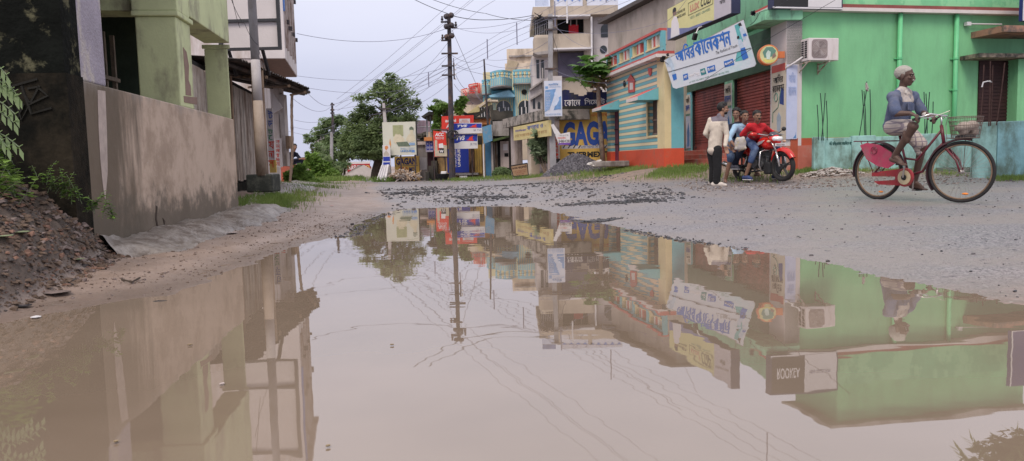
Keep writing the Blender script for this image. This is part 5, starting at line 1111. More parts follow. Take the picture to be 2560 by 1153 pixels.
for r_ in range(8):
    for c_ in range(2): z = v0+.06+r_*(v1-v0-.1)/8; nn = n1_-.27+c_*.12; q = fW.p(u0-.003, z, nn); mb.hexa([fW.p(u0-.004,z,nn), fW.p(u0-.002,z,nn), fW.p(u0-.002,z,nn+.09), fW.p(u0-.004,z,nn+.09), fW.p(u0-.004,z+.035,nn), fW.p(u0-.002,z+.035,nn), fW.p(u0-.002,z+.035,nn+.09), fW.p(u0-.004,z+.035,nn+.09)])
mb.build('side_vent', m_black, root)
for u in (u0+.03, u1-.22):
    mb = MB(); mb.tube([fW.p(u, v0-.04, .0), fW.p(u, v0-.02, n1_)], .018, 4); mb.tube([fW.p(u, v0-.22, .01), fW.p(u, v0-.03, n1_-.08)], .015, 4); mb.tube([fW.p(u, v0-.25, .01), fW.p(u, v0, .01)], .018, 4); mb.build('bracket', mat('rusty_white_bracket', (.5,.44,.38), .7, .2, 6, (.25,.14,.08), .4, 8), root)
mb = MB(); mb.tube([fW.p(u0, v0+.1, .2), fW.p(u0-.12, v0+.0, .12), fW.p(u0-.3, v0-.12, .03)], .022, 6); mb.build('insulated_hose', m_wsign, root, smooth=True)
# posters on the corner
root = thing('cream_fashion_poster', fS_.p(LS-.3, 1, .02), 'tall cream poster with dark Bengali letters and sketched clothes right of the shutters', 'poster')
pa, pb_ = ux(1929, 250, .02), LS-.01; z0p, z1p = 1.0, fS_.uv(1945,162,.02)[1]
mb = MB(); mb.fbox(fS_, pa, pb_, z0p, z1p, .0, .02); mb.build('sheet', mat('cream_print', (.58,.52,.42), .6, .06, 4), root)
W_ = pb_-pa
mb = MB(); mb.fbox(fS_, pa, pb_, z1p-.16, z1p, .02, .022); mb.build('printed_band', m_redc, root)
text(root, 'আিবর', fS_, pa+W_*.15, pb_-W_*.15, z1p-.40, z1p-.22, .021, m_black, .02); text(root, 'কােলকশন', fS_, pa+W_*.08, pb_-W_*.08, z1p-.6, z1p-.44, .021, m_black, .02)
m_sk = mat('sketch_green', (.12,.25,.20), .6); m_skb = mat('sketch_navy', (.03,.06,.22), .6)
mb = MB(); mb.ring(fS_.p(pa+W_*.35, 1.95, .024), fS_.N, .09, .012, 14, 4); mb.build('printed_ring', m_sk, root)
mb = MB(); mb.tube([fS_.p(pa+W_*.1,1.4,.022), fS_.p(pa+W_*.12,1.62,.022), fS_.p(pa+W_*.5,1.72,.022), fS_.p(pa+W_*.7,2.1,.022)], .012, 4); mb.build('printed_line', m_sk, root)
mb = MB(); mb.fpoly(fS_, [(pa+W_*.6,1.8),(pa+W_*.9,1.75),(pa+W_*.9,2.1),(pa+W_*.7,2.15)], .02, .023); mb.build('printed_shirt', m_skb, root)
mb = MB(); mb.fpoly(fS_, [(pa+W_*.45,1.15),(pa+W_*.65,1.15),(pa+W_*.72,1.5),(pa+W_*.55,1.62),(pa+W_*.4,1.5)], .02, .023); mb.build('printed_figure', mat('sketch_pale_blue', (.35,.42,.5), .6), root)
root = thing('pale_blue_poster', fW.p(.2, 1, .05), 'tall pale blue poster with faded Bengali letters at the start of the long green wall', 'poster')
pu1 = fW.uv(1993, 250, .05)[0]; pz0, pz1 = fW.uv(1976,348,.05)[1], fW.uv(1976,162,.05)[1]
mb = MB(); mb.fbox(fW, -.02, pu1, pz0, pz1, .03, .05); mb.build('sheet', mat('pale_blue_print', (.50,.54,.72), .6, .06, 3, (.32,.42,.65), .25, 2, .5), root)
text(root, 'আিবর', fW, .03, pu1-.05, pz1-.38, pz1-.16, .051, mat('faded_blue_print', (.33,.40,.62), .6), .02); text(root, 'কােলকশন', fW, .02, pu1-.03, pz1-.66, pz1-.46, .051, MATS['faded_blue_print'], .02)
mb = MB(); mb.fpoly(fW, [(.14,pz0+.02),(pu1-.02,pz0+.02),(pu1-.03,pz0+.16),(.2,pz0+.1)], .05, .053); mb.build('printed_field', mat('mid_blue_print', (.10,.25,.50), .6), root)
for i, (a, b_, lab) in enumerate(((piers[1][0], piers[1][1], 'white and blue shop poster on the pier between the two shutters'), (piers[0][1]-.45, piers[0][1], 'narrow white and blue shop poster left of the left shutter'))):
    root = thing('shop_poster', fS_.p(a, 1, .02), lab, 'poster', 'blue and white shop posters'); a += .03; b_ -= .03; W_ = b_-a; zt = 2.55
    mb = MB(); mb.fbox(fS_, a, b_, .95, zt, .0, .012); mb.build('sheet', mat('blue_white_print', (.55,.58,.68), .6, .1, 3, (.25,.42,.66), .40, 2.2), root)
    mb = MB(); mb.fbox(fS_, a, b_, 1.98, zt, .012, .015); mb.build('cream_head', mat('cream_head_print', (.55,.50,.42), .6), root); mb = MB(); mb.fbox(fS_, a, b_, 1.92, 1.98, .012, .016); mb.build('green_band', m_sk, root)
    text(root, 'আিব', fS_, a+W_*.12, b_-W_*.1, zt-.24, zt-.06, .016, m_black, .02); text(root, 'কােলকশন', fS_, a+W_*.05, b_-W_*.05, zt-.48, zt-.3, .016, m_bluetext, .02)
    mb = MB(); mb.fpoly(fS_, [(a+W_*.35,1.0),(a+W_*.75,1.0),(a+W_*.85,1.45),(a+W_*.6,1.72),(a+W_*.3,1.45)], .012, .016); mb.build('printed_figure', mat('print_mid_blue', (.07,.20,.45), .6), root)
# round sign
c = P(1922,137,16.7); ax = (CAM-c); ax.z = 0; ax = (ax.normalized()+Vector((.25,0,0))).normalized()
root = thing('round_light_sign', c, 'round orange rimmed sign with a small picture hanging above the right shutter', 'sign')
mb = MB(); mb.lathe(c-ax*.16, ax, [(0,.215),(.16,.215),(.165,.205)], 28); mb.build('rim', mat('orange_rim', (.58,.17,.06), .5), root)
mb = MB(); mb.lathe(c, ax, [(.006,.19),(.009,.188)], 28); mb.build('printed_face', mat('cream_face', (.58,.55,.28), .5), root)
uu = ax.cross(Vector((0,0,1))).normalized()*-1
def disc(pts, m_, nm, k=.012): 
    mb = MB(); mb.add([c+ax*k+uu*x*.19+Vector((0,0,y*.19)) for x, y in pts], [tuple(range(len(pts)))]); mb.build(nm, m_, root)
disc([(-.7,.3),(-.3,.85),(.4,.85),(.8,.4),(.5,-.2),(-.5,-.35)], m_sk, 'printed_group'); disc([(-.25,-.5),(.1,-.55),(.2,.3),(-.1,.5),(-.35,.1)], mat('pale_shirt_print', (.5,.6,.55), .6), 'printed_figure', .015); disc([(.35,-.5),(.8,-.2),(.7,.2),(.4,.0)], m_brownpatch, 'printed_figure', .016); disc([(-.75,-.5),(.7,-.62),(.3,-.9),(-.3,-.9)], mat('yellow_print', (.6,.55,.15), .6), 'printed_band', .013)
mb = MB(); mb.box(c+uu*.28-ax*.1, (.14,.1,.14)); mb.build('mount_bracket', mat('orange_rim'  , (.58,.17,.06)), root)
# big tilted banner
fB = fpx(1687, 18.5, 1892, 17.0)
root = thing('tilted_shop_banner', fB.p(*fB.uv(1780,200), 0), 'large tilted white banner with big blue Bengali letters over the shutters', 'banner')
def bq(name, pts, m_, n, th=.004, fr=fB, rt=None): mb = MB(); mb.fpoly(fr, ccw(fr.poly(pts, n)), n-th, n); return mb.build(name, m_, rt or root)
bq('cloth', [(1661,152),(1858,50),(1890,160),(1886,166),(1690,222),(1682,219)], mat('banner_white', (.55,.57,.63), .55, .05, 2, (.35,.55,.58), .25, 1.3), 0, .02)
bb = mat('banner_blue', (.03,.13,.44), .5, .1, 6); bt = mat('banner_teal', (.10,.36,.38), .5, .15, 5); bp_ = mat('banner_pale_figure', (.42,.50,.60), .6, .2, 8)
quadtext(root, 'আিবর', fB, [(1686,124),(1733,99),(1738,142),(1692,156)], .002, bb, .035); quadtext(root, 'কােলকশন', fB, [(1733,104),(1823,74),(1829,112),(1741,141)], .002, bb, .035)
quadtext(root, 'The Fashion of Youth', fB, [(1789,129),(1842,110),(1844,117),(1790,137)], .002, m_black, 0, .3)
bq('teal_field', [(1836,64),(1848,58),(1858,104),(1848,108)], bt, .002); bq('teal_field', [(1838,155),(1842,132),(1857,126),(1860,150)], bt, .002)
bq('printed_figure', [(1848,72),(1856,66),(1866,86),(1864,100),(1856,98)], bp_, .005); bq('printed_hair', [(1845,60),(1851,56),(1855,64),(1847,66)], m_black, .006)
bq('printed_hair', [(1842,92),(1847,89),(1849,96),(1843,98)], m_black, .006); bq('printed_figure', [(1845,100),(1853,98),(1860,118),(1852,124),(1846,112)], bp_, .007)
bq('printed_dress', [(1851,122),(1862,118),(1871,144),(1858,151),(1853,140)], bb, .008); bq('printed_bag', [(1857,86),(1864,83),(1867,89),(1859,92)], bb, .008)
bq('printed_figure', [(1666,148),(1676,142),(1682,158),(1680,168),(1668,166)], bp_, .005); bq('printed_hair', [(1665,136),(1671,132),(1673,140),(1667,142)], m_black, .006)
bq('printed_figure', [(1680,188),(1690,184),(1692,198),(1684,202)], bb, .005); bq('printed_figure', [(1676,160),(1683,158),(1688,184),(1680,187)], bp_, .006)
for q, w_, m_ in (([(1707,187),(1719,183),(1721,198),(1709,202)], 'জিন্স', bb), ([(1750,174),(1762,170),(1766,185),(1753,189)], 'শার্ট', mat('badge_green', (.03,.20,.22), .5)), ([(1767,168),(1787,162),(1789,177),(1770,183)], 'িট-শার্ট', bb), ([(1809,154),(1832,147),(1836,162),(1812,169)], 'পাঞ্জািব', bb)):
    bq('badge', q, m_, .004); qq = [(q[0][0]+2,q[0][1]+3),(q[1][0]-2,q[1][1]+3),(q[2][0]-2,q[2][1]-3),(q[3][0]+2,q[3][1]-3)]; quadtext(root, w_, fB, qq, .006, m_wtext, .02)
quadtext(root, 'শাড়ি শুধু', fB, [(1722,186),(1748,178),(1749,188),(1724,196)], .003, m_wtext, .03)
quadtext(root, 'এখােন সব রকম শার্ট গেঞ্জি পাওয়া যায়', fB, [(1722,203),(1822,175),(1823,182),(1724,210)], .003, m_sk, 0)
mb = MB(); mb.tube([fB.p(*fB.uv(1668,181,.01), .01), fB.p(*fB.uv(1877,120,.01), .01)], .006, 4); mb.build('guy_wire', m_black, root)
for a, b_ in (((1661,152),(1858,50)),): mb = MB(); mb.tube([fB.p(*fB.uv(*a,-.03), -.03), fB.p(*fB.uv(*b_,-.03), -.03)], .018, 4); mb.build('batten', m_greyw, root)
# yellow lux board
fL = fpx(1670, 21.0, 1828, 17.3)
root = thing('yellow_garment_board', fL.p(*fL.uv(1740,70), 0), 'long yellow and grey board with a white dressed figure above the tilted banner', 'signboard')
zb_, zt_ = (fL.uv(1670,103)[1]+fL.uv(1828,31)[1])/2, (fL.uv(1670,103)[1]+fL.uv(1828,31)[1])/2+.84
mb = MB(); mb.fbox(fL, 0, fL.len, zb_, zt_, -.22, -.004); mb.build('box', mat('navy_box', (.03,.035,.08), .5), root)
LL = fL.len; um = fL.uv(1785,50)[0]
mb = MB(); mb.fbox(fL, .02, um, zb_+.01, zt_-.01, -.004, 0); mb.build('yellow_face', mat('soft_yellow_face', (.66,.62,.28), .5, .05, 3), root)
mb = MB(); mb.fbox(fL, um, LL-.02, zb_+.01, zt_-.01, -.004, 0); mb.build('grey_face', mat('pale_grey_face', (.50,.46,.50), .5, .05, 3), root)
mb = MB(); mb.fpoly(fL, [(.02,zb_+.01),(um,zb_+.01),(um-.4,zb_+.06),(um*.5,zb_+.09),(um*.25,zb_+.2),(.02,zb_+.34)], .0, .003); mb.build('blue_wave', mat('slate_blue_face', (.16,.18,.36), .5), root)
mb = MB(); mb.fpoly(fL, [(.25,zb_+.02),(.85,zb_+.02),(.8,zb_+.3),(.68,zb_+.5),(.5,zb_+.56),(.32,zb_+.45)], .003, .006); mb.build('printed_figure', m_wtext, root)
mb = MB(); mb.fpoly(fL, [(.42,zb_+.57),(.62,zb_+.57),(.64,zb_+.68),(.52,zb_+.74),(.4,zb_+.68)], .003, .006); mb.build('printed_head', m_brownpatch, root); mb = MB(); mb.fpoly(fL, [(.4,zb_+.66),(.64,zb_+.66),(.62,zb_+.75),(.5,zb_+.78),(.41,zb_+.74)], .006, .008); mb.build('printed_hair', m_black, root)
text(root, 'CHEHRE PE', fL, um*.22, um*.42, zb_+.56, zb_+.63, .001, m_black, .01); text(root, 'MUSKAAN', fL, um*.24, um*.43, zb_+.45, zb_+.52, .001, m_black, .01)
text(root, 'LUX', fL, um*.53, um*.72, zb_+.45, zb_+.62, .001, mat('faded_orange_letter', (.62,.28,.2), .6), .04); text(root, 'COZI', fL, um*.75, um*.95, zb_+.45, zb_+.66, .001, m_black, .02, .2); text(root, 'VESTS • BRIEFS • DRAWERS', fL, um*.53, um*.93, zb_+.28, zb_+.34, .001, m_sk)
text(root, 'COLLECTION', fL, um+.08, LL-.1, zb_+.5, zb_+.58, .001, m_black); text(root, 'আিবর', fL, um+.3, LL-.3, zb_+.3, zb_+.42, .001, m_black)
mb = MB()
for a, b_ in (((um*.49,zb_+.4),(um*.98,zb_+.4)),((um*.98,zb_+.4),(um*.98,zb_+.7)),((um*.98,zb_+.7),(um*.49,zb_+.7)),((um*.49,zb_+.7),(um*.49,zb_+.4))): mb.tube([fL.p(*a,.002), fL.p(*b_,.002)], .006, 4)
mb.build('outline', m_black, root)
# flood lamps
for i, ((x, y, Yd), lab) in enumerate((((1737,92,18.6), 'small black flood lamp on an arm between the yellow board and the banner'), ((1657,147,18.9), 'small black flood lamp at the upper left corner of the banner'))):
    r_ = thing('flood_lamp', P(x,y,Yd), lab, 'lamp', 'flood lamps by the banner'); mb = MB(); mb.box(P(x,y,Yd), (.10,.08,.16), .3, rx=.5); mb.build('lamp_body', m_black, r_, bevel=.01); mb = MB(); mb.tube([P(x+3,y-8,Yd), P(x+9 if not i else x+1,y-22,Yd+.2), P(x+40 if not i else x+8,y-36,Yd+.4)], .014, 5); mb.build('lamp_arm', m_wsign if not i else m_black, r_)
# black brand board on top
root = thing('black_white_board', fW.p(*fW.uv(2010,22), .3), 'box board, half black half white, standing on the green cornice', 'signboard')
n_ = .25; u0, u1 = fW.uv(1932,10,n_)[0], fW.uv(2107,10,n_)[0]; z0 = fW.uv(2020,22,n_)[1]
mb = MB(); mb.fbox(fW, u0, u1, z0, z0+.86, n_-.2, n_-.004); mb.build('box', mat('navy_box', (.03,.035,.08)), root)
mb = MB(); mb.fbox(fW, u0+.03, (u0+u1)/2, z0+.04, z0+.82, n_-.004, n_); mb.build('black_face', m_black, root); mb = MB(); mb.fbox(fW, (u0+u1)/2, u1-.03, z0+.04, z0+.82, n_-.004, n_+.001); mb.build('white_face', m_wsign, root)
text(root, 'ROOKEA', fW, u0+.15, (u0+u1)/2-.12, z0+.3, z0+.5, n_+.001, m_wtext, .02); text(root, 'MENS COLLECTION', fW, (u0+u1)/2+.12, u1-.2, z0+.38, z0+.5, n_+.002, m_navy)
mb = MB(); mb.fbox(fW, u0, u1, z0+.0, z0+.03, n_-.004, n_+.006); mb.build('white_rim', m_wsign, root)
root = thing('navy_board', fW.p(*fW.uv(2570,30), .9), 'navy board edge on the far right above the ledge', 'signboard'); u0 = fW.uv(2557,30,.9)[0]; z0 = fW.uv(2560,52,.9)[1]
mb = MB(); mb.fbox(fW, u0, u0+1.6, z0, z0+1.3, .8, .9); mb.build('panel', m_navy, root); mb = MB(); mb.fbox(fW, u0, u0+.03, z0, z0+1.3, .9, .91); mb.fbox(fW, u0, u0+1.6, z0, z0+.03, .9, .911); mb.build('white_rim', m_wsign, root)
# ------------------------------------------------------------------ cyan boundary walls, rebars
m_cy = mat('weathered_cyan', (.30,.52,.50), .85, .2, 3, (.13,.19,.16), .42, 2.6, .6, .25, 35); m_cy2 = mat('weathered_cyan_front', (.26,.49,.54), .85, .22, 3, (.12,.18,.15), .44, 3.0, .7, .3, 35)
fK = fpx(2033, 16.2, 2440, 15.6)
root = thing('low_cyan_wall', fK.p(1.5, .2, 0), 'low weathered cyan wall with short posts in front of the green wall', 'wall')
tz = fK.uv(2180,342)[1]
mb = MB(); mb.fbox(fK, 0, fK.len+1, -.1, tz, -.15, -.03); mb.build('wall_panel', m_cy, root, bevel=.01)
mb = MB(); mb.fbox(fK, 0, fK.len+1, -.1, .32, -.03, .0); mb.build('damp_foot', mat('damp_green_foot', (.12,.16,.13), .9, .3, 5), root)
for x0, x1 in ((2034, 2062), (2129, 2188), (2300, 2340)):
    a, b_ = fK.uv(x0,370)[0], fK.uv(x1,370)[0]; mb = MB(); mb.fbox(fK, a, b_, -.1, tz+.03, -.2, .03); mb.build('wall_post', m_cy, root, bevel=.012)
tx(root, 'বিঃ বিজ্ঞাপন মারিবেন না', fK, 2073, 353, 2128, 365, mat('dark_green_letter', (.02,.09,.08), .7), -.028, bold=.03)
fK2 = fpx(2428, 14.2, 2720, 13.4)
root = thing('tall_cyan_wall', fK2.p(1.2, 0, 0), 'taller weathered cyan wall with a thick corner post at the right edge', 'wall')
a, b_ = fK2.uv(2432,370)[0], fK2.uv(2492,370)[0]; tz = fK2.uv(2470,305)[1]
mb = MB(); mb.fbox(fK2, a, b_, -.1, tz, -.4, .0); mb.build('corner_post', m_cy, root, bevel=.015)
mb = MB(); mb.fbox(fK2, b_+.004, fK2.len, -.1, tz+.0, -.25, -.02); mb.build('wall_panel', m_cy2, root, bevel=.015)
m_rod = mat('rusty_rebar', (.07,.035,.03), .8, .3, 9); m_rodg = mat('green_rebar', (.03,.06,.05), .8, .3, 9)
for lab, Yr, rods, m_ in (('cluster of thin rebars left of the others near the shop poster', 16.1, [((2046,346),(2043,262)),((2058,346),(2051,233)),((2054,346),(2063,233)),((2068,346),(2066,252))], m_rodg),
    ('cluster of crossing rebars behind the back of the cyclist', 16.1, [((2149,336),(2159,262)),((2162,336),(2155,225)),((2165,336),(2160,228)),((2161,262),(2167,204)),((2176,336),(2175,224))], m_rodg),
    ('cluster of thin rebars behind the handlebar of the bicycle', 16.0, [((2312,340),(2310,230)),((2318,340),(2315,234)),((2313,340),(2324,230)),((2329,340),(2333,254))], m_rodg),
    ('cluster of rusty rebars standing on the taller cyan wall', 14.0, [((2451,308),(2460,162)),((2472,308),(2476,153)),((2476,308),(2482,163)),((2492,306),(2512,157))], m_rod)):
    r_ = thing('rebar_cluster', P(rods[0][0][0], rods[0][0][1], Yr), lab, 'rebar', 'rebar clusters above the cyan walls')
    for a, b_ in rods:
        mb = MB(); p0, p1 = P(*a, Yr), P(*b_, Yr); mb.tube([p0-(p1-p0)*.05, p0.lerp(p1,.5)+Vector((.01,0,0)), p1], .010, 5); mb.build('rod', m_, r_)
    if 'crossing' in lab: mb = MB(); [mb.tube([P(2165,208+i*5,16.05), P(2168+(-1)**i*2,222+i*3,16)], .02, 4) for i in range(3)]; mb.build('tied_rag', m_greyw, r_)
    if 'rusty' in lab: mb = MB(); mb.tube([P(2455,218,13.95), P(2458,206,13.95), P(2470,203,13.95), P(2480,205,13.95), P(2474,202,13.95)], .012, 5); mb.build('wire_tie', m_wsign, r_)
# ------------------------------------------------------------------ PEOPLE AND CYCLES
def capsule(mb, p0, p1, r0, r1, n=12, sx=1.0):
    p0, p1 = Vector(p0), Vector(p1); ax = p1-p0; L_ = max(ax.length, 1e-4); ax = ax/L_
    pr = [(-r0*math.cos(t), r0*math.sin(t)) for t in (.12, .6, 1.1)]+[(0, r0), (L_*.5, (r0+r1)/2), (L_, r1)]+[(L_+r1*math.cos(t), r1*math.sin(t)) for t in (1.1, .6, .12)]
    mb.lathe(p0, ax, pr, n)
def fuse(name, mb, m_, parent=None, vox=.009, smooth=2, loc=None):
    o = mb.build(name, m_, parent, True, loc)
    md = o.modifiers.new('r', 'REMESH'); md.mode = 'VOXEL'; md.voxel_size = vox; md.use_smooth_shade = True
    if smooth: ms_ = o.modifiers.new('s', 'SMOOTH'); ms_.iterations = smooth; ms_.factor = .5
    bpy.context.view_layer.update()
    me = bpy.data.meshes.new_from_object(o.evaluated_get(bpy.context.evaluated_depsgraph_get()))
    o.modifiers.clear(); old = o.data; o.data = me; bpy.data.meshes.remove(old); me.name = name
    if len(me.materials) == 0: me.materials.append(m_)
    return o
def basis(fwd, up=(0,0,1)):
    f_ = Vector(fwd).normalized(); u = Vector(up); s_ = f_.cross(u).normalized(); u = s_.cross(f_); return f_, s_, u       # forward, right, up
def head(mb, c, fwd, up=(0,0,1), s=1.0):
    f_, r_, u = basis(fwd, up); rot = Matrix((r_, f_, u)).transposed(); c = Vector(c)
    E_ = lambda x, y, z, a, b_, d: mb.ell(c+(r_*x+f_*y+u*z)*s, (a*s, b_*s, d*s), rot, 14, 9)
    E_(0,-.012,.028,.074,.092,.082); E_(0,.022,-.035,.058,.066,.070); E_(0,.052,-.080,.030,.030,.026)        # skull, face, chin
    E_(0,.088,-.014,.011,.016,.026); E_(0,.100,-.030,.015,.013,.010)                                            # nose
    E_(0,.070,.022,.052,.022,.012); E_(0,.080,-.056,.025,.012,.007); E_(0,.079,-.066,.022,.012,.007)            # brow, lips
    for q in (-1, 1): E_(q*.074,-.004,-.012,.010,.020,.030); E_(q*.038,.062,-.022,.022,.020,.016)               # ears, cheeks
def face_parts(root, c, fwd, up=(0,0,1), s=1.0, brow=None, lip=None, moustache=None, teeth=False):
    f_, r_, u = basis(fwd, up); rot = Matrix((r_, f_, u)).transposed(); c = Vector(c)
    for q in (-1, 1):
        mb = MB(); mb.ell(c+(r_*q*.030+f_*.076+u*.004)*s, (.011*s,.008*s,.0045*s), rot, 10, 6); e = mb.build('eye', mat('eye_white', (.32,.28,.26), .3), root, True)
        mb = MB(); mb.ell(c+(r_*q*.030+f_*.081+u*.004)*s, (.006*s,.0045*s,.005*s), rot, 8, 6); mb.build('iris', mat('dark_iris', (.012,.008,.006), .2), e, True)
        mb = MB(); mb.ell(c+(r_*q*.031+f_*.082+u*.022)*s, (.018*s,.006*s,.004*s), rot, 8, 5); mb.build('eyebrow', brow or mat('black_hair', (.012,.011,.011), .6), root, True)
    mb = MB(); mb.ell(c+(f_*.090-u*.061)*s, (.021*s,.005*s,.004*s), rot, 8, 5); mb.build('mouth', mat('lip_brown', (.14,.05,.04), .5) if not teeth else mat('teeth', (.6,.55,.5), .4), root, True)
    if moustache: mb = MB(); mb.ell(c+(f_*.094-u*.045)*s, (.032*s,.012*s,.010*s), rot, 10, 6); mb.build('moustache', moustache, root, True)
def hair(root, c, fwd, m_, up=(0,0,1), s=1.0, vol=.012, top=.02, low=-.03, front=.045, beard=False):
    f_, r_, u = basis(fwd, up); rot = Matrix((r_, f_, u)).transposed(); c = Vector(c); mb = MB()
    mb.ell(c+(f_*-.018+u*.034)*s, ((.075+vol*.6)*s, (.092+vol*.7)*s, (.076+vol*.6+top*.25)*s), rot, 18, 12)
    for k in range(34):
        th = random.uniform(0, 6.28); ph = random.uniform(.05, 1.35); d_ = r_*math.cos(th)*math.sin(ph)+f_*math.sin(th)*math.sin(ph)+u*math.cos(ph)
        kk = 1+.25*max(0, d_.dot(f_))+.5*max(0, d_.dot(u))
        mb.ell(c+(f_*-.014+u*.034)*s+d_*(.058+vol*.6+top*.3*kk)*s, (.021*s,)*3 if False else Vector((.021,.021,.018))*s, rot, 8, 6)
    o = fuse('hair', mb, m_, root, .006, 2)
    # cut the cap back to a hairline
    bm = bmesh.new(); bm.from_mesh(o.data); o_ = world_loc(root); dl = []
    for v in bm.verts:
        q = v.co+o_-c; y = q.dot(f_)/s; z = q.dot(u)/s
        if z < low: dl.append(v)
        elif y > .02 and z < .034+max(0, y-.02)*.6: dl.append(v)
        elif abs(q.dot(r_))/s > .05 and -.03 < y <= .02 and z < -.005-(.02-y)*.4: dl.append(v)
    bmesh.ops.delete(bm, geom=dl, context='VERTS'); bm.to_mesh(o.data); bm.free()
    o.data.polygons.foreach_set('use_smooth', [True]*len(o.data.polygons))
    if beard:
        mb = MB(); mb.ell(c+(f_*.040-u*.072)*s, (.052*s,.048*s,.036*s), rot, 14, 9); b_ = mb.build('beard', m_, root, True)
    return o
def hand(mb, w, d, side, curl=.5, s=1.0, thumb=1, pal=None):
    """w wrist, d pointing direction, side = vector across the knuckles towards the thumb"""
    w = Vector(w); d = Vector(d).normalized(); sd_ = Vector(side); sd_ = (sd_-d*sd_.dot(d)).normalized(); n_ = d.cross(sd_)*thumb
    capsule(mb, w, w+d*.03*s, .024*s, .026*s, 8)
    for k in (-1, -.33, .33, 1): capsule(mb, w+d*.02*s+sd_*k*.016*s, w+d*.085*s+sd_*k*.027*s, .015*s, .0125*s, 8)
    for k, L_ in ((1,.068),(.33,.078),(-.33,.073),(-1,.056)):
        p = w+d*.088*s+sd_*k*.029*s; dd = d.copy(); 
        for j, f_ in enumerate((.45,.32,.25)):
            a = curl*(.9+.25*j); dd = (dd*math.cos(a)+n_*math.sin(a)).normalized(); q = p+dd*L_*f_*1.15*s; capsule(mb, p, q, .0098*s, .009*s, 6); p = q
    p = w+d*.03*s+sd_*.026*s; q = p+(d*.6+sd_*.6+n_*.45).normalized()*.04*s; capsule(mb, p, q, .013*s, .0115*s, 7); capsule(mb, q, q+(d*.8+n_*.7+sd_*.05).normalized()*.032*s, .0108*s, .0095*s, 7)
def foot(mb, ank, d, s=1.0, toes=True):
    if not toes: return
    ank = Vector(ank); d = Vector(d).normalized(); sd_ = d.cross(Vector((0,0,1))).normalized()
    capsule(mb, ank-Vector((0,0,.045))*s-d*.035*s, ank-Vector((0,0,.05))*s+d*.10*s, .033*s, .028*s, 10); capsule(mb, ank, ank-Vector((0,0,.03))*s+d*.08*s, .035*s, .024*s, 10)
    for k in (-2,-1,0,1,2): capsule(mb, ank-Vector((0,0,.058))*s+d*.09*s+sd_*k*.011*s, ank-Vector((0,0,.066))*s+d*(.165-abs(k)*.008)*s+sd_*k*.017*s, .016*s, .010*s, 6)
m_skin = mat('brown_skin', (.28,.155,.105), .55, .1, 12, bump=.05); m_skind = mat('dark_brown_skin', (.095,.055,.043), .5, .12, 12, bump=.08); m_hairb = mat('black_hair', (.012,.011,.011), .6, .3, 40)
m_dskin2 = mat('mid_brown_skin', (.23,.125,.085), .55, .1, 12)
def cloth(name, col, rough=.9, var=.14, sc_=9, **k): return mat(name, col, rough, var, sc_, bump=.5, bscale=14, **k)
# ---- standing man
Y = 14.5; p = lambda x, y, dy=0: P(x, y, Y+dy)
hc = p(1808, 272); fwd = Vector((.92, -.25, -.05))
J = dict(nk=p(1799,290), ch=p(1793,316), pl=p(1787,368), sl=p(1777,301,.1), sr=p(1811,303,-.1), el=p(1764,334,.10), wl=p(1780,350,.22), er=p(1817,338,-.12), wr=p(1813,364,-.22), hl=p(1779,374,.08), hr=p(1793,374,-.08), kl=p(1783,417,.08), kr=p(1794,419,-.08), al=p(1781,452,.1), ar=p(1791,455,-.05))
mb = MB(); head(mb, hc, fwd); capsule(mb, J['nk']-Vector((0,0,.05)), hc-Vector((.01,0,.06)), .055, .052); capsule(mb, J['ch'], J['pl'], .10, .10)
for a, b_, r0, r1 in (('sl','el',.045,.036),('el','wl',.036,.026),('sr','er',.045,.036),('er','wr',.036,.025),('hl','kl',.07,.05),('kl','al',.05,.036),('hr','kr',.07,.05),('kr','ar',.05,.036),('sl','sr',.05,.05),('ch','sl',.06,.05),('ch','sr',.06,.05),('pl','hl',.08,.08),('pl','hr',.08,.08)): capsule(mb, J[a], J[b_], r0, r1)
hand(mb, J['wr'], (.25,-.1,-1), (.9,-.2,.1), .35); hand(mb, J['wl'], (.7,-.5,-.2), (0,0,1), .7)

man = fuse('person', mb, m_skin, None, .008, 1); tag(man, 'standing man in a cream shirt with a grey yoke and black trousers', 'person')
mb = MB()
for a, b_, r0, r1 in (('sl','el',.058,.052),('el','wl',.050,.038),('sr','er',.058,.052),('er','wr',.050,.038),('sl','sr',.062,.062),('ch','sl',.085,.064),('ch','sr',.085,.064)): capsule(mb, J[a], J[b_], r0, r1)
mb.ell(J['ch']-Vector((0,0,.02)), (.165,.115,.17)); capsule(mb, J['ch'], J['pl']-Vector((0,0,.0)), .125, .125, 16); mb.ell(J['pl'].lerp(J['ch'],.2), (.135,.12,.2)); mb.ell(J['pl']-Vector((0,0,.06)), (.142,.14,.10)); capsule(mb, J['nk']-Vector((0,0,.06)), J['nk']+Vector((0,0,.0)), .070, .056); [capsule(mb, J['nk']-Vector((0,0,.05)), J['s'+q_], .06, .058) for q_ in 'lr']
msh_ = fuse('shirt', mb, cloth('cream_shirt', (.56,.49,.42)), man, .009, 2)
msh_.data.materials.append(cloth('grey_yoke', (.16,.14,.17)))
for pg in msh_.data.polygons:
    if (pg.center+world_loc(man)).z > J['nk'].z-.105 and abs((pg.center+world_loc(man)).x-J['nk'].x+.01) < .14: pg.material_index = 1
mb = MB()
for a, b_, r0, r1 in (('hl','kl',.094,.078),('kl','al',.078,.068),('hr','kr',.094,.078),('kr','ar',.078,.066),('pl','hl',.095,.092),('pl','hr',.095,.092)): capsule(mb, J[a]-Vector((0,0,.03)), J[b_]-Vector((0,0,.0)), r0, r1)
for k in range(4): mb.ell(J['ar']+Vector((0,0,.04+k*.05)), (.078-.004*k,.078,.02)); 
fuse('trousers', mb, cloth('black_cloth', (.012,.012,.014)), man, .010, 2)
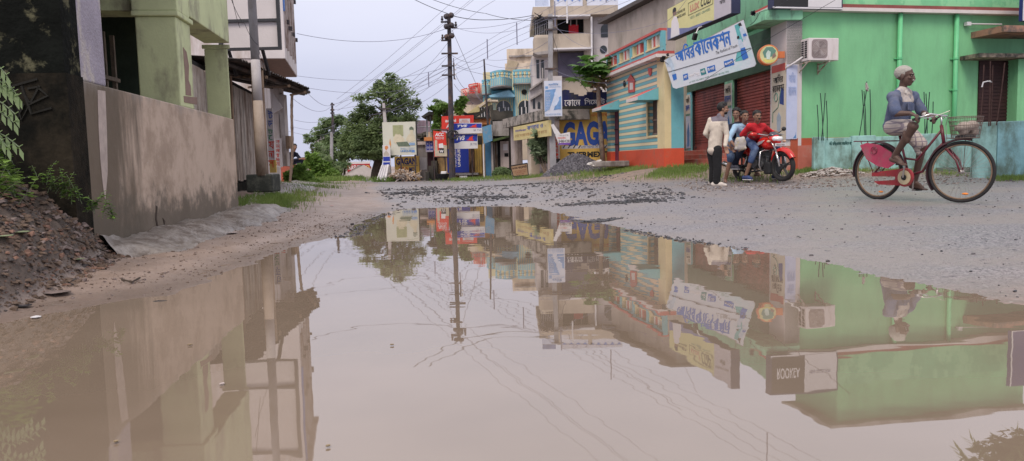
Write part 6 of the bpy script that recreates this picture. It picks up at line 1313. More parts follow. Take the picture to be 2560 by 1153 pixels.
for nm, q, d_ in (('shoe', J['ar'], Vector((.9,-.35,0))), ('shoe', J['al'], Vector((.35,-.9,0)))):
    mb = MB(); q = q-Vector((0,0,.045)); d_.normalize(); capsule(mb, q-d_*.06, q+d_*.10, .045, .040, 12); capsule(mb, q+d_*.08-Vector((0,0,.012)), q+d_*.17-Vector((0,0,.018)), .040, .028, 12); fuse(nm, mb, cloth('white_canvas', (.58,.52,.48)), man, .008, 1)
hair(man, hc, fwd, m_hairb, vol=.018, top=.04, low=-.05, front=.045, beard=True); face_parts(man, hc, fwd)
# ---- motorcycle
class XF:
    def __init__(s, O, f): s.O = Vector(O); s.f = Vector((f[0], f[1], 0)).normalized(); s.l = Vector((-s.f.y, s.f.x, 0))
    sq = 0
    def __call__(s, x, y, z):
        if s.sq: x -= max(0, z-.6)*.3; z = z if z < .55 else .55+(z-.55)*.80
        return s.O + s.f*x + s.l*y + Vector((0,0,z))
    def d(s, x, y, z): return s.f*x + s.l*y + Vector((0,0,z))
Of = P(1957, 467, 14.6); fd = Vector((.35,-.937,0)).normalized(); O = Of-fd*1.24; zf = max(hz(Of.x, Of.y), hz(O.x, O.y))-.004; T = XF((O.x, O.y, zf), fd); T.sq = 1
moto = thing('motorcycle', T(.6,0,0), 'red motorcycle with a chrome crash guard carrying three young riders', 'motorcycle')
m_tyre = mat('black_tyre', (.022,.021,.022), .8, .2, 30); m_alloy = mat('black_alloy', (.03,.03,.032), .35, .1, 8); m_redm = mat('red_gloss', (.52,.018,.014), .16, .06, 4, spec=.6, bump=0); m_blk = mat('black_plastic', (.022,.022,.024), .45, .15, 10); m_chr = mat('chrome', (.62,.60,.60), .18, .05, 4, metal=.9, bump=0); m_eng = mat('engine_grey', (.10,.10,.105), .45, .3, 12, metal=.5)
def wheel_m(T, x, r, steer, name, w=.042):
    c = T(x, 0, r); ax = Matrix.Rotation(steer, 3, 'Z') @ T.l; u = Vector((0,0,1)); fw = ax.cross(u)*-1
    mb = MB(); prof = [(r-.075,-.028),(r-.05,-.042),(r-.02,-.045),(r-.004,-.028),(r,0),(r-.004,.028),(r-.02,.045),(r-.05,.042),(r-.075,.028)]
    n = 40; k = len(prof); vs = []; fs = []
    for i in range(n):
        a = 2*math.pi*i/n; d_ = fw*math.cos(a)+u*math.sin(a)
        for rr_, ww in prof: vs.append(c+d_*rr_+ax*ww)
    for i in range(n):
        for j in range(k): fs.append((i*k+j, ((i+1) % n)*k+j, ((i+1) % n)*k+(j+1) % k, i*k+(j+1) % k))
    mb.add(vs, fs); w_ = mb.build(name, m_tyre, moto, True)
    mb = MB(); mb.ring(c, ax, r-.080, .016, 36, 6); mb.lathe(c-ax*.05, ax, [(0,.05),(.1,.05)], 16)
    for i in range(5):
        a = 2*math.pi*i/5+.3
        for da in (-.09,.09): d0 = fw*math.cos(a+da*1.6)+u*math.sin(a+da*1.6); d1 = fw*math.cos(a+da)+u*math.sin(a+da); mb.tube([c+d0*.045, c+d1*(r-.085)], [.016,.012], 5)
    mb.build('alloy_rim', m_alloy, w_, False); return w_
wheel_m(T, 0, .285, 0, 'rear_wheel'); wheel_m(T, 1.24, .29, .10, 'front_wheel')
def part(name, mb, m_, par=moto, smooth=False, **k): return mb.build(name, m_, par, smooth, **k)
def fpart(name, mb, m_, par=moto, vox=.010, sm_=3): return fuse(name, mb, m_, par, vox, sm_)
for s in (-1, 1):
    mb = MB(); mb.tube([T(1.24,s*.075,.29), T(1.13,s*.075,.62)], .022, 10); mb.tube([T(1.13,s*.075,.62), T(1.02,s*.075,.93)], .016, 10); part('fork_leg', mb, m_chr if s else m_chr, smooth=True)
def mguard(T_, x, r, a0, a1, wd, name, m_, par, rc=.0):
    mb = MB(); c = T_(x, 0, r); n = 24; vs = []; fs = []
    for th in (0, .006):
        for i in range(n+1):
            a = a0+(a1-a0)*i/n; d_ = T_.d(math.cos(a), 0, math.sin(a)); tp = .55+.45*math.sin(math.pi*min(1, .15+.85*i/n*1.0))
            for s_, dr2 in ((-1,-.05),(-.85,-.012),(-.45,.008),(0,.016),(.45,.008),(.85,-.012),(1,-.05)): vs.append(c+d_*(r+.035+dr2+th)+T_.l*s_*wd*tp)
    k = (n+1)*7
    for i in range(n):
        for j in range(6): q_ = (i*7+j, i*7+j+1, i*7+8+j, i*7+7+j); fs.append(q_); fs.append(tuple(v+k for v in q_[::-1]))
    mb.add(vs, fs); return mb.build(name, m_, par, True)
mguard(T, 1.24, .30, R(28), R(160), .075, 'front_mudguard', m_redm, moto)
mb = MB()
for x, z, a, b_, c_ in ((.92,.80,.12,.12,.10),(.78,.82,.16,.13,.10),(.66,.80,.10,.11,.09),(.86,.74,.14,.13,.09),(.98,.74,.08,.10,.07)): mb.ell(T(x,0,z), (a,a*.85,c_), Matrix.Rotation(math.atan2(fd.y, fd.x),3,'Z'))
tank = fpart('fuel_tank', mb, m_redm, sm_=14)
for s in (-1,):
    for k in range(4): mb = MB(); mb.tube([T(.58+k*.05,s*.128,.73+k*.028), T(.72+k*.04,s*.137,.75+k*.03), T(.84+k*.03,s*.128,.80+k*.02)], .007, 5); part('decal_stripe', mb, m_wsign, tank)
mb = MB()
for x, z, a in ((-.18,.80,.09),(0,.79,.12),(.2,.775,.13),(.4,.76,.13),(.55,.78,.10)): mb.ell(T(x,0,z), (a,a,.05), None)
fpart('seat', mb, mat('black_vinyl', (.02,.02,.022), .5, .1, 10))
mb = MB(); mb.ell(T(-.05,0,.70), (.16,.11,.075)); mb.ell(T(.18,0,.66), (.16,.10,.09)); mb.ell(T(-.3,0,.77), (.1,.06,.05)); mb.ell(T(.32,0,.60), (.12,.09,.12)); fpart('side_panel', mb, m_redm, sm_=10)
mb = MB(); mb.box(T(-.42,0,.72), (.06,.12,.06), math.atan2(fd.y,fd.x)); part('tail_lamp', mb, mat('tail_red', (.4,.01,.01), .2), bevel=.01)
mb = MB(); c0 = T(0,0,.29)
for i in range(12):
    a = R(60)+R(110)*i/11; d_ = T.d(math.cos(a),0,math.sin(a)); mb.ell(c0+d_*.34, (.05,.05,.03), None, 8, 5)
fpart('rear_mudguard', mb, m_blk, sm_=8)
mb = MB(); mb.box(T(.62,0,.36), (.30,.22,.22), math.atan2(fd.y,fd.x)); mb.box(T(.70,0,.55), (.14,.16,.2), math.atan2(fd.y,fd.x), ry=-.25)
for k in range(6): mb.box(T(.69+k*.008,0,.48+k*.03), (.2,.21,.010), math.atan2(fd.y,fd.x))
mb.lathe(T(.55,-.12,.36), T.d(0,-1,0), [(0,.11),(.03,.11),(.04,.09)], 18); mb.lathe(T(.75,-.11,.33), T.d(0,-1,0), [(0,.07),(.03,.07),(.035,.05)], 16); part('engine', mb, m_eng, bevel=.006)
mb = MB(); mb.tube([T(1.02,0,.9), T(.92,0,.62), T(.80,0,.22), T(.45,0,.2), T(.3,0,.3), T(0,.06,.29)], .022, 8); mb.tube([T(1.0,0,.85), T(.6,0,.68), T(.3,0,.66), T(-.3,0,.74)], .02, 8); part('frame', mb, m_blk, smooth=True)
for s in (-1, 1): mb = MB(); mb.tube([T(.0,s*.12,.3), T(.1,s*.13,.68)], .03, 8); part('rear_shock', mb, m_blk)
mb = MB(); mb.tube([T(.78,-.06,.5), T(.92,-.11,.42), T(.86,-.14,.22), T(.5,-.16,.19), T(.25,-.17,.22)], .02, 8); mb.tube([T(.25,-.17,.22), T(.1,-.18,.26), T(-.35,-.19,.36)], [.035,.05,.055], 12); part('exhaust', mb, m_blk, smooth=True)
mb = MB(); mb.tube([T(-.05,-.232,.31), T(-.3,-.24,.37)], .03, 8); part('heat_shield', mb, m_chr, smooth=True)
mb = MB(); pts = [T(.92,0,.62), T(.93,-.20,.62), T(.94,-.29,.58), T(.92,-.30,.33), T(.90,-.24,.22), T(.86,-.05,.20)]; mb.tube(pts, .013, 8); pts = [T(.92,0,.62), T(.93,.20,.62), T(.94,.29,.58), T(.92,.30,.33), T(.90,.24,.22), T(.86,.05,.20)]; mb.tube(pts, .013, 8); part('crash_guard', mb, m_chr, smooth=True)
mb = MB(); mb.box(T(.93,0,.26), (.16,.30,.24), math.atan2(fd.y,fd.x)); part('leg_guard_skirt', mb, m_blk, bevel=.03)
# head fairing, lamp, visor, plate
mb = MB()
for x, y, z, a in ((1.08,0,.90,.11),(1.13,0,.86,.10),(1.05,0,.82,.09),(1.1,.07,.88,.07),(1.1,-.07,.88,.07),(1.16,0,.80,.05)): mb.ell(T(x,y,z), (a,a,a*.85), None)
fair = fpart('head_fairing', mb, m_redm, sm_=12)
lampm = mat('headlamp_glass', (.75,.75,.78), .08, .05, 4, spec=.8, bump=0)
mb = MB(); mb.ell(T(1.19,0,.885), (.075,.085,.055), Matrix.Rotation(math.atan2(fd.y,fd.x),3,'Z')); mb.ell(T(1.17,.06,.89), (.06,.05,.05), None); mb.ell(T(1.17,-.06,.89), (.06,.05,.05), None); fpart('headlamp', mb, lampm, fair, .008, 8)
mb = MB(); mb.ell(T(1.10,0,.985), (.09,.11,.055), Matrix.Rotation(math.atan2(fd.y,fd.x),3,'Z') @ Matrix.Rotation(.5,3,'Y')); part('visor', mb, mat('smoked_visor', (.05,.05,.07), .1, spec=.6, bump=0), fair, True)
rzm = math.atan2(fd.y, fd.x)
mb = MB(); mb.box(T(1.205,0,.745), (.008,.25,.055), rzm); pl_ = part('number_plate', mb, m_wsign, fair)
qa_, qb_ = T(1.212,-.12,.745), T(1.212,.12,.745); fp_ = Frame((qa_.x, qa_.y), (qb_.x, qb_.y)); text(pl_, 'WB 66 A 8551', fp_,   .02, .22, qa_.z-.017, qa_.z+.017, .0, m_black, .01)
mb = MB(); mb.tube([T(.90,-.36,1.0), T(.93,-.25,1.02), T(1.0,-.1,.98), T(1.0,.1,.98), T(.93,.25,1.02), T(.90,.36,1.0)], .012, 8); hb = part('handlebar', mb, m_chr, smooth=True)
for s in (-1, 1):
    mb = MB(); mb.tube([T(.90,s*.25,1.015), T(.885,s*.37,1.0)], .019, 8); part('grip', mb, m_blk, hb)
    mb = MB(); mb.tube([T(.955,s*.22,1.02), T(.965,s*.36,1.0)], .007, 6); part('brake_lever', mb, m_chr, hb)
    mb = MB(); mz = .0 if s > 0 else -.13; mb.tube([T(.95,s*.22,1.03), T(.98,s*.30,1.09+mz*.5), T(.97,s*.36,1.12+mz)], .007, 6); mi = part('mirror_stem', mb, m_blk)
    mb = MB(); mb.ell(T(.97,s*.38,1.14+mz), (.075,.035,.042), Matrix.Rotation(rzm+math.pi/2+s*.4,3,'Z')); part('mirror', mb, m_redm if s < 0 else m_blk, mi, True)
    mb = MB(); mb.ell(T(1.12,s*.19,.83), (.035,.03,.024)); mb.tube([T(1.1,s*.1,.84), T(1.12,s*.19,.83)], .009, 6); part('indicator', mb, mat('amber_clear', (.55,.35,.25), .2), fair, True)
    mb = MB(); mb.tube([T(.5,s*.1,.24), T(.5,s*.30,.25)], .016, 6); part('foot_peg', mb, m_blk)
mb = MB(); mb.tube([T(-.35,-.12,.80), T(-.45,0,.83), T(-.35,.12,.80)], .012, 8); part('grab_rail', mb, m_chr, smooth=True)
mb = MB(); mb.tube([T(.35,-.14,.5), T(.33,-.19,.33)], .012, 6); mb.tube([T(.55,-.16,.26), T(.7,-.19,.22)], .012, 6); part('kick_lever', mb, m_chr)
# ---- riders
def rider(J, skin, vox=.008):
    mb = MB(); 
    for a, b_, r0, r1 in (('sl','el',.044,.036),('el','wl',.036,.025),('sr','er',.044,.036),('er','wr',.036,.025),('hl','kl',.075,.052),('kl','al',.050,.034),('hr','kr',.075,.052),('kr','ar',.050,.034),('sl','sr',.05,.05),('ch','sl',.06,.05),('ch','sr',.06,.05),('pl','hl',.08,.08),('pl','hr',.08,.08),('ch','pl',.10,.10)): capsule(mb, J[a], J[b_], r0, r1)
    capsule(mb, J['nk']-Vector((0,0,.05)), J['hd']-Vector((0,0,.06)), .052, .050); head(mb, J['hd'], J['fw']); return mb
def shirt(J, m_, par, long_=0.0, rr_=1.0, hem=.0, name='shirt', arms='lr', belly=.11):
    mb = MB(); 
    for s in arms:
        capsule(mb, J['s'+s], J['e'+s].lerp(J['s'+s], .0 if long_ > 0 else .25), .062*rr_, .056*rr_)
        if long_ > 0: capsule(mb, J['e'+s], J['e'+s].lerp(J['w'+s], long_), .054*rr_, .046*rr_)
    capsule(mb, J['sl'], J['sr'], .068*rr_, .068*rr_); capsule(mb, J['ch'], J['sl'], .09*rr_, .07*rr_); capsule(mb, J['ch'], J['sr'], .09*rr_, .07*rr_)
    capsule(mb, J['ch'], J['pl'], .118*rr_, .118*rr_, 14); mb.ell(J['pl']+Vector((0,0,hem)), (.128*rr_,.125*rr_,.09)); capsule(mb, J['nk']-Vector((0,0,.07)), J['nk']-Vector((0,0,.02)), .07, .058); [capsule(mb, J['nk']-Vector((0,0,.05)), J['s'+q_], .062*rr_, .055*rr_) for q_ in 'lr']
    return fuse(name, mb, m_, par, .010, 2)
def legs(J, m_, par, kl=1.0, kr=1.0, rr_=1.0, name='trousers', which='lr'):
    mb = MB(); 
    for s, k_ in zip('lr', (kl, kr)):
        capsule(mb, J['h'+s], J['k'+s], .095*rr_, .075*rr_)
        if k_ > 0: capsule(mb, J['k'+s], J['k'+s].lerp(J['a'+s], k_), .076*rr_, .062*rr_)
        capsule(mb, J['pl'], J['h'+s], .11*rr_, .10*rr_)
    return fuse(name, mb, m_, par, .010, 2)
def shoe(q, d_, m_, par, s=1.0, name='shoe'):
    mb = MB(); q = q-Vector((0,0,.05)); d_ = Vector(d_).normalized(); capsule(mb, q-d_*.06*s, q+d_*.09*s, .045*s, .042*s, 12); capsule(mb, q+d_*.09*s-Vector((0,0,.008)), q+d_*.16*s-Vector((0,0,.014)), .042*s, .030*s, 12); fuse(name, mb, m_, par, .008, 1)
    mb = MB(); mb.box(q+d_*.05*s-Vector((0,0,.043)), (.25*s,.075*s,.016), math.atan2(d_.y,d_.x)); mb.build('sole', m_wsign, par, bevel=.006)
gl_, gr_2 = T(.89,.31,1.03), T(.89,-.31,1.03)
# front rider, red shirt
p = lambda x, y, Y_: P(x, y, Y_)
hip = T(.46,0,.88)
J = dict(hd=p(1893,291,15.0), fw=Vector((.15,-1,-.03)), nk=p(1892,307,15.08), ch=p(1891,330,15.12), pl=T(.44,0,.92), sl=p(1908,316,15.2), sr=p(1874,316,15.0), el=T(.64,.34,1.06), er=T(.62,-.37,1.02), wl=gl_-T.d(.10,0,-.035), wr=gr_2-T.d(.10,0,-.035), hl=T(.46,.10,.86), hr=T(.46,-.10,.86), kl=T(.80,.26,.68), kr=T(.74,-.24,.66), al=T(.62,.34,.13), ar=T(.56,-.33,.13))
mb = rider(J, m_dskin2); hand(mb, J['wr'], T.d(.8,.0,-.25), T.d(0,1,.0), .75, thumb=-1); hand(mb, J['wl'], T.d(.8,.0,-.25), T.d(0,-1,.0), .75, thumb=1)
pr = fuse('person', mb, m_dskin2, None, .008, 1); tag(pr, 'front rider in a red shirt and rolled jeans gripping the handlebar', 'person')
shirt(J, cloth('red_shirt', (.50,.018,.028)), pr, .45); legs(J, cloth('blue_jeans', (.06,.10,.22), dirt=(.16,.22,.34), amt=.35, dscale=4), pr, .45, .45)
for s, a in (('r', J['ar']), ('l', J['al'])): shoe(a+Vector((0,0,.0)), fd, cloth('navy_shoe', (.04,.06,.16)), pr)
hair(pr, J['hd'], J['fw'], m_hairb, vol=.010, top=.03, low=-.02); face_parts(pr, J['hd'], J['fw'], moustache=m_hairb)
for s in (-1, 1): mb = MB(); q = J['nk']+Vector((s*.035,-.07,-.035)); mb.box(q, (.055,.012,.05), 0, ry=s*.6); mb.build('collar', cloth('red_shirt', (.5,.02,.03)), pr, bevel=.005)
# middle rider, pale blue shirt
J = dict(hd=p(1862,291,15.45), fw=Vector((.15,-1,-.02)), nk=p(1861,309,15.55), ch=p(1856,332,15.55), pl=T(.14,-.02,.94), sl=p(1875,316,15.75), sr=p(1838,318,15.4), el=p(1880,345,15.5), er=p(1822,347,15.25), wl=p(1880,362,15.3), wr=p(1838,366,15.05), hl=T(.16,.10,.88), hr=T(.16,-.12,.88), kl=T(.46,.30,.72), kr=T(.42,-.30,.70), al=T(.30,.30,.35), ar=T(.14,-.30,.34))
mb = rider(J, m_dskin2); hand(mb, J['wr'], (.6,-.2,-.5), (0,-.3,1), .8)
hand(mb, J['wl'], (.3,-.5,-.3), (0,0,1), .8)
pm = fuse('person', mb, m_dskin2, None, .008, 1); tag(pm, 'middle rider in a light blue shirt and dark trousers holding a pale bag', 'person')
shirt(J, cloth('light_blue_shirt', (.30,.46,.62)), pm, .25); legs(J, cloth('dark_navy_trousers', (.014,.02,.045)), pm, .9, .9)
shoe(J['ar'], T.d(.9,-.1,0), cloth('black_white_sneaker', (.12,.12,.15)), pm)
hair(pm, J['hd'], J['fw'], m_hairb, vol=.010, top=.03, low=-.02); face_parts(pm, J['hd'], J['fw'], teeth=True)
# rear rider, dark shirt
J = dict(hd=p(1841,285,15.95), fw=Vector((-.55,-.9,0)), nk=p(1843,305,15.95), ch=p(1838,330,15.9), pl=T(-.16,-.02,.96), sl=p(1856,314,16.0), sr=p(1826,318,15.75), el=p(1858,345,15.9), er=p(1819,345,15.6), wl=p(1850,368,15.6), wr=p(1826,366,15.45), hl=T(-.14,.10,.90), hr=T(-.14,-.14,.88), kl=T(.05,.34,.60), kr=p(1827,393,15.35), al=T(.0,.36,.16), ar=p(1813,451,15.45))
mb = rider(J, m_skin); hand(mb, J['wr'], (.3,-.2,-.8), (.8,0,0), .5); foot(mb, J['ar'], (-.1,-.9,0)); foot(mb, J['al'], fd)
pb = fuse('person', mb, m_dskin2, None, .008, 1); tag(pb, 'rear rider in a dark shirt and denim shorts with one bare leg on the ground', 'person')
shirt(J, cloth('midnight_shirt', (.010,.012,.025)), pb, 0); legs(J, cloth('denim_shorts', (.045,.075,.15), dirt=(.1,.14,.22), amt=.4, dscale=5), pb, .12, .12, 1.06, 'shorts')
hair(pb, J['hd'], J['fw'], m_hairb, vol=.014, top=.06, low=-.04); face_parts(pb, J['hd'], J['fw'])
mb = MB(); mb.ell(J['ar']-Vector((0,.05,.075)), (.05,.12,.012)); mb.build('sandal', m_blk, pb, True)
# bag
mb = MB(); c = p(1851,358,14.98)
for a, b_, d_, e_ in ((0,0,.12,.12),(.0,-.07,.115,.08),(-.05,.05,.05,.07),(.05,.06,.05,.07),(.09,-.10,.03,.03),(-.09,-.11,.03,.03)): mb.ell(c+Vector((a,0,b_)), (d_,.055,e_), None)
bg_ = fuse('cloth_bag', mb, cloth('pale_grey_bag', (.44,.41,.40), dirt=(.5,.42,.2), amt=.3, dscale=12), None, .012, 1); tag(bg_, 'pale bulging bag held on the lap of the middle rider', 'bag')
# ---- bicycle
Fc = P(2401, 516, 8.75); Rc = P(2194, 508, 9.75); gz = (Fc.z+Rc.z)/2; fb_ = Fc-Rc; fb_.z = 0; WB = fb_.length; RW = .355
B = XF((Rc.x, Rc.y, 0), fb_); gz = max(hz(Rc.x, Rc.y), hz(Fc.x, Fc.y))-.004; B.O.z = gz
bike = thing('bicycle', B(.5,0,0), 'old maroon ladies bicycle with a wire basket and pink chain side guard', 'bicycle')
m_mar = mat('maroon_frame', (.14,.02,.035), .35, .2, 6, (.08,.05,.04), .3, 8); m_pink = mat('faded_pink_guard', (.42,.055,.11), .4, .15, 6, (.3,.12,.14), .3, 4); m_mud = mat('muddy_rim', (.20,.135,.09), .7, .25, 12); m_spoke = mat('spoke_steel', (.40,.37,.35), .35, .1, 5, metal=.7, bump=0)
def bwheel(x, steer, name):
    c = B(x, 0, RW); ax = Matrix.Rotation(steer, 3, 'Z') @ B.l
    mb = MB(); mb.ring(c, ax, RW-.019, .019, 56, 8); w_ = mb.build(name, m_tyre, bike, True)
    mb = MB(); mb.ring(c, ax, RW-.044, .0105, 56, 6); mb.build('rim', m_mud, w_, True)
    mb = MB(); mb.lathe(c-ax*.045, ax, [(0,.022),(.01,.022),(.012,.013),(.078,.013),(.08,.022),(.09,.022)], 12); mb.build('hub', m_spoke, w_, True)
    mb = MB(); u = Vector((0,0,1)); fw = u.cross(ax)
    for i in range(32):
        a = 2*math.pi*i/32; s = 1 if i % 2 else -1; d0 = fw*math.cos(a+.5*(1 if i % 4 < 2 else -1))+u*math.sin(a+.5*(1 if i % 4 < 2 else -1)); d1 = fw*math.cos(a)+u*math.sin(a); mb.tube([c+d0*.018+ax*s*.035, c+d1*(RW-.045)], .0016, 4, caps=False)
    mb.build('spokes', m_spoke, w_)
    a = -1.75; d1 = fw*math.cos(a)+u*math.sin(a); mb = MB(); mb.ell(c+d1*(RW*.72), (.036,.012,.013), Matrix.Rotation(math.atan2(ax.y,ax.x)+math.pi/2,3,'Z')); mb.build('reflector', mat('amber_reflector', (.8,.25,.04), .3), w_, True)
    return c, ax
cr_, axr = bwheel(0, 0, 'rear_wheel'); cf_, axf = bwheel(WB, .28, 'front_wheel')
def mudg(c, ax, a0, a1, name):
    mb = MB(); u = Vector((0,0,1)); fw = u.cross(ax); fw = fw if fw.dot(B.f) > 0 else -fw; n = 28; vs = []; fs = []
    for i in range(n+1):
        a = a0+(a1-a0)*i/n; d_ = fw*math.cos(a)+u*math.sin(a)
        for s, dr2 in ((-.03,-.012),(-.02,.006),(0,.012),(.02,.006),(.03,-.012)): vs.append(c+d_*(RW+.018+dr2)+ax*s)
    for i in range(n):
        for j in range(4): fs.append((i*5+j, i*5+j+1, i*5+6+j, i*5+5+j))
    mb.add(vs, fs); mb.add([v+Vector((0,0,.001)) for v in vs], [f[::-1] for f in fs]); mb.build(name, mat('dark_mudguard', (.05,.02,.025), .5, .2, 6), bike, True)
mudg(cr_, axr, R(15), R(190), 'rear_mudguard'); mudg(cf_, axf, R(75), R(215), 'front_mudguard')
hl_ = Matrix.Rotation(.28,3,'Z') @ B.f
bb_ = B(.44, 0, .29); st = B(.30, 0, .80); hdT, hdB = B(WB-.26, 0, .90), B(WB-.22, 0, .70)
mb = MB(); mb.tube([bb_, st], .015, 8); mb.tube([bb_+Vector((0,0,.02)), B(.62,0,.36), hdB.lerp(bb_,.25)+Vector((0,0,.0)), hdB], .017, 8); mb.tube([B(.385,0,.52), B(.55,0,.50), hdT-Vector((0,0,.06))], .015, 8); mb.tube([hdB-Vector((0,0,.02)), hdT], .02, 8)
for s in (-1, 1): mb.tube([B(.0,s*.06,RW), bb_+B.d(0,s*.03,0)], .010, 6); mb.tube([B(.0,s*.06,RW), B(.33,s*.02,.68)], .009, 6)
mb.build('frame', m_mar, bike, True)
for s in (-1, 1): mb = MB(); mb.tube([cf_+axf*s*.05, cf_+axf*s*.05-hl_*.045+Vector((0,0,.14)), hdB+axf*s*.045-Vector((0,0,.03))], [.010,.013,.015], 8); mb.build('fork_blade', m_mar, bike, True)
mb = MB(); mb.ell(B(.27,0,.855), (.13,.10,.035), Matrix.Rotation(math.atan2(B.f.y,B.f.x),3,'Z')); mb.ell(B(.40,0,.86), (.08,.03,.02), Matrix.Rotation(math.atan2(B.f.y,B.f.x),3,'Z')); fuse('saddle', mb, m_blk, bike, .008, 2)
mb = MB(); q = hdT+Vector((0,0,.10)); mb.tube([hdT, q], .011, 8); sdv = axf
mb.tube([q-sdv*.27-hl_*.18+Vector((0,0,-.02)), q-sdv*.20-hl_*.05+Vector((0,0,.03)), q-sdv*.07+hl_*.03+Vector((0,0,.01)), q+sdv*.07+hl_*.03+Vector((0,0,.01)), q+sdv*.20-hl_*.05+Vector((0,0,.03)), q+sdv*.27-hl_*.18+Vector((0,0,-.02))], .011, 8); hbb = mb.build('handlebar', m_chr, bike, True)
for s in (-1, 1): mb = MB(); mb.tube([q+sdv*s*.255-hl_*.14+Vector((0,0,-.01)), q+sdv*s*.28-hl_*.22+Vector((0,0,-.03))], .016, 8); mb.build('grip', m_blk, hbb, True); mb = MB(); mb.tube([q+sdv*s*.19-hl_*.02, q+sdv*s*.27-hl_*.10-Vector((0,0,.02))], .005, 5); mb.build('brake_lever', m_chr, hbb)
mb = MB(); mb.tube([q-sdv*.2+hl_*.0, q-sdv*.1+hl_*.12+Vector((0,0,.06)), q+hl_*.05-Vector((0,0,.1)), hdB+hl_*.03], .004, 5); mb.build('brake_cable', m_spoke, bike)
# carrier, chain case, crank, guard, pedals, stand
mb = MB()
for s in (-1, 1): mb.tube([B(-.33,s*.06,.755), B(.28,s*.05,.74)], .008, 6); mb.tube([B(-.02,s*.07,RW), B(-.22,s*.06,.75)], .006, 6)
for x in (-.33,-.2,-.05,.1,.25): mb.tube([B(x,-.06,.755-.02*(x+.33)), B(x,.06,.755-.02*(x+.33))], .006, 6)
mb.build('carrier', m_mar, bike, True)
mb = MB(); g = [B(x,-.075,z) for x, z in ((-.22,.70),(-.12,.73),(.06,.70),(.24,.60),(.30,.46),(.20,.40),(.05,.43),(-.12,.52))]; k = len(g); mb.add(g+[v+B.d(0,.008,0) for v in g], [tuple(range(k)), tuple(range(2*k-1,k-1,-1))]+[(i,(i+1)%k,(i+1)%k+k,i+k) for i in range(k)]); sg = mb.build('skirt_guard', m_pink, bike)
mb = MB(); mb.ring(B(-.0,-.085,.63), B.l, .045, .004, 16, 4); mb.tube([B(-.04,-.085,.60), B(.0,-.085,.66), B(.04,-.085,.61)], .003, 4); mb.build('guard_emblem', m_mar, sg)
mb = MB(); g = [B(x,-.065,z) for x, z in ((-.04,.345),(.44,.40),(.50,.30),(.42,.19),(.06,.20),(.0,.235),(.30,.255),(.30,.30),(-.04,.305))]; k = len(g); mb.add(g+[v+B.d(0,.012,0) for v in g], [tuple(range(k)), tuple(range(2*k-1,k-1,-1))]+[(i,(i+1)%k,(i+1)%k+k,i+k) for i in range(k)]); mb.lathe(B(.44,-.055,.29), B.l*-1, [(0,.115),(.025,.115),(.03,.10)], 28); cc = mb.build('chain_case', mat('red_chain_case', (.30,.03,.04), .4, .15, 6, (.15,.07,.05), .3, 8), bike, bevel=.003)
mb = MB(); mb.lathe(B(.44,-.087,.29), B.l*-1, [(0,.088),(.004,.088),(.005,.06),(.003,.035)], 28); mb.build('crank_disc', mat('cream_disc', (.48,.40,.26), .5), cc); mb = MB(); mb.lathe(B(.44,-.093,.29), B.l*-1, [(0,.035),(.012,.03)], 16); mb.build('crank_boss', m_blk, cc)
cA = R(80)
pedN = B(.44+.165*math.cos(cA), -.19, .29+.165*math.sin(cA)); pedF = B(.44-.165*math.cos(cA), .19, .29-.165*math.sin(cA))
mb = MB(); mb.tube([B(.44,-.11,.29), pedN+B.d(0,.07,0)], .010, 6); mb.tube([pedN+B.d(0,.07,0), pedN], .007, 6); mb.build('crank_arm', m_spoke, bike); mb = MB(); mb.tube([B(.44,.08,.29), pedF-B.d(0,.08,0), pedF], .010, 6); mb.build('crank_arm', m_spoke, bike)
for q2 in (pedN, pedF): mb = MB(); mb.box(q2, (.09,.08,.022), math.atan2(B.f.y,B.f.x)); mb.build('pedal', m_blk, bike, bevel=.004)
mb = MB(); mb.tube([B(-.08,.1,RW), B(-.22,.11,.62)], .007, 5); mb.build('kickstand', m_spoke, bike)
# basket
bc = q+hl_*.26-Vector((0,0,.16)); bk = thing('wire_basket', bc, 't', 'b')
bpy.data.objects.remove(bk)
mb = MB(); up_ = Vector((0,0,1)); rad = lambda z: (.125+.035*z, .165+.03*z)
def bpnt(a, z): rx_, ry_ = rad(z); return bc + hl_*rx_*math.copysign(abs(math.cos(a))**.7, math.cos(a)) + axf*ry_*math.copysign(abs(math.sin(a))**.7, math.sin(a)) + up_*(z*.24-.10)
for z in (0, .18, .38, .6, .8, 1.0): mb.tube([bpnt(2*math.pi*i/32, z) for i in range(33)], .0045 if z in (0, 1.0, .6) else .0028, 5, caps=False)
for i in range(40): a = 2*math.pi*i/40; mb.tube([bpnt(a, 0), bpnt(a, .5), bpnt(a, 1)], .0018, 4, caps=False)
for i in range(-4, 5): mb.tube([bc+hl_*-.12+axf*i*.035-up_*.10, bc+hl_*.12+axf*i*.035-up_*.10], .002, 4)
mb.tube([bc-up_*.1-hl_*.1, hdB+hl_*.02+up_*.05], .006, 5); mb.tube([bc-up_*.12, cf_+axf*.06], .004, 5)
mb.build('basket', mat('rusty_basket_wire', (.14,.10,.085), .6, .3, 10), bike)
mb = MB(); rr = random.Random(2)
for i in range(7): mb.ell(bc+hl_*rr.uniform(-.06,.06)+axf*rr.uniform(-.08,.08)+up_*rr.uniform(-.03,.06), (rr.uniform(.05,.08),rr.uniform(.05,.08),rr.uniform(.04,.07)), None)
b2 = fuse('load_bag', mb, cloth('dusty_polythene', (.30,.25,.22), var=.3, sc_=14), None, .012, 1); tag(b2, 'dusty bundle of bags filling the bicycle basket', 'bag')
mb = MB(); mb.ell(bc+up_*-.085, (.10,.13,.035)); b3 = mb.build('black_bag', m_blk, None, True); tag(b3, 'black polythene bag squashed at the bottom of the bicycle basket', 'bag')
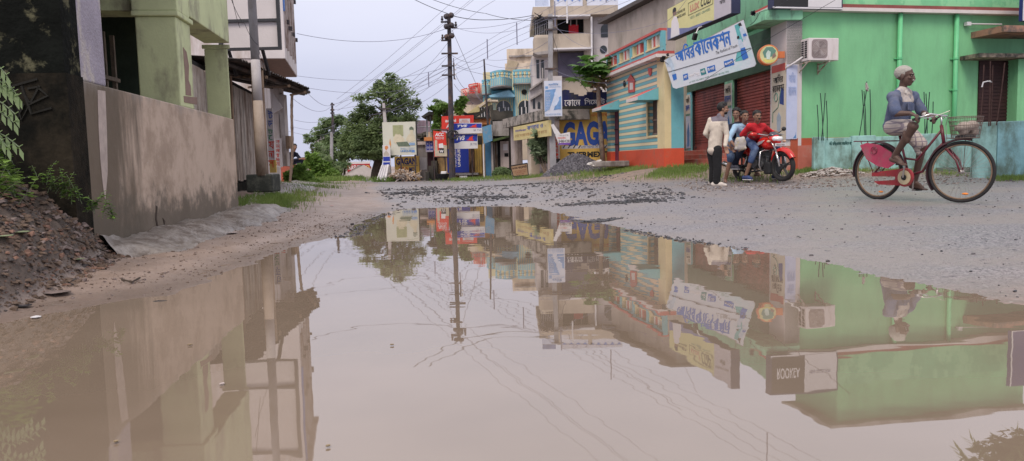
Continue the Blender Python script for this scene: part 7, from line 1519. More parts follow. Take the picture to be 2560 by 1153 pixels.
# ---- cyclist
p = lambda x, y, Y_: P(x, y, Y_)
hc = p(2262, 190, 9.42); fw = Vector((.72,-.66,-.10))
gN = q-sdv*.265-hl_*.18; gF = q+sdv*.265-hl_*.18
J = dict(hd=hc, fw=fw, nk=p(2256,214,9.45), ch=p(2250,262,9.45), pl=B(.26,0,.93), sr=p(2232,243,9.28), sl=p(2283,242,9.62), er=p(2240,284,9.12), el=p(2306,282,9.55), wr=gN-B.d(.085,0,-.05), wl=gF-B.d(.085,.0,-.05), hr=B(.27,-.10,.91), hl=B(.27,.10,.91), kr=p(2284,316,9.02), kl=p(2306,366,9.35), ar=pedN+Vector((-.035,.0,.10))-B.d(.05,0,0), al=pedF+B.d(-.04,0,.09))
mb = MB()
for a, b_, r0, r1 in (('sl','el',.048,.038),('el','wl',.038,.027),('sr','er',.048,.039),('er','wr',.039,.027),('hl','kl',.076,.056),('kl','al',.053,.035),('hr','kr',.076,.058),('kr','ar',.055,.035),('sl','sr',.05,.05),('ch','sl',.06,.05),('ch','sr',.06,.05),('pl','hl',.08,.08),('pl','hr',.08,.08),('ch','pl',.10,.10)): capsule(mb, J[a], J[b_], r0, r1)
capsule(mb, J['nk']-Vector((0,0,.05)), hc-Vector((.01,0,.06)), .048, .046); head(mb, hc, fw, s=1.14); mb.ell(J['kr'].lerp(J['ar'],.3)-B.d(.012,0,0), (.054,.054,.10))
hand(mb, J['wr'], B.d(.9,.05,-.35), B.d(0,1,.0), .75, thumb=-1); hand(mb, J['wl'], B.d(.9,-.05,-.35), B.d(0,-1,.0), .75, thumb=1)
foot(mb, J['ar'], B.d(1,-.1,-.25), 1.05); foot(mb, J['al'], B.d(1,.0,-.1), 1.05)
old = fuse('person', mb, m_skind, None, .007, 1); tag(old, 'elderly white haired man in a faded blue shirt riding the bicycle', 'person')
msh = cloth('faded_blue_shirt', (.075,.095,.165), dirt=(.14,.15,.21), amt=.4, dscale=5)
mb = MB()
for s in 'lr': capsule(mb, J['s'+s], J['s'+s].lerp(J['e'+s], .88), .058, .068); capsule(mb, J['nk']-Vector((0,0,.055)), J['s'+s], .062, .052); capsule(mb, J['ch'], J['s'+s], .09, .074)
capsule(mb, J['sl'], J['sr'], .056, .056); capsule(mb, J['ch'], J['pl']+Vector((0,0,.03)), .140, .150, 16); mb.ell(J['pl']+Vector((-.02,0,.0)), (.150,.142,.09)); capsule(mb, J['nk']-Vector((0,0,.11)), J['nk']-Vector((0,0,.05)), .10, .060); capsule(mb, J['nk']-Vector((0,0,.085)), J['sr'], .06, .05); capsule(mb, J['nk']-Vector((0,0,.085)), J['sl'], .06, .05)
sh = fuse('shirt', mb, msh, old, .009, 2)
mck = cloth('cream_chest_panel', (.42,.37,.34), dirt=(.12,.14,.26), amt=.25, dscale=6)
# chest yoke: faces of the shirt above chest level get the pale cloth
sh.data.materials.append(mck); oz = world_loc(old); zc = J['ch'].z+.03
for pg in sh.data.polygons:
    c_ = pg.center+oz
    q_ = c_-J['ch']
    if c_.z > zc-.005 and q_.dot(fw.normalized()) > -.02 and abs(q_.dot(fw.cross(Vector((0,0,1))).normalized())) < .15: pg.material_index = 1
mwl = cloth('white_collar', (.50,.46,.43))
f_, r_, u = basis(fw)
for s in (-1, 1):
    mb = MB(); n0_ = J['nk']-u*.03; a = n0_+r_*s*.01+f_*.085-u*.075; b_ = n0_+r_*s*.066-f_*.03-u*.005; c_ = n0_+r_*s*.085+f_*.07-u*.075; d_ = n0_+r_*s*.03+f_*.062-u*.015
    mb.add([a,c_,b_,d_,a+u*.008+f_*.008,c_+u*.008+f_*.008,b_+u*.01,d_+u*.01+f_*.006], [(0,1,2,3),(7,6,5,4),(0,4,5,1),(1,5,6,2),(2,6,7,3),(3,7,4,0)]); mb.build('collar', mwl, old, True)
mb = MB(); mb.tube([J['nk']+f_*.075-u*.06, J['ch']+f_*.135+u*.0, J['ch']+f_*.14-u*.2], .007, 5); mb.build('button_placket', msh, old)
for s in (-1, 1): mb = MB(); mb.box(J['ch']+f_*.128+r_*s*.075-u*.02, (.085,.02,.09), math.atan2(f_.y,f_.x)+math.pi/2); mb.build('chest_pocket', msh, old, bevel=.006)
# checked cloth
mlg = bpy.data.materials.new('checked_cloth'); mlg.use_nodes = True; nt = mlg.node_tree; N = nt.nodes; L = nt.links; b = N['Principled BSDF']; tc = N.new('ShaderNodeTexCoord')
wv1 = N.new('ShaderNodeTexWave'); wv1.inputs['Scale'].default_value = 5.5; wv1.bands_direction = 'Z'; wv2 = N.new('ShaderNodeTexWave'); wv2.inputs['Scale'].default_value = 5.5; wv2.bands_direction = 'X'
for w_ in (wv1, wv2): w_.inputs['Distortion'].default_value = 1.2; L.new(tc.outputs['Object'], w_.inputs[0])
c = mixc(mr(wv1.outputs['Fac'], .86, .95), (.43,.37,.34), (.20,.17,.20)); c = mixc(mr(wv2.outputs['Fac'], .86, .95), c, (.22,.18,.21)); L.new(c, b.inputs['Base Color']); b.inputs['Roughness'].default_value = .9
bp = N.new('ShaderNodeBump'); bp.inputs['Strength'].default_value = .6; bp.inputs['Distance'].default_value = .02; L.new(nz(13, 4, .5), bp.inputs['Height']); L.new(bp.outputs[0], b.inputs['Normal'])
mb = MB(); capsule(mb, J['hr'], J['kr'].lerp(J['hr'], .22), .100, .088); capsule(mb, J['hl'], J['kl'].lerp(J['hl'], .12), .098, .086); mb.ell(J['pl']-Vector((.01,0,.03)), (.15,.145,.10)); capsule(mb, J['hr'].lerp(J['kr'],.55)-Vector((0,0,.03)), J['hr'].lerp(J['kr'],.62)-Vector((-.02,0,.15)), .04, .03); capsule(mb, J['hl'].lerp(J['kl'],.6), J['hl'].lerp(J['kl'],.9)-Vector((0,0,.1)), .07, .05)
fuse('loincloth', mb, mlg, old, .009, 2)
mwh = mat('white_hair', (.36,.34,.31), .8, .15, 40, bump=.6, bscale=60)
hair(old, hc, fw, mwh, s=1.12, vol=.006, top=.004, low=-.05, front=.02); face_parts(old, hc, fw, s=1.14, brow=mwh, moustache=mwh)
mb = MB(); mb.ell(J['wl']-B.d(.03,0,0), (.036,.036,.03)); mb.build('wrist_bandage', mwl, old, True)
# ---- seated man far left
Y = 28.6; p = lambda x, y, dy=0: P(x, y, Y+dy)
J = dict(hd=p(737,368), fw=Vector((.5,-.85,0)), nk=p(733,378), ch=p(727,390), pl=p(720,407), sl=p(741,386,.15), sr=p(718,387,-.1), el=p(750,397,.1), er=p(731,401,-.25), wl=p(755,398,-.1), wr=p(754,397,-.25), hl=p(726,409,.1), hr=p(722,410,-.1), kl=p(755,399,.1), kr=p(751,401,-.15), al=p(745,425,.1), ar=p(742,426,-.15))
mb = rider(J, m_skin); hand(mb, J['wr'], (1,0,0), (0,0,1), .6); hand(mb, J['wl'], (1,0,0), (0,0,1), .6); ps = fuse('person', mb, m_skin, None, .012, 1); tag(ps, 'man in a dark shirt crouching on the red plinth behind the bamboo prop', 'person')
shirt(J, cloth('midnight_shirt', (.010,.012,.025)), ps, .6, 1.1); legs(J, cloth('dark_navy_trousers', (.014,.02,.045)), ps, .9, .9, 1.0); hair(ps, J['hd'], J['fw'], m_hairb, vol=.016, top=.04); face_parts(ps, J['hd'], J['fw'])
# ------------------------------------------------------------------ VEGETATION
lf_dark = leafmat('dark_leaf', (.15,.205,.10), (.26,.34,.15), trans=.55); lf_mid = leafmat('mid_leaf', (.17,.25,.12), (.28,.37,.18), trans=.55); lf_bright = leafmat('bright_leaf', (.10,.19,.035), (.20,.32,.07)); lf_pale = leafmat('pale_grey_leaf', (.20,.27,.16), (.32,.38,.24)); lf_dry = mat('dry_leaf', (.26,.19,.11), .8, .3, 6)
m_grass = leafmat('grass_blade', (.13,.22,.05), (.26,.34,.10), 1.2)
def tree(name, label, cat, Y, trunk, crown, leaf, size, grp=None, mats=None, tw=.17, seed=1, limbs=10):
    rr = random.Random(seed); base = P(*trunk[0], Y); root = thing(name, base, label, cat, grp)
    mb = MB(); pts = [P(x, y, Y) for x, y in trunk]; mb.tube(pts, list(np.linspace(tw, tw*.45, len(pts))), 9); tops = pts[-1]
    cs = []
    for x, y, rx_, ry_, n in crown:
        c = P(x, y, Y+rr.uniform(-.4,.4)); s = Y/F_PX; cs.append((c, rx_*s, ry_*s, n))
    for c, a, b_, n in cs[:limbs]: mb.tube([pts[-2].lerp(tops, rr.random()), pts[-1].lerp(c, .5)+Vector((rr.uniform(-.1,.1),0,.1)), c], [tw*.25, tw*.13, tw*.05], 5)
    mb.build('trunk', m_bark, root, True)
    mb = MB()
    for c, a, b_, n in cs:
        leaf_cloud(mb, c, (a*1.1, a, b_*1.1), int(n*1.2), size*.6, shell=.35, rnd=rr, m=0)
        k = max(3, n//45)
        for _ in range(k):
            d = Vector((rr.uniform(-1,1), rr.uniform(-1,1), rr.uniform(-1,1))); d = d.normalized()*rr.uniform(.35,1)
            cc = c+Vector((d.x*a, d.y*a*.9, d.z*b_)); sr = rr.uniform(.2,.42)
            leaf_cloud(mb, cc, (a*sr*1.1, a*sr, b_*sr*.8), int(n*1.6)//k, size*.6, rnd=rr, m=0 if mats is None else rr.choice((0,0,1)))
    mb.build('crown', [leaf] if mats is None else mats, root)
    return root
rr = random.Random(21)
crown = [(985,238,55,36,420),(1012,278,42,34,360),(930,345,50,38,1500),(890,330,34,42,1100),(960,320,40,35,1100),(900,368,38,30,1100),(950,374,38,26,1000),(985,350,26,40,600),(868,362,26,28,600),(1000,300,26,22,420),(915,280,30,26,520),(965,215,30,20,420),(1000,235,34,20,420),(1035,262,20,16,200),(945,232,26,16,260),(905,245,26,12,200),(980,195,18,12,150),(1030,300,16,14,150),(890,290,22,18,260),(975,265,26,20,300),(925,388,48,14,600),(865,392,18,14,260)]
tree('broad_tree', 'big dark leafy tree with a loose upper crown at the road bend', 'tree', 36, [(938,453),(940,430),(945,405),(950,370),(958,320),(965,260)], crown, None, .15, mats=[lf_dark, lf_mid], tw=.26, seed=3, limbs=18)
tree('roadside_tree', 'hazy mid green tree behind the distant dark topped pole', 'tree', 56, [(838,445),(836,400),(835,350)], [(820,310,24,18,500),(845,300,20,14,400),(800,330,20,14,300),(850,345,22,30,500),(828,350,26,24,500),(790,352,14,10,160),(815,385,30,26,500),(855,390,20,30,400)], lf_mid, .22, 'trees at the road bend', tw=.16, seed=5)
tree('roadside_tree', 'small loose tree left of the distant pole with the sky showing through', 'tree', 50, [(782,445),(782,400),(780,370)], [(775,345,16,12,200),(795,372,20,16,300),(768,352,10,8,90),(800,400,20,18,260)], lf_mid, .18, 'trees at the road bend', tw=.1, seed=6)
tree('roadside_tree', 'low bushy tree at the foot of the distant pole', 'tree', 44, [(860,448),(862,425),(864,410)], [(856,414,20,14,400),(842,428,16,12,260)], lf_mid, .13, 'trees at the road bend', tw=.08, seed=7)
def bush(name, label, Y, blobs, leaf, size, seed=1, grp=None, stems=8, cat='bush'):
    rr = random.Random(seed); x, y = blobs[0][0], max(b[1]+b[3] for b in blobs); root = thing(name, P(x, y, Y), label, cat, grp); mb = MB(); s = Y/F_PX
    st_ = MB()
    for x, y2, a, b_, n in blobs: c = P(x, y2, Y+rr.uniform(-.2,.2)); leaf_cloud(mb, c, (a*s, a*s*.8, b_*s), n, size, shell=.3, rnd=rr, flat=.2, aspect=2.2); st_.tube([P(blobs[0][0]+rr.uniform(-3,3), y, Y), c], .012*max(1, Y/25), 4)
    mb.build('leaves', leaf, root); st_.build('stems', m_bark, root); return root
bush('weed_bush', 'dense bright green weeds beside the red plinth and bamboo prop', 22, [(745,436,16,18,800),(760,442,22,16,800),(725,442,16,14,500),(785,455,18,8,400),(752,420,12,10,300)], lf_bright, .09, 2)
bush('weed_bush', 'tall bright green shrubs beyond the seated man', 40, [(790,415,16,34,700),(770,400,10,22,300),(812,425,18,24,700),(830,436,18,14,500),(800,440,30,10,600)], lf_bright, .14, 3)
bush('weed_bush', 'dark green hedge mass below the distant pole', 42, [(820,415,16,24,600),(838,430,18,16,500),(805,430,14,18,400)], lf_dark, .13, 4)
bush('shrub', 'round dark shrub at the foot of the blackened shop', 28.6, [(1254,430,20,12,700),(1242,436,12,8,260),(1268,434,10,9,240)], lf_mid, .08, 5)
bush('climbing_plant', 'bright climber covering the porch pier above the red helmet board', 30.8, [(1094,300,10,22,420),(1088,322,8,14,240),(1098,278,14,8,220),(1112,266,20,7,200),(1080,270,12,6,100)], lf_bright, .10, 6)
bush('rooftop_sapling', 'leafy sapling growing from the old roof behind the iron pole', 31, [(1150,262,13,12,300),(1158,250,10,9,160),(1148,280,8,10,140)], lf_bright, .11, 7)
bush('overgrown_roof_plants', 'thin dry plants on the shack roof left of the iron pole', 31.5, [(1105,262,18,8,130),(1092,254,12,7,60)], lf_mid, .09, 8)
root = bush('milkweed_shrub', 'pale round leaved shrub with bare stems before the cream corner shop', 24.4, [(1352,350,10,12,90),(1340,372,12,14,120),(1366,372,12,16,130),(1350,395,14,14,130),(1332,358,8,10,60),(1376,350,8,14,70),(1340,335,6,6,30),(1372,395,10,10,60)], lf_pale, .15, 9)
mb = MB()
for x0, x1, y1 in ((1366,1340,345),(1368,1352,340),(1370,1374,345),(1364,1330,380),(1372,1380,370)): mb.tube([P(x0,440,24.4), P((x0+x1)/2+2,400,24.4), P(x1,y1,24.4)], [.025,.018,.008], 5)
mb.build('bare_stem', m_bamboo, root)
# papaya
Y = 23.4; root = thing('papaya_tree', P(1508,412,Y), 'papaya tree with a bare ringed trunk before the ochre advert wall', 'tree')
mb = MB(); mb.tube([P(1508,414,Y), P(1503,340,Y), P(1497,260,Y), P(1494,196,Y)], [.085,.075,.065,.055], 10); mb.build('trunk', mat('papaya_bark', (.30,.24,.19), .8, .2, 6, (.16,.12,.09), .4, 5), root, True)
mb = MB(); rr = random.Random(8)
for i in range(9): a = rr.uniform(0,6.28); mb.ell(P(1494,200+rr.uniform(-4,10),Y)+Vector((math.cos(a)*.1,math.sin(a)*.1,0)), (.055,.055,.08), None, 8, 6)
mb.build('fruit_cluster', mat('green_fruit', (.03,.06,.02), .5), root, True)
mb = MB(); ap = P(1493,190,Y)
for i in range(64):
    a = i*2.4; el = rr.uniform(-.35,1.2); L_ = rr.uniform(.25,.68); d = Vector((math.cos(a)*math.cos(el), math.sin(a)*math.cos(el), math.sin(el))); e = ap+Vector((0,0,.05))+d*L_; e.z -= .12*L_; e.x -= .08
    mb.tube([ap, ap.lerp(e,.5)+Vector((0,0,.06)), e], .008, 4, m=1, caps=False)
    n_ = Vector((rr.uniform(-.4,.4), rr.uniform(-.4,.4), 1)).normalized(); u = (d-n_*d.dot(n_)).normalized(); w_ = n_.cross(u); S = rr.uniform(.24,.36)
    for k in range(9):
        b_ = (k-4)*.62; dd = u*math.cos(b_)+w_*math.sin(b_); l2 = S*(1-.05*abs(k-4)); sd_ = dd.cross(n_); dr3 = Vector((0,0,-.25*l2))
        mb.add([e, e+dd*l2*.4+sd_*l2*.14, e+dd*l2*.7+sd_*l2*.24+dr3*.5, e+dd*l2*.75+sd_*l2*.08+dr3*.5, e+dd*l2+dr3, e+dd*l2*.75-sd_*l2*.08+dr3*.5, e+dd*l2*.7-sd_*l2*.24+dr3*.5, e+dd*l2*.4-sd_*l2*.14], [(0,1,2,3,4,5,6,7)], 0)
mb.build('crown', [leafmat('papaya_leaf', (.06,.15,.03), (.14,.27,.06)), lf_pale], root)
mb = MB()
for i in range(5): leaf_cloud(mb, P(1478+i*9, 205+(i % 2)*8, Y), (.1,.1,.2), 12, .16, rnd=rr)
mb.build('dry_leaves', lf_dry, root)
# palm and dark tree right of the frame, seen only in the puddle
root = thing('coconut_palm', Vector((9.6, 11.2, .1)), 'coconut palm reflected in the lower right of the puddle', 'tree')
mb = MB(); mb.tube([(9.6,11.2,0), (9.5,11.1,2.5), (9.2,10.9,5.4)], [.17,.14,.12], 10); mb.build('trunk', m_bark, root, True)
mb = MB(); ap = Vector((9.2,10.9,5.4))
for i in range(16):
    a = i*.75+.2; L_ = 2.3; d = Vector((math.cos(a), math.sin(a), 0)); pts = [ap+d*L_*t+Vector((0,0,.9*t-1.9*t*t)) for t in np.linspace(0,1,12)]; mb.tube(pts, .02, 4, caps=False)
    for t in np.linspace(.12,1,34):
        q = ap+d*L_*t+Vector((0,0,.9*t-1.9*t*t)); sd_ = Vector((-d.y,d.x,0))
        for s in (-1,1): e = q+sd_*s*.34*(1.1-t*.6)+d*.15+Vector((0,0,-.16)); mb.add([q, q.lerp(e,.5)+d*.02, e, q.lerp(e,.5)-d*.02], [(0,1,2,3)])
mb.build('fronds', lf_dark, root)
tree('garden_tree', 'dark leafy tree reflected in the lower right corner of the puddle', 'tree', 10.2, [(2760,470),(2750,200),(2740,-150)], [(2720,-260,200,120,2600),(2600,-330,140,90,1300),(2850,-200,180,160,1600)], lf_dark, .16, tw=.12, seed=12)
# ------------------------------------------------------------------ near-left plants
def sprig(mb, p, d, L_, n, size, rnd, m=0, droop=.3):
    p = Vector(p); d = Vector(d).normalized(); pts = [p]
    for i in range(8): d = (d+Vector((rnd.uniform(-.15,.15), rnd.uniform(-.15,.15), -droop*.25))).normalized(); pts.append(pts[-1]+d*L_/8)
    mb.tube(pts, [.002]*5+[.0012]*4, 4, m=1, caps=False)
    for i in range(n):
        t = .15+.85*i/n*1.0; k = min(int(t*8), 7); q = pts[k].lerp(pts[k+1], t*8-k); s = 1 if i % 2 else -1; a = rnd.uniform(0,6.28)
        e = (Vector((math.cos(a), math.sin(a), rnd.uniform(-.2,.5)))).normalized(); w_ = e.cross(Vector((0,0,1))).normalized()*size*.30; l = size*rnd.uniform(.6,1.2)
        mb.add([q, q+e*l*.35+w_, q+e*l*.75+w_*.8+Vector((0,0,-.1*l)), q+e*l-Vector((0,0,.2*l)), q+e*l*.75-w_*.8+Vector((0,0,-.1*l)), q+e*l*.35-w_], [(0,1,2,3,4,5)], m)
rr = random.Random(31); mb = MB()
for i in range(30):
    x = rr.uniform(90, 290); y = 455+(x-90)*.50+rr.uniform(-8,14); Yd = 4.75-(x-90)*.0002; q = P(x, y, Yd); q.z = max(q.z, hz(q.x, q.y)-.01); sprig(mb, q, (rr.uniform(-.3,.6), rr.uniform(-.4,0), 1), rr.uniform(.08,.19), rr.randint(9,16), .036, rr)
tag(mb.build('creeping_weeds', [lf_bright, lf_pale]), 'small leafy weeds trailing down the rubble bank along the black wall foot', 'weeds')
mb = MB()
for i in range(26): q = P(rr.uniform(-60,45), rr.uniform(395,470), rr.uniform(4.1,4.7)); q.z = hz(q.x,q.y); sprig(mb, q, (rr.uniform(-.5,.7), rr.uniform(-.4,.2), 1), rr.uniform(.16,.34), rr.randint(12,20), .06, rr)
tag(mb.build('leafy_bush', [lf_bright, lf_pale]), 'leafy green bush at the left edge on top of the rubble bank', 'bush')
mb = MB()
for i, (x, y) in enumerate(((-20,190),(-25,215),(-30,165),(-15,300),(-30,330),(-10,240),(-25,265),(-20,350))):
    a = P(-90, y+30, 4.3); b_ = P(x+rr.uniform(45,75), y+rr.uniform(0,40), 4.15); pts = [a.lerp(b_, t)+Vector((0,0,.10*math.sin(math.pi*t))) for t in np.linspace(0,1,10)]; mb.tube(pts, .003, 4, m=1, caps=False)
    for k in range(2, 10):
        for s in (-1,1): q = pts[k]; e = (pts[9]-pts[5]).normalized()*.05+Vector((0,-.02,s*.045-.01)); w_ = Vector((.012,0,.004)); mb.add([q, q+e*.5+w_, q+e, q+e*.5-w_], [(0,1,2,3)])
tag(mb.build('fern_fronds', [lf_mid, lf_pale]), 'arching fronds entering at the left edge in front of the black wall', 'plant')
# grass
def grass_zone(name, label, quads, n, h, w_, mat_=m_grass, lean=.6):
    mb = MB(); rr_ = random.Random(len(quads)*7+n)
    per = n//len(quads); P_ = []
    for (ax, ay, aY, bx, by, bY, wd) in quads:
        a = P(ax, ay, aY); b_ = P(bx, by, bY); d = (b_-a); nrm = Vector((-d.y, d.x, 0)).normalized()
        for _ in range(per): q = a+d*rr_.random()+nrm*rr_.gauss(0, wd*.5); P_.append(q)
    hs = height(np.array([q.x for q in P_]), np.array([q.y for q in P_]))
    for q, z in zip(P_, hs): q.z = float(z)-.01
    keep = [q for q in P_ if noise.noise(q*1.5) > -.25+rr_.uniform(-.3,.3)]
    random.seed(n); blades(mb, keep, h, w_, lean=lean)
    tag(mb.build(name, mat_, loc=(P_[0].x, P_[0].y, 0)), kind='stuff')
grass_zone('verge_grass', '', [(1480,440,21.5,1650,415,19.5,1.5),(1640,425,17.6,1760,418,17.0,1.2),(1120,444,27.6,1330,440,25.5,1.2),(1330,442,24.5,1480,445,22,.8),(1480,425,22.5,1640,408,20.5,1.0)], 9000, .13, .012)
grass_zone('wall_foot_grass', '', [(1995,422,16.4,2110,424,15.9,.7),(2480,452,13.3,2600,450,13.0,.6),(1740,425,16.6,1990,430,15.6,.9),(2110,428,15.8,2420,440,15.1,.4)], 3600, .10, .010)
grass_zone('left_bank_grass', '', [(640,500,10.2,760,478,13.5,.5),(620,500,10.0,680,492,11.2,.4),(700,462,15,815,462,20.5,.8),(740,450,19,815,455,24,1.0),(640,498,10.4,720,488,12.0,.35)], 7000, .10, .008)
grass_zone('far_grass', '', [(820,448,36,900,450,36,1.5),(950,452,30.5,1000,450,30,.7),(780,446,32,840,447,34,2.0)], 3000, .22, .03)
# ------------------------------------------------------------------ heaps, stones, litter
Y = 22.6; root_c = P(1437, 452, Y); root_c.z = 0
mb = MB(); rr = random.Random(14); n = 26; vs = []; fs = []
def heap_z(u, v): r_ = math.hypot(u/.95, v/.8); return max(0, 1-r_**1.5)**1.15
W2_, H2_, D2_ = 1.1, .60, .9
for i in range(n+1):
    for j in range(n+1):
        u, v = -1+2*i/n, -1+2*j/n; x = root_c.x+u*W2_; y = root_c.y+v*D2_; vs.append((x, y, hz(x,y)-.03+H2_*heap_z(u+.12*v, v)+rr.uniform(-.01,.01)))
for i in range(n):
    for j in range(n): fs.append((i*(n+1)+j, (i+1)*(n+1)+j, (i+1)*(n+1)+j+1, i*(n+1)+j+1))
mb.add(vs, fs); hp_ = []
for _ in range(4200):
    a = rr.uniform(0,6.28); r_ = math.sqrt(rr.random())*1.12; u, v = r_*math.cos(a)*.95, r_*math.sin(a)*.85; x = root_c.x+u*W2_; y = root_c.y+v*D2_
    if y > root_c.y+.35: continue
    hp_.append((x, y, .09+H2_*heap_z(u+.12*v, v)))
hp_ = [(x_, y_, z_-.12+h_) for (x_, y_, z_), h_ in zip(hp_, height(np.array([q_[0] for q_ in hp_]), np.array([q_[1] for q_ in hp_])))]
rocks(mb, hp_, [rr.uniform(.025,.055) for _ in hp_], [rr.choice((0,0,0,1)) for _ in hp_], .8, 5)
tag(mb.build('gravel_heap', [mat('blue_grey_chippings', (.085,.08,.095), .6, .4, 14), mat('pale_chippings', (.20,.185,.21), .6, .3, 14)]), 'heap of dark blue grey road chippings before the ochre advert wall', 'gravel heap')
mb = MB(); mb.box(P(1525,408,21.4)-Vector((0,0,.02)), (1.0,.5,.16), .1); one(mb, 'kerb_slab', m_greyw, 'worn grey slab edge lying right of the gravel heap', 'slab', bevel=.03)
mb = MB()
for x, y, s in ((1497,402,.2),(1475,410,.18),(1485,414,.12)): rock(mb, P(x,y,21.2), s, 0, .5, rr)
one(mb, 'white_lime_lumps', mat('white_lime', (.55,.52,.5), .9, .1, 8), 'white lime lumps lying on the slab by the gravel heap', 'lumps')
def scatter(name, fn, n, s0, s1, mats, seed, flat=.6, kind='stuff', power=2.2, label=None, cat=None):
    mb = MB(); r2 = random.Random(seed); pts = [q for q in (fn(r2) for _ in range(n)) if q is not None]
    X_, Y_ = np.array([q[0] for q in pts]), np.array([q[1] for q in pts])
    if name in ('road_gravel', 'mud_grit'): k_ = sdf(X_, Y_, PUDW) > .01; pts = [q for q, k in zip(pts, k_) if k]
    if name == 'bank_rubble': dm_ = sdf(X_, Y_, MOUND+[(-3.3, 6.5), (-6, 7), (-9, 6.5), (-9, .5)]); pts = [q for q, k in zip(pts, dm_) if k < -.02 or (k < .08 and r2.random() < .4)]
    zs = height(np.array([q[0] for q in pts]), np.array([q[1] for q in pts])); S = s0+(s1-s0)*np.random.default_rng(seed).random(len(pts))**power
    rocks(mb, [(q[0], q[1], z+s*.12) for q, z, s in zip(pts, zs, S)], S, [r2.randrange(len(mats)) for _ in pts], flat, seed)
    o = mb.build(name, mats, loc=(pts[0][0], pts[0][1], 0))
    return tag(o, label, cat, None, kind)
m_st1 = mat('dark_wet_stone', (.03,.03,.036), .35, .4, 20, spec=.6); m_st2 = mat('grey_stone', (.10,.09,.095), .5, .3, 20); m_st3 = mat('brown_stone', (.15,.11,.09), .7, .3, 20); m_st4 = mat('pale_stone', (.36,.32,.30), .8, .25, 14)
def on_road(r2):
    t = r2.random(); y = 3.2+13*t**1.25; x = xmud(y)+.2+r2.random()**.9*(10.5)*(.45+y/16)
    if x > 2+y*.75: return None
    dens = .25+1.3*max(0, noise.noise(Vector((x*.9, y*.9, 3)))+.1)
    if r2.random() > dens: return None
    return x, y
scatter('road_gravel', on_road, 8000, .005, .026, [m_st1, m_st1, m_st2], 41, .7, power=4)
def far_road(r2):
    y = r2.uniform(10.9, 20); x = r2.uniform(xmud(y), 2.8)
    if r2.random() > .15+1.6*max(0, noise.noise(Vector((x*.7, y*.5, 8)))): return None
    return x, y
scatter('broken_asphalt_bits', far_road, 7000, .02, .075, [m_st1, m_st1, m_st2], 42, .6, power=3)
def edge_pts(line, wd):
    L2 = [G(x, y, .01) for x, y in line]
    def f(r2): s = r2.random()*(len(L2)-1); i = int(s); q = L2[i].lerp(L2[i+1], s-i); return q.x+r2.gauss(0, wd), q.y+r2.gauss(0, wd)
    return f
for k, (line, n, wd, s1) in enumerate((([(880,592),(925,562),(975,535),(1050,524)], 420, .07, .05), ([(1130,500),(1300,497)], 300, .10, .06), ([(1400,516),(1660,510)], 420, .10, .05), ([(1390,548),(1470,552),(1548,546)], 260, .05, .035), ([(960,495),(1100,488)], 260, .2, .07), ([(1560,572),(1640,588),(1860,620)], 160, .04, .035))):
    scatter('pothole_rubble', edge_pts(line, wd), n, .015, s1, [m_st1, m_st1, m_st2], 50+k, .7, power=2)
# thick broken lips of the old asphalt layer
for line, zt in (([(1128,498),(1180,496),(1240,498),(1305,496)], .03), ([(1405,514),(1480,511),(1560,512),(1600,508),(1675,511)], .035), ([(1385,549),(1440,553),(1500,553),(1552,547)], .02), ([(965,497),(1010,492),(1060,494)], .03)):
    mb = MB(); pts = []; L2 = [G(x, y, .015) for x, y in line]; r2 = random.Random(int(line[0][0]))
    N_ = 40
    for i in range(N_+1): s = i/N_*(len(L2)-1); j = min(int(s), len(L2)-2); q = L2[j].lerp(L2[j+1], s-j); pts.append(Vector((q.x, q.y+r2.uniform(-.03,.03), hz(q.x, q.y))))
    vs = []; fs = []
    for i, q in enumerate(pts): w_ = math.sin(math.pi*i/N_)**.5; h = zt*w_*r2.uniform(.6,1.1); vs += [q+Vector((0,-.03,-.02)), q+Vector((0,0,h)), q+Vector((0,.16*w_,h*.9)), q+Vector((0,.5*w_,-.015))]
    for i in range(N_):
        for j in range(3): fs.append((i*4+j, (i+1)*4+j, (i+1)*4+j+1, i*4+j+1))
    mb.add(vs, fs); tag(mb.build('broken_asphalt_lip', mat('wet_black_asphalt', (.035,.033,.04), .5, .3, 30, bump=.6, bscale=60)), kind='structure')
def on_mound(r2):
    a = G(-150, 850); x = r2.uniform(-5.2, -2.3); y = r2.uniform(2.2, 6.1)
    return x, y
m_soil = mat('dark_soil_clod', (.12,.083,.062), .9, .35, 16); m_st2b = mat('dark_bank_stone', (.06,.05,.048), .7, .35, 20); m_tile = mat('grey_brown_shard', (.17,.13,.12), .7, .25, 10); m_brick = mat('brick_crumb', (.20,.115,.085), .9, .25, 12)
scatter('bank_rubble', on_mound, 60000, .006, .05, [m_soil, m_soil, m_st2b, m_tile, m_soil, m_brick, m_soil], 61, .55, power=3.6)
def mud_pts(r2):
    y = r2.uniform(2.6, 10); x = r2.uniform(-4, xmud(y)+.2)
    if x < -1.0-.52*y or r2.random() > .3+1.2*max(0, noise.noise(Vector((x*1.3, y*1.3, 5)))): return None
    return x, y
scatter('mud_grit', mud_pts, 14000, .005, .022, [m_soil, m_st3, m_tile], 62, .6, power=3)
scatter('shoulder_stones', lambda r2: (lambda x: (x, r2.uniform(12.6, 16.2)))(r2.uniform(3.2, 11.5)), 3500, .012, .05, [m_st3, m_st3, m_st4, m_st2, m_st3], 63, .6, power=3)
mb = MB(); rr = random.Random(77); c0 = P(2080, 432, 15.4); c0.z = 0
for _ in range(420):
    a = rr.uniform(0,6.28); r_ = math.sqrt(rr.random()); x, y = c0.x+r_*math.cos(a)*.62, c0.y+r_*math.sin(a)*.4; rock(mb, (x, y, hz(x,y)+.13*(1-r_)+.01), rr.uniform(.03,.10), rr.choice((0,0,1)), .35, rr)
tag(mb.build('rubble_heap', [mat('whitish_rubble', (.42,.38,.36), .9, .2, 8), m_st3]), 'low heap of whitish rubble at the foot of the low cyan wall', 'rubble heap')
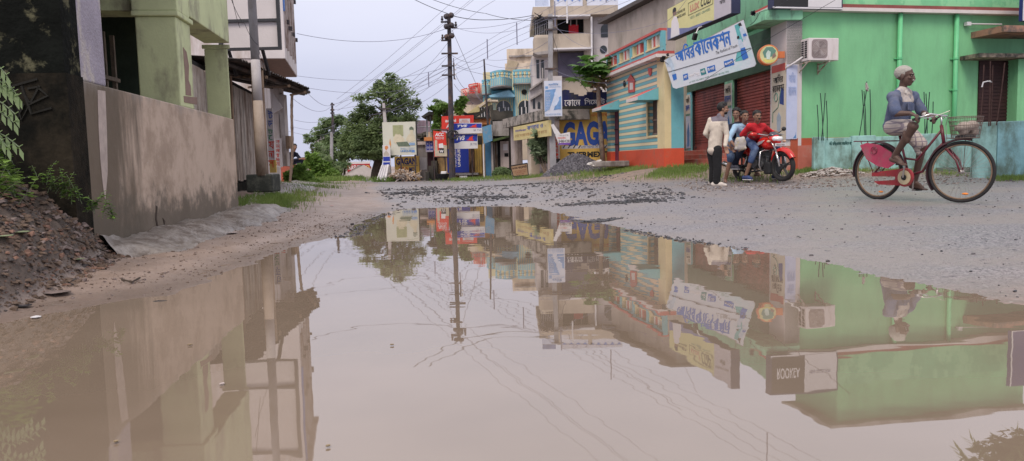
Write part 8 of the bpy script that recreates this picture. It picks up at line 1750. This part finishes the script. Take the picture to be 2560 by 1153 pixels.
# dead leaves, sticks, litter
def GR(px, py):
    d = ray(px, py); ys = np.concatenate([np.arange(1.2, 9, .01), np.arange(9, 30, .05)]); X = d.x/d.y*ys; Zr = CAM.z+d.z/d.y*ys; k = np.argmax(Zr <= height(X, ys)); return Vector((X[k], ys[k], float(height(X[k:k+1], ys[k:k+1])[0])))
def leafobj(q, s, rz, mt, label, cat, name, z=None, grp=None):
    mb = MB(); vs = []; 
    for t, w_ in ((0,0),(.25,.3),(.6,.36),(.85,.18),(1,0),(.85,-.18),(.6,-.36),(.25,-.3)): x, y = (t-.5)*s, w_*s; vs.append(Vector((q.x+x*math.cos(rz)-y*math.sin(rz), q.y+x*math.sin(rz)+y*math.cos(rz), q.z+.04*s*(abs(t-.5)))))
    mb.add(vs, [tuple(range(8))]); mb.add([v+Vector((0,0,.002)) for v in vs], [tuple(range(7,-1,-1))]); return tag(mb.build(name, mt), label, cat, grp)
for i, (x, y, s, lab) in enumerate(((475,862,.035,'small dark leaf floating in the puddle under the veranda reflection'),(555,960,.032,'pale scrap floating in the brown part of the puddle'),(980,862,.03,'tiny dark leaf floating in the sky reflection at mid puddle'),(820,1115,.022,'tiny dark bit floating near the bottom centre of the puddle'),(290,1104,.025,'dark leaf bit floating at the lower left of the puddle'),(1745,604,.05,'dark chip at the far right edge of the puddle'))):
    q = G(x, y, .004); leafobj(q, s*.6, i*1.3, m_pinkw if 'pale' in lab else lf_dry, lab, 'floating bit', 'floating_leaf', grp='bits floating in the puddle')
for i, (x, y, s, mt, lab) in enumerate(((190,655,.11,leafmat('fallen_green_leaf', (.35,.42,.25), (.4,.45,.3)),'pale green fallen leaf in the middle of the rubble bank'),(50,585,.13,leafmat('fallen_green_leaf',(.3,.4,.2),(.3,.4,.2)),'long pale leaf on the left of the rubble bank'),(10,612,.10,leafmat('fallen_green_leaf',(.3,.4,.2),(.3,.4,.2)),'pale leaf at the left edge of the rubble bank'),(140,735,.16,m_tile,'broad brown dead leaf at the foot of the rubble bank'),(90,798,.06,m_wsign,'white scrap lying at the puddle edge'),(60,770,.08,m_st1,'black wet leaf near the puddle edge on the left'),(400,758,.07,m_st1,'dark wet leaf on the shoreline below the plinth'),(368,578,.09,mat('red_wrapper', (.45,.06,.04), .5),'red wrapper caught at the end of the concrete apron'),(580,585,.12,m_pinkw,'pinkish leaf flat on the mud path'),(830,516,.07,mat('pink_scrap', (.7,.3,.3), .5),'tiny pink scrap on the mud path'))):
    q = GR(x, y)+Vector((0,0,.008))
    leafobj(q, s, i*2.1, mt, lab, 'litter', 'fallen_leaf' if 'leaf' in lab else 'litter_scrap')
mb = MB()
for pts in (((160,595),(215,615),(262,632)),((45,495),(75,528)),((305,705),(330,712),(350,700))):
    Q = []
    for x, y in pts:
        Q.append(GR(x, y)+Vector((0,0,.012)))
    o = one(MB().tube(Q, .006, 5), 'twig', m_bark, ['dark twig lying across the middle of the rubble bank','short dark stick high on the rubble bank','forked twig on the mud below the rubble bank'][len([1 for k in bpy.data.objects if k.name.startswith('twig')])], 'twig')
# ------------------------------------------------------------------ wires
m_wire = mat('black_cable', (.02,.02,.03), .6); m_wireg = mat('grey_wire', (.20,.20,.28), .6)
WG = 'overhead cables crossing the sky'
def wire(pts, sag=.0, k=1.0, m_=None, n=24):
    Q = [q if isinstance(q, Vector) else P(*q) for q in pts]; out = []; rs = []
    for i in range(len(Q)-1):
        for j in range(n if i == len(Q)-2 else n):
            t = j/n; q = Q[i].lerp(Q[i+1], t); q.z -= sag*4*t*(1-t); out.append(q)
    out.append(Q[-1]); rs = [max(.0035, .00024*q.y*k) for q in out]
    mb = MB(); mb.tube(out, rs, 4, caps=False); tag(mb.build('overhead_cable', m_ or m_wireg), 'thin dark overhead cable strung between poles and buildings', 'cable', WG)
# long four wire line over the road with spacer rods
def LP(Y, z): return Vector((.4-.335*(Y-32), Y, z))
for z in (6.35, 6.1, 5.85, 5.6):
    for a, b_ in ((90, 62), (62, 34), (34, 6)): wire([LP(a, z), LP(b_, z)], .12, .8)
for z, off in ((7.7, -2.2), (7.3, -2.0), (6.9, -2.4), (6.5,-2.2)):
    for a, b_ in ((80, 29.3), (29.3, 4)): wire([LP(a, z)+Vector((off,0,0)), LP(b_, z)+Vector((off,0,0))], .2, .8)
for Y_ in (16.5, 24, 28, 32, 36, 42, 48, 56, 64):
    mb = MB(); mb.tube([LP(Y_, 6.4), LP(Y_, 5.5)], .0006*Y_+.004, 5); tag(mb.build('spacer_rod', m_wireg), 'thin upright spacer rod hanging between the overhead cables', 'rod', 'spacer rods on the overhead cables')
T0 = (1122, 40, 29.3)
for pts, sag, k, m_ in (([(1000,-20,27),(1125,36,29.3)], .05, 1.6, m_wire), ([(1125,38,29.3),(1215,50,31),(1335,38,34)], .05, 2.0, m_wire), ([(1040,-18,27),(1215,34,31),(1370,50,23.4)], .1, 1.4, m_wire), ([(742,84,23),(1115,72,29.3)], .35, 1.4, m_wireg), ([(1130,72,29.3),(1335,42,34)], .15, 1.2, m_wireg),
    ([(744,190,23),(1125,165,29.3)], .3, 1, m_wireg), ([(745,205,23),(830,262,44)], .3, 1, m_wireg), ([(744,215,23),(1125,190,29.3)], .4, 1, m_wireg), ([(830,262,44),(1125,135,29.3)], .2, .9, m_wireg), ([(830,275,44),(1125,168,29.3)], .3, .9, m_wireg), ([(830,285,44),(1000,272,31),(1125,205,29.3)], .2, .9, m_wireg),
    ([(735,300,24),(830,290,44)], .2, 1, m_wireg), ([(735,318,24),(840,310,44)], .2, .8, m_wireg), ([(730,245,24),(832,262,44)], .4, 1, m_wireg), ([(600,285,15),(830,330,44)], .3, .8, m_wireg),
    ([(1130,75,29.3),(1190,210,44)], .0, 1.2, m_wireg), ([(1140,160,29.3),(1215,160,30),(1372,150,23.4)], .2, 1, m_wireg), ([(1140,168,29.3),(1340,190,35)], .2, 1, m_wireg), ([(1139,186,29.3),(1180,215,31),(1225,250,30)], .3, 1, m_wireg), ([(1135,210,29.3),(1165,235,30),(1190,262,31)], .1, 1, m_wireg),
    ([(1376,50,23.4),(1500,120,22),(1660,150,18.9)], .25, 1, m_wireg), ([(1378,80,23.4),(1400,145,23),(1475,235,23)], .0, 1.2, m_wire), ([(1378,70,23.4),(1640,60,20),(1740,-40,14)], .2, 1, m_wireg), ([(1376,46,23.4),(1700,-60,12)], .2, 1, m_wireg), ([(1376,170,23.4),(1660,182,19.2)], .35, .9, m_wireg),
    ([(1376,44,23.4),(1130,66,29.3)], .35, 1, m_wireg), ([(1210,148,30),(1376,100,23.4)], .25, 1, m_wireg), ([(1210,150,30),(1125,135,29.3)], .2, 1, m_wireg), ([(575,-10,9),(612,60,10.6),(645,112,11.5)], .05, 1.4, m_wire), ([(645,112,11.5),(655,150,11.7),(668,200,12),(652,225,12)], .03, 1.3, m_wire), ([(575,-30,8),(600,70,10)], .05, 1.2, m_wire),
    ([(1752,208,18),(1885,118,16.4),(2140,-30,12)], .0, 1.2, m_wire), ([(1875,62,17),(1900,30,16.5),(2000,-20,14)], .05, 1.4, m_wire), ([(1740,200,18.2),(1657,150,18.7),(1600,150,20)], .05, 1.2, m_wire)):
    wire(pts, sag, k, m_)
for i, y in enumerate((252, 266, 280)):
    wire([(960, y, 31), (1125, 100+i*34, 29.3)], .25, .9, m_wireg)
mb = MB(); rr = random.Random(6)
for i in range(7): mb.tube([P(1876+rr.uniform(0,14), 26+rr.uniform(0,14), 16.4) for _ in range(5)], .012, 4)
one(mb, 'cable_knot', m_wire, 'tangled black cable knot on the corner of the green canopy', 'cable knot')
mb = MB()
for i in range(26): mb.tube([P(1350+rr.gauss(0,10), 50+rr.gauss(0,8), 35) for _ in range(3)], .018, 4)
tag(one(mb, 'cable_tangle', m_wire, 'tangle of old cables hanging on the flats balcony beside the concrete pole', 'cable tangle'))
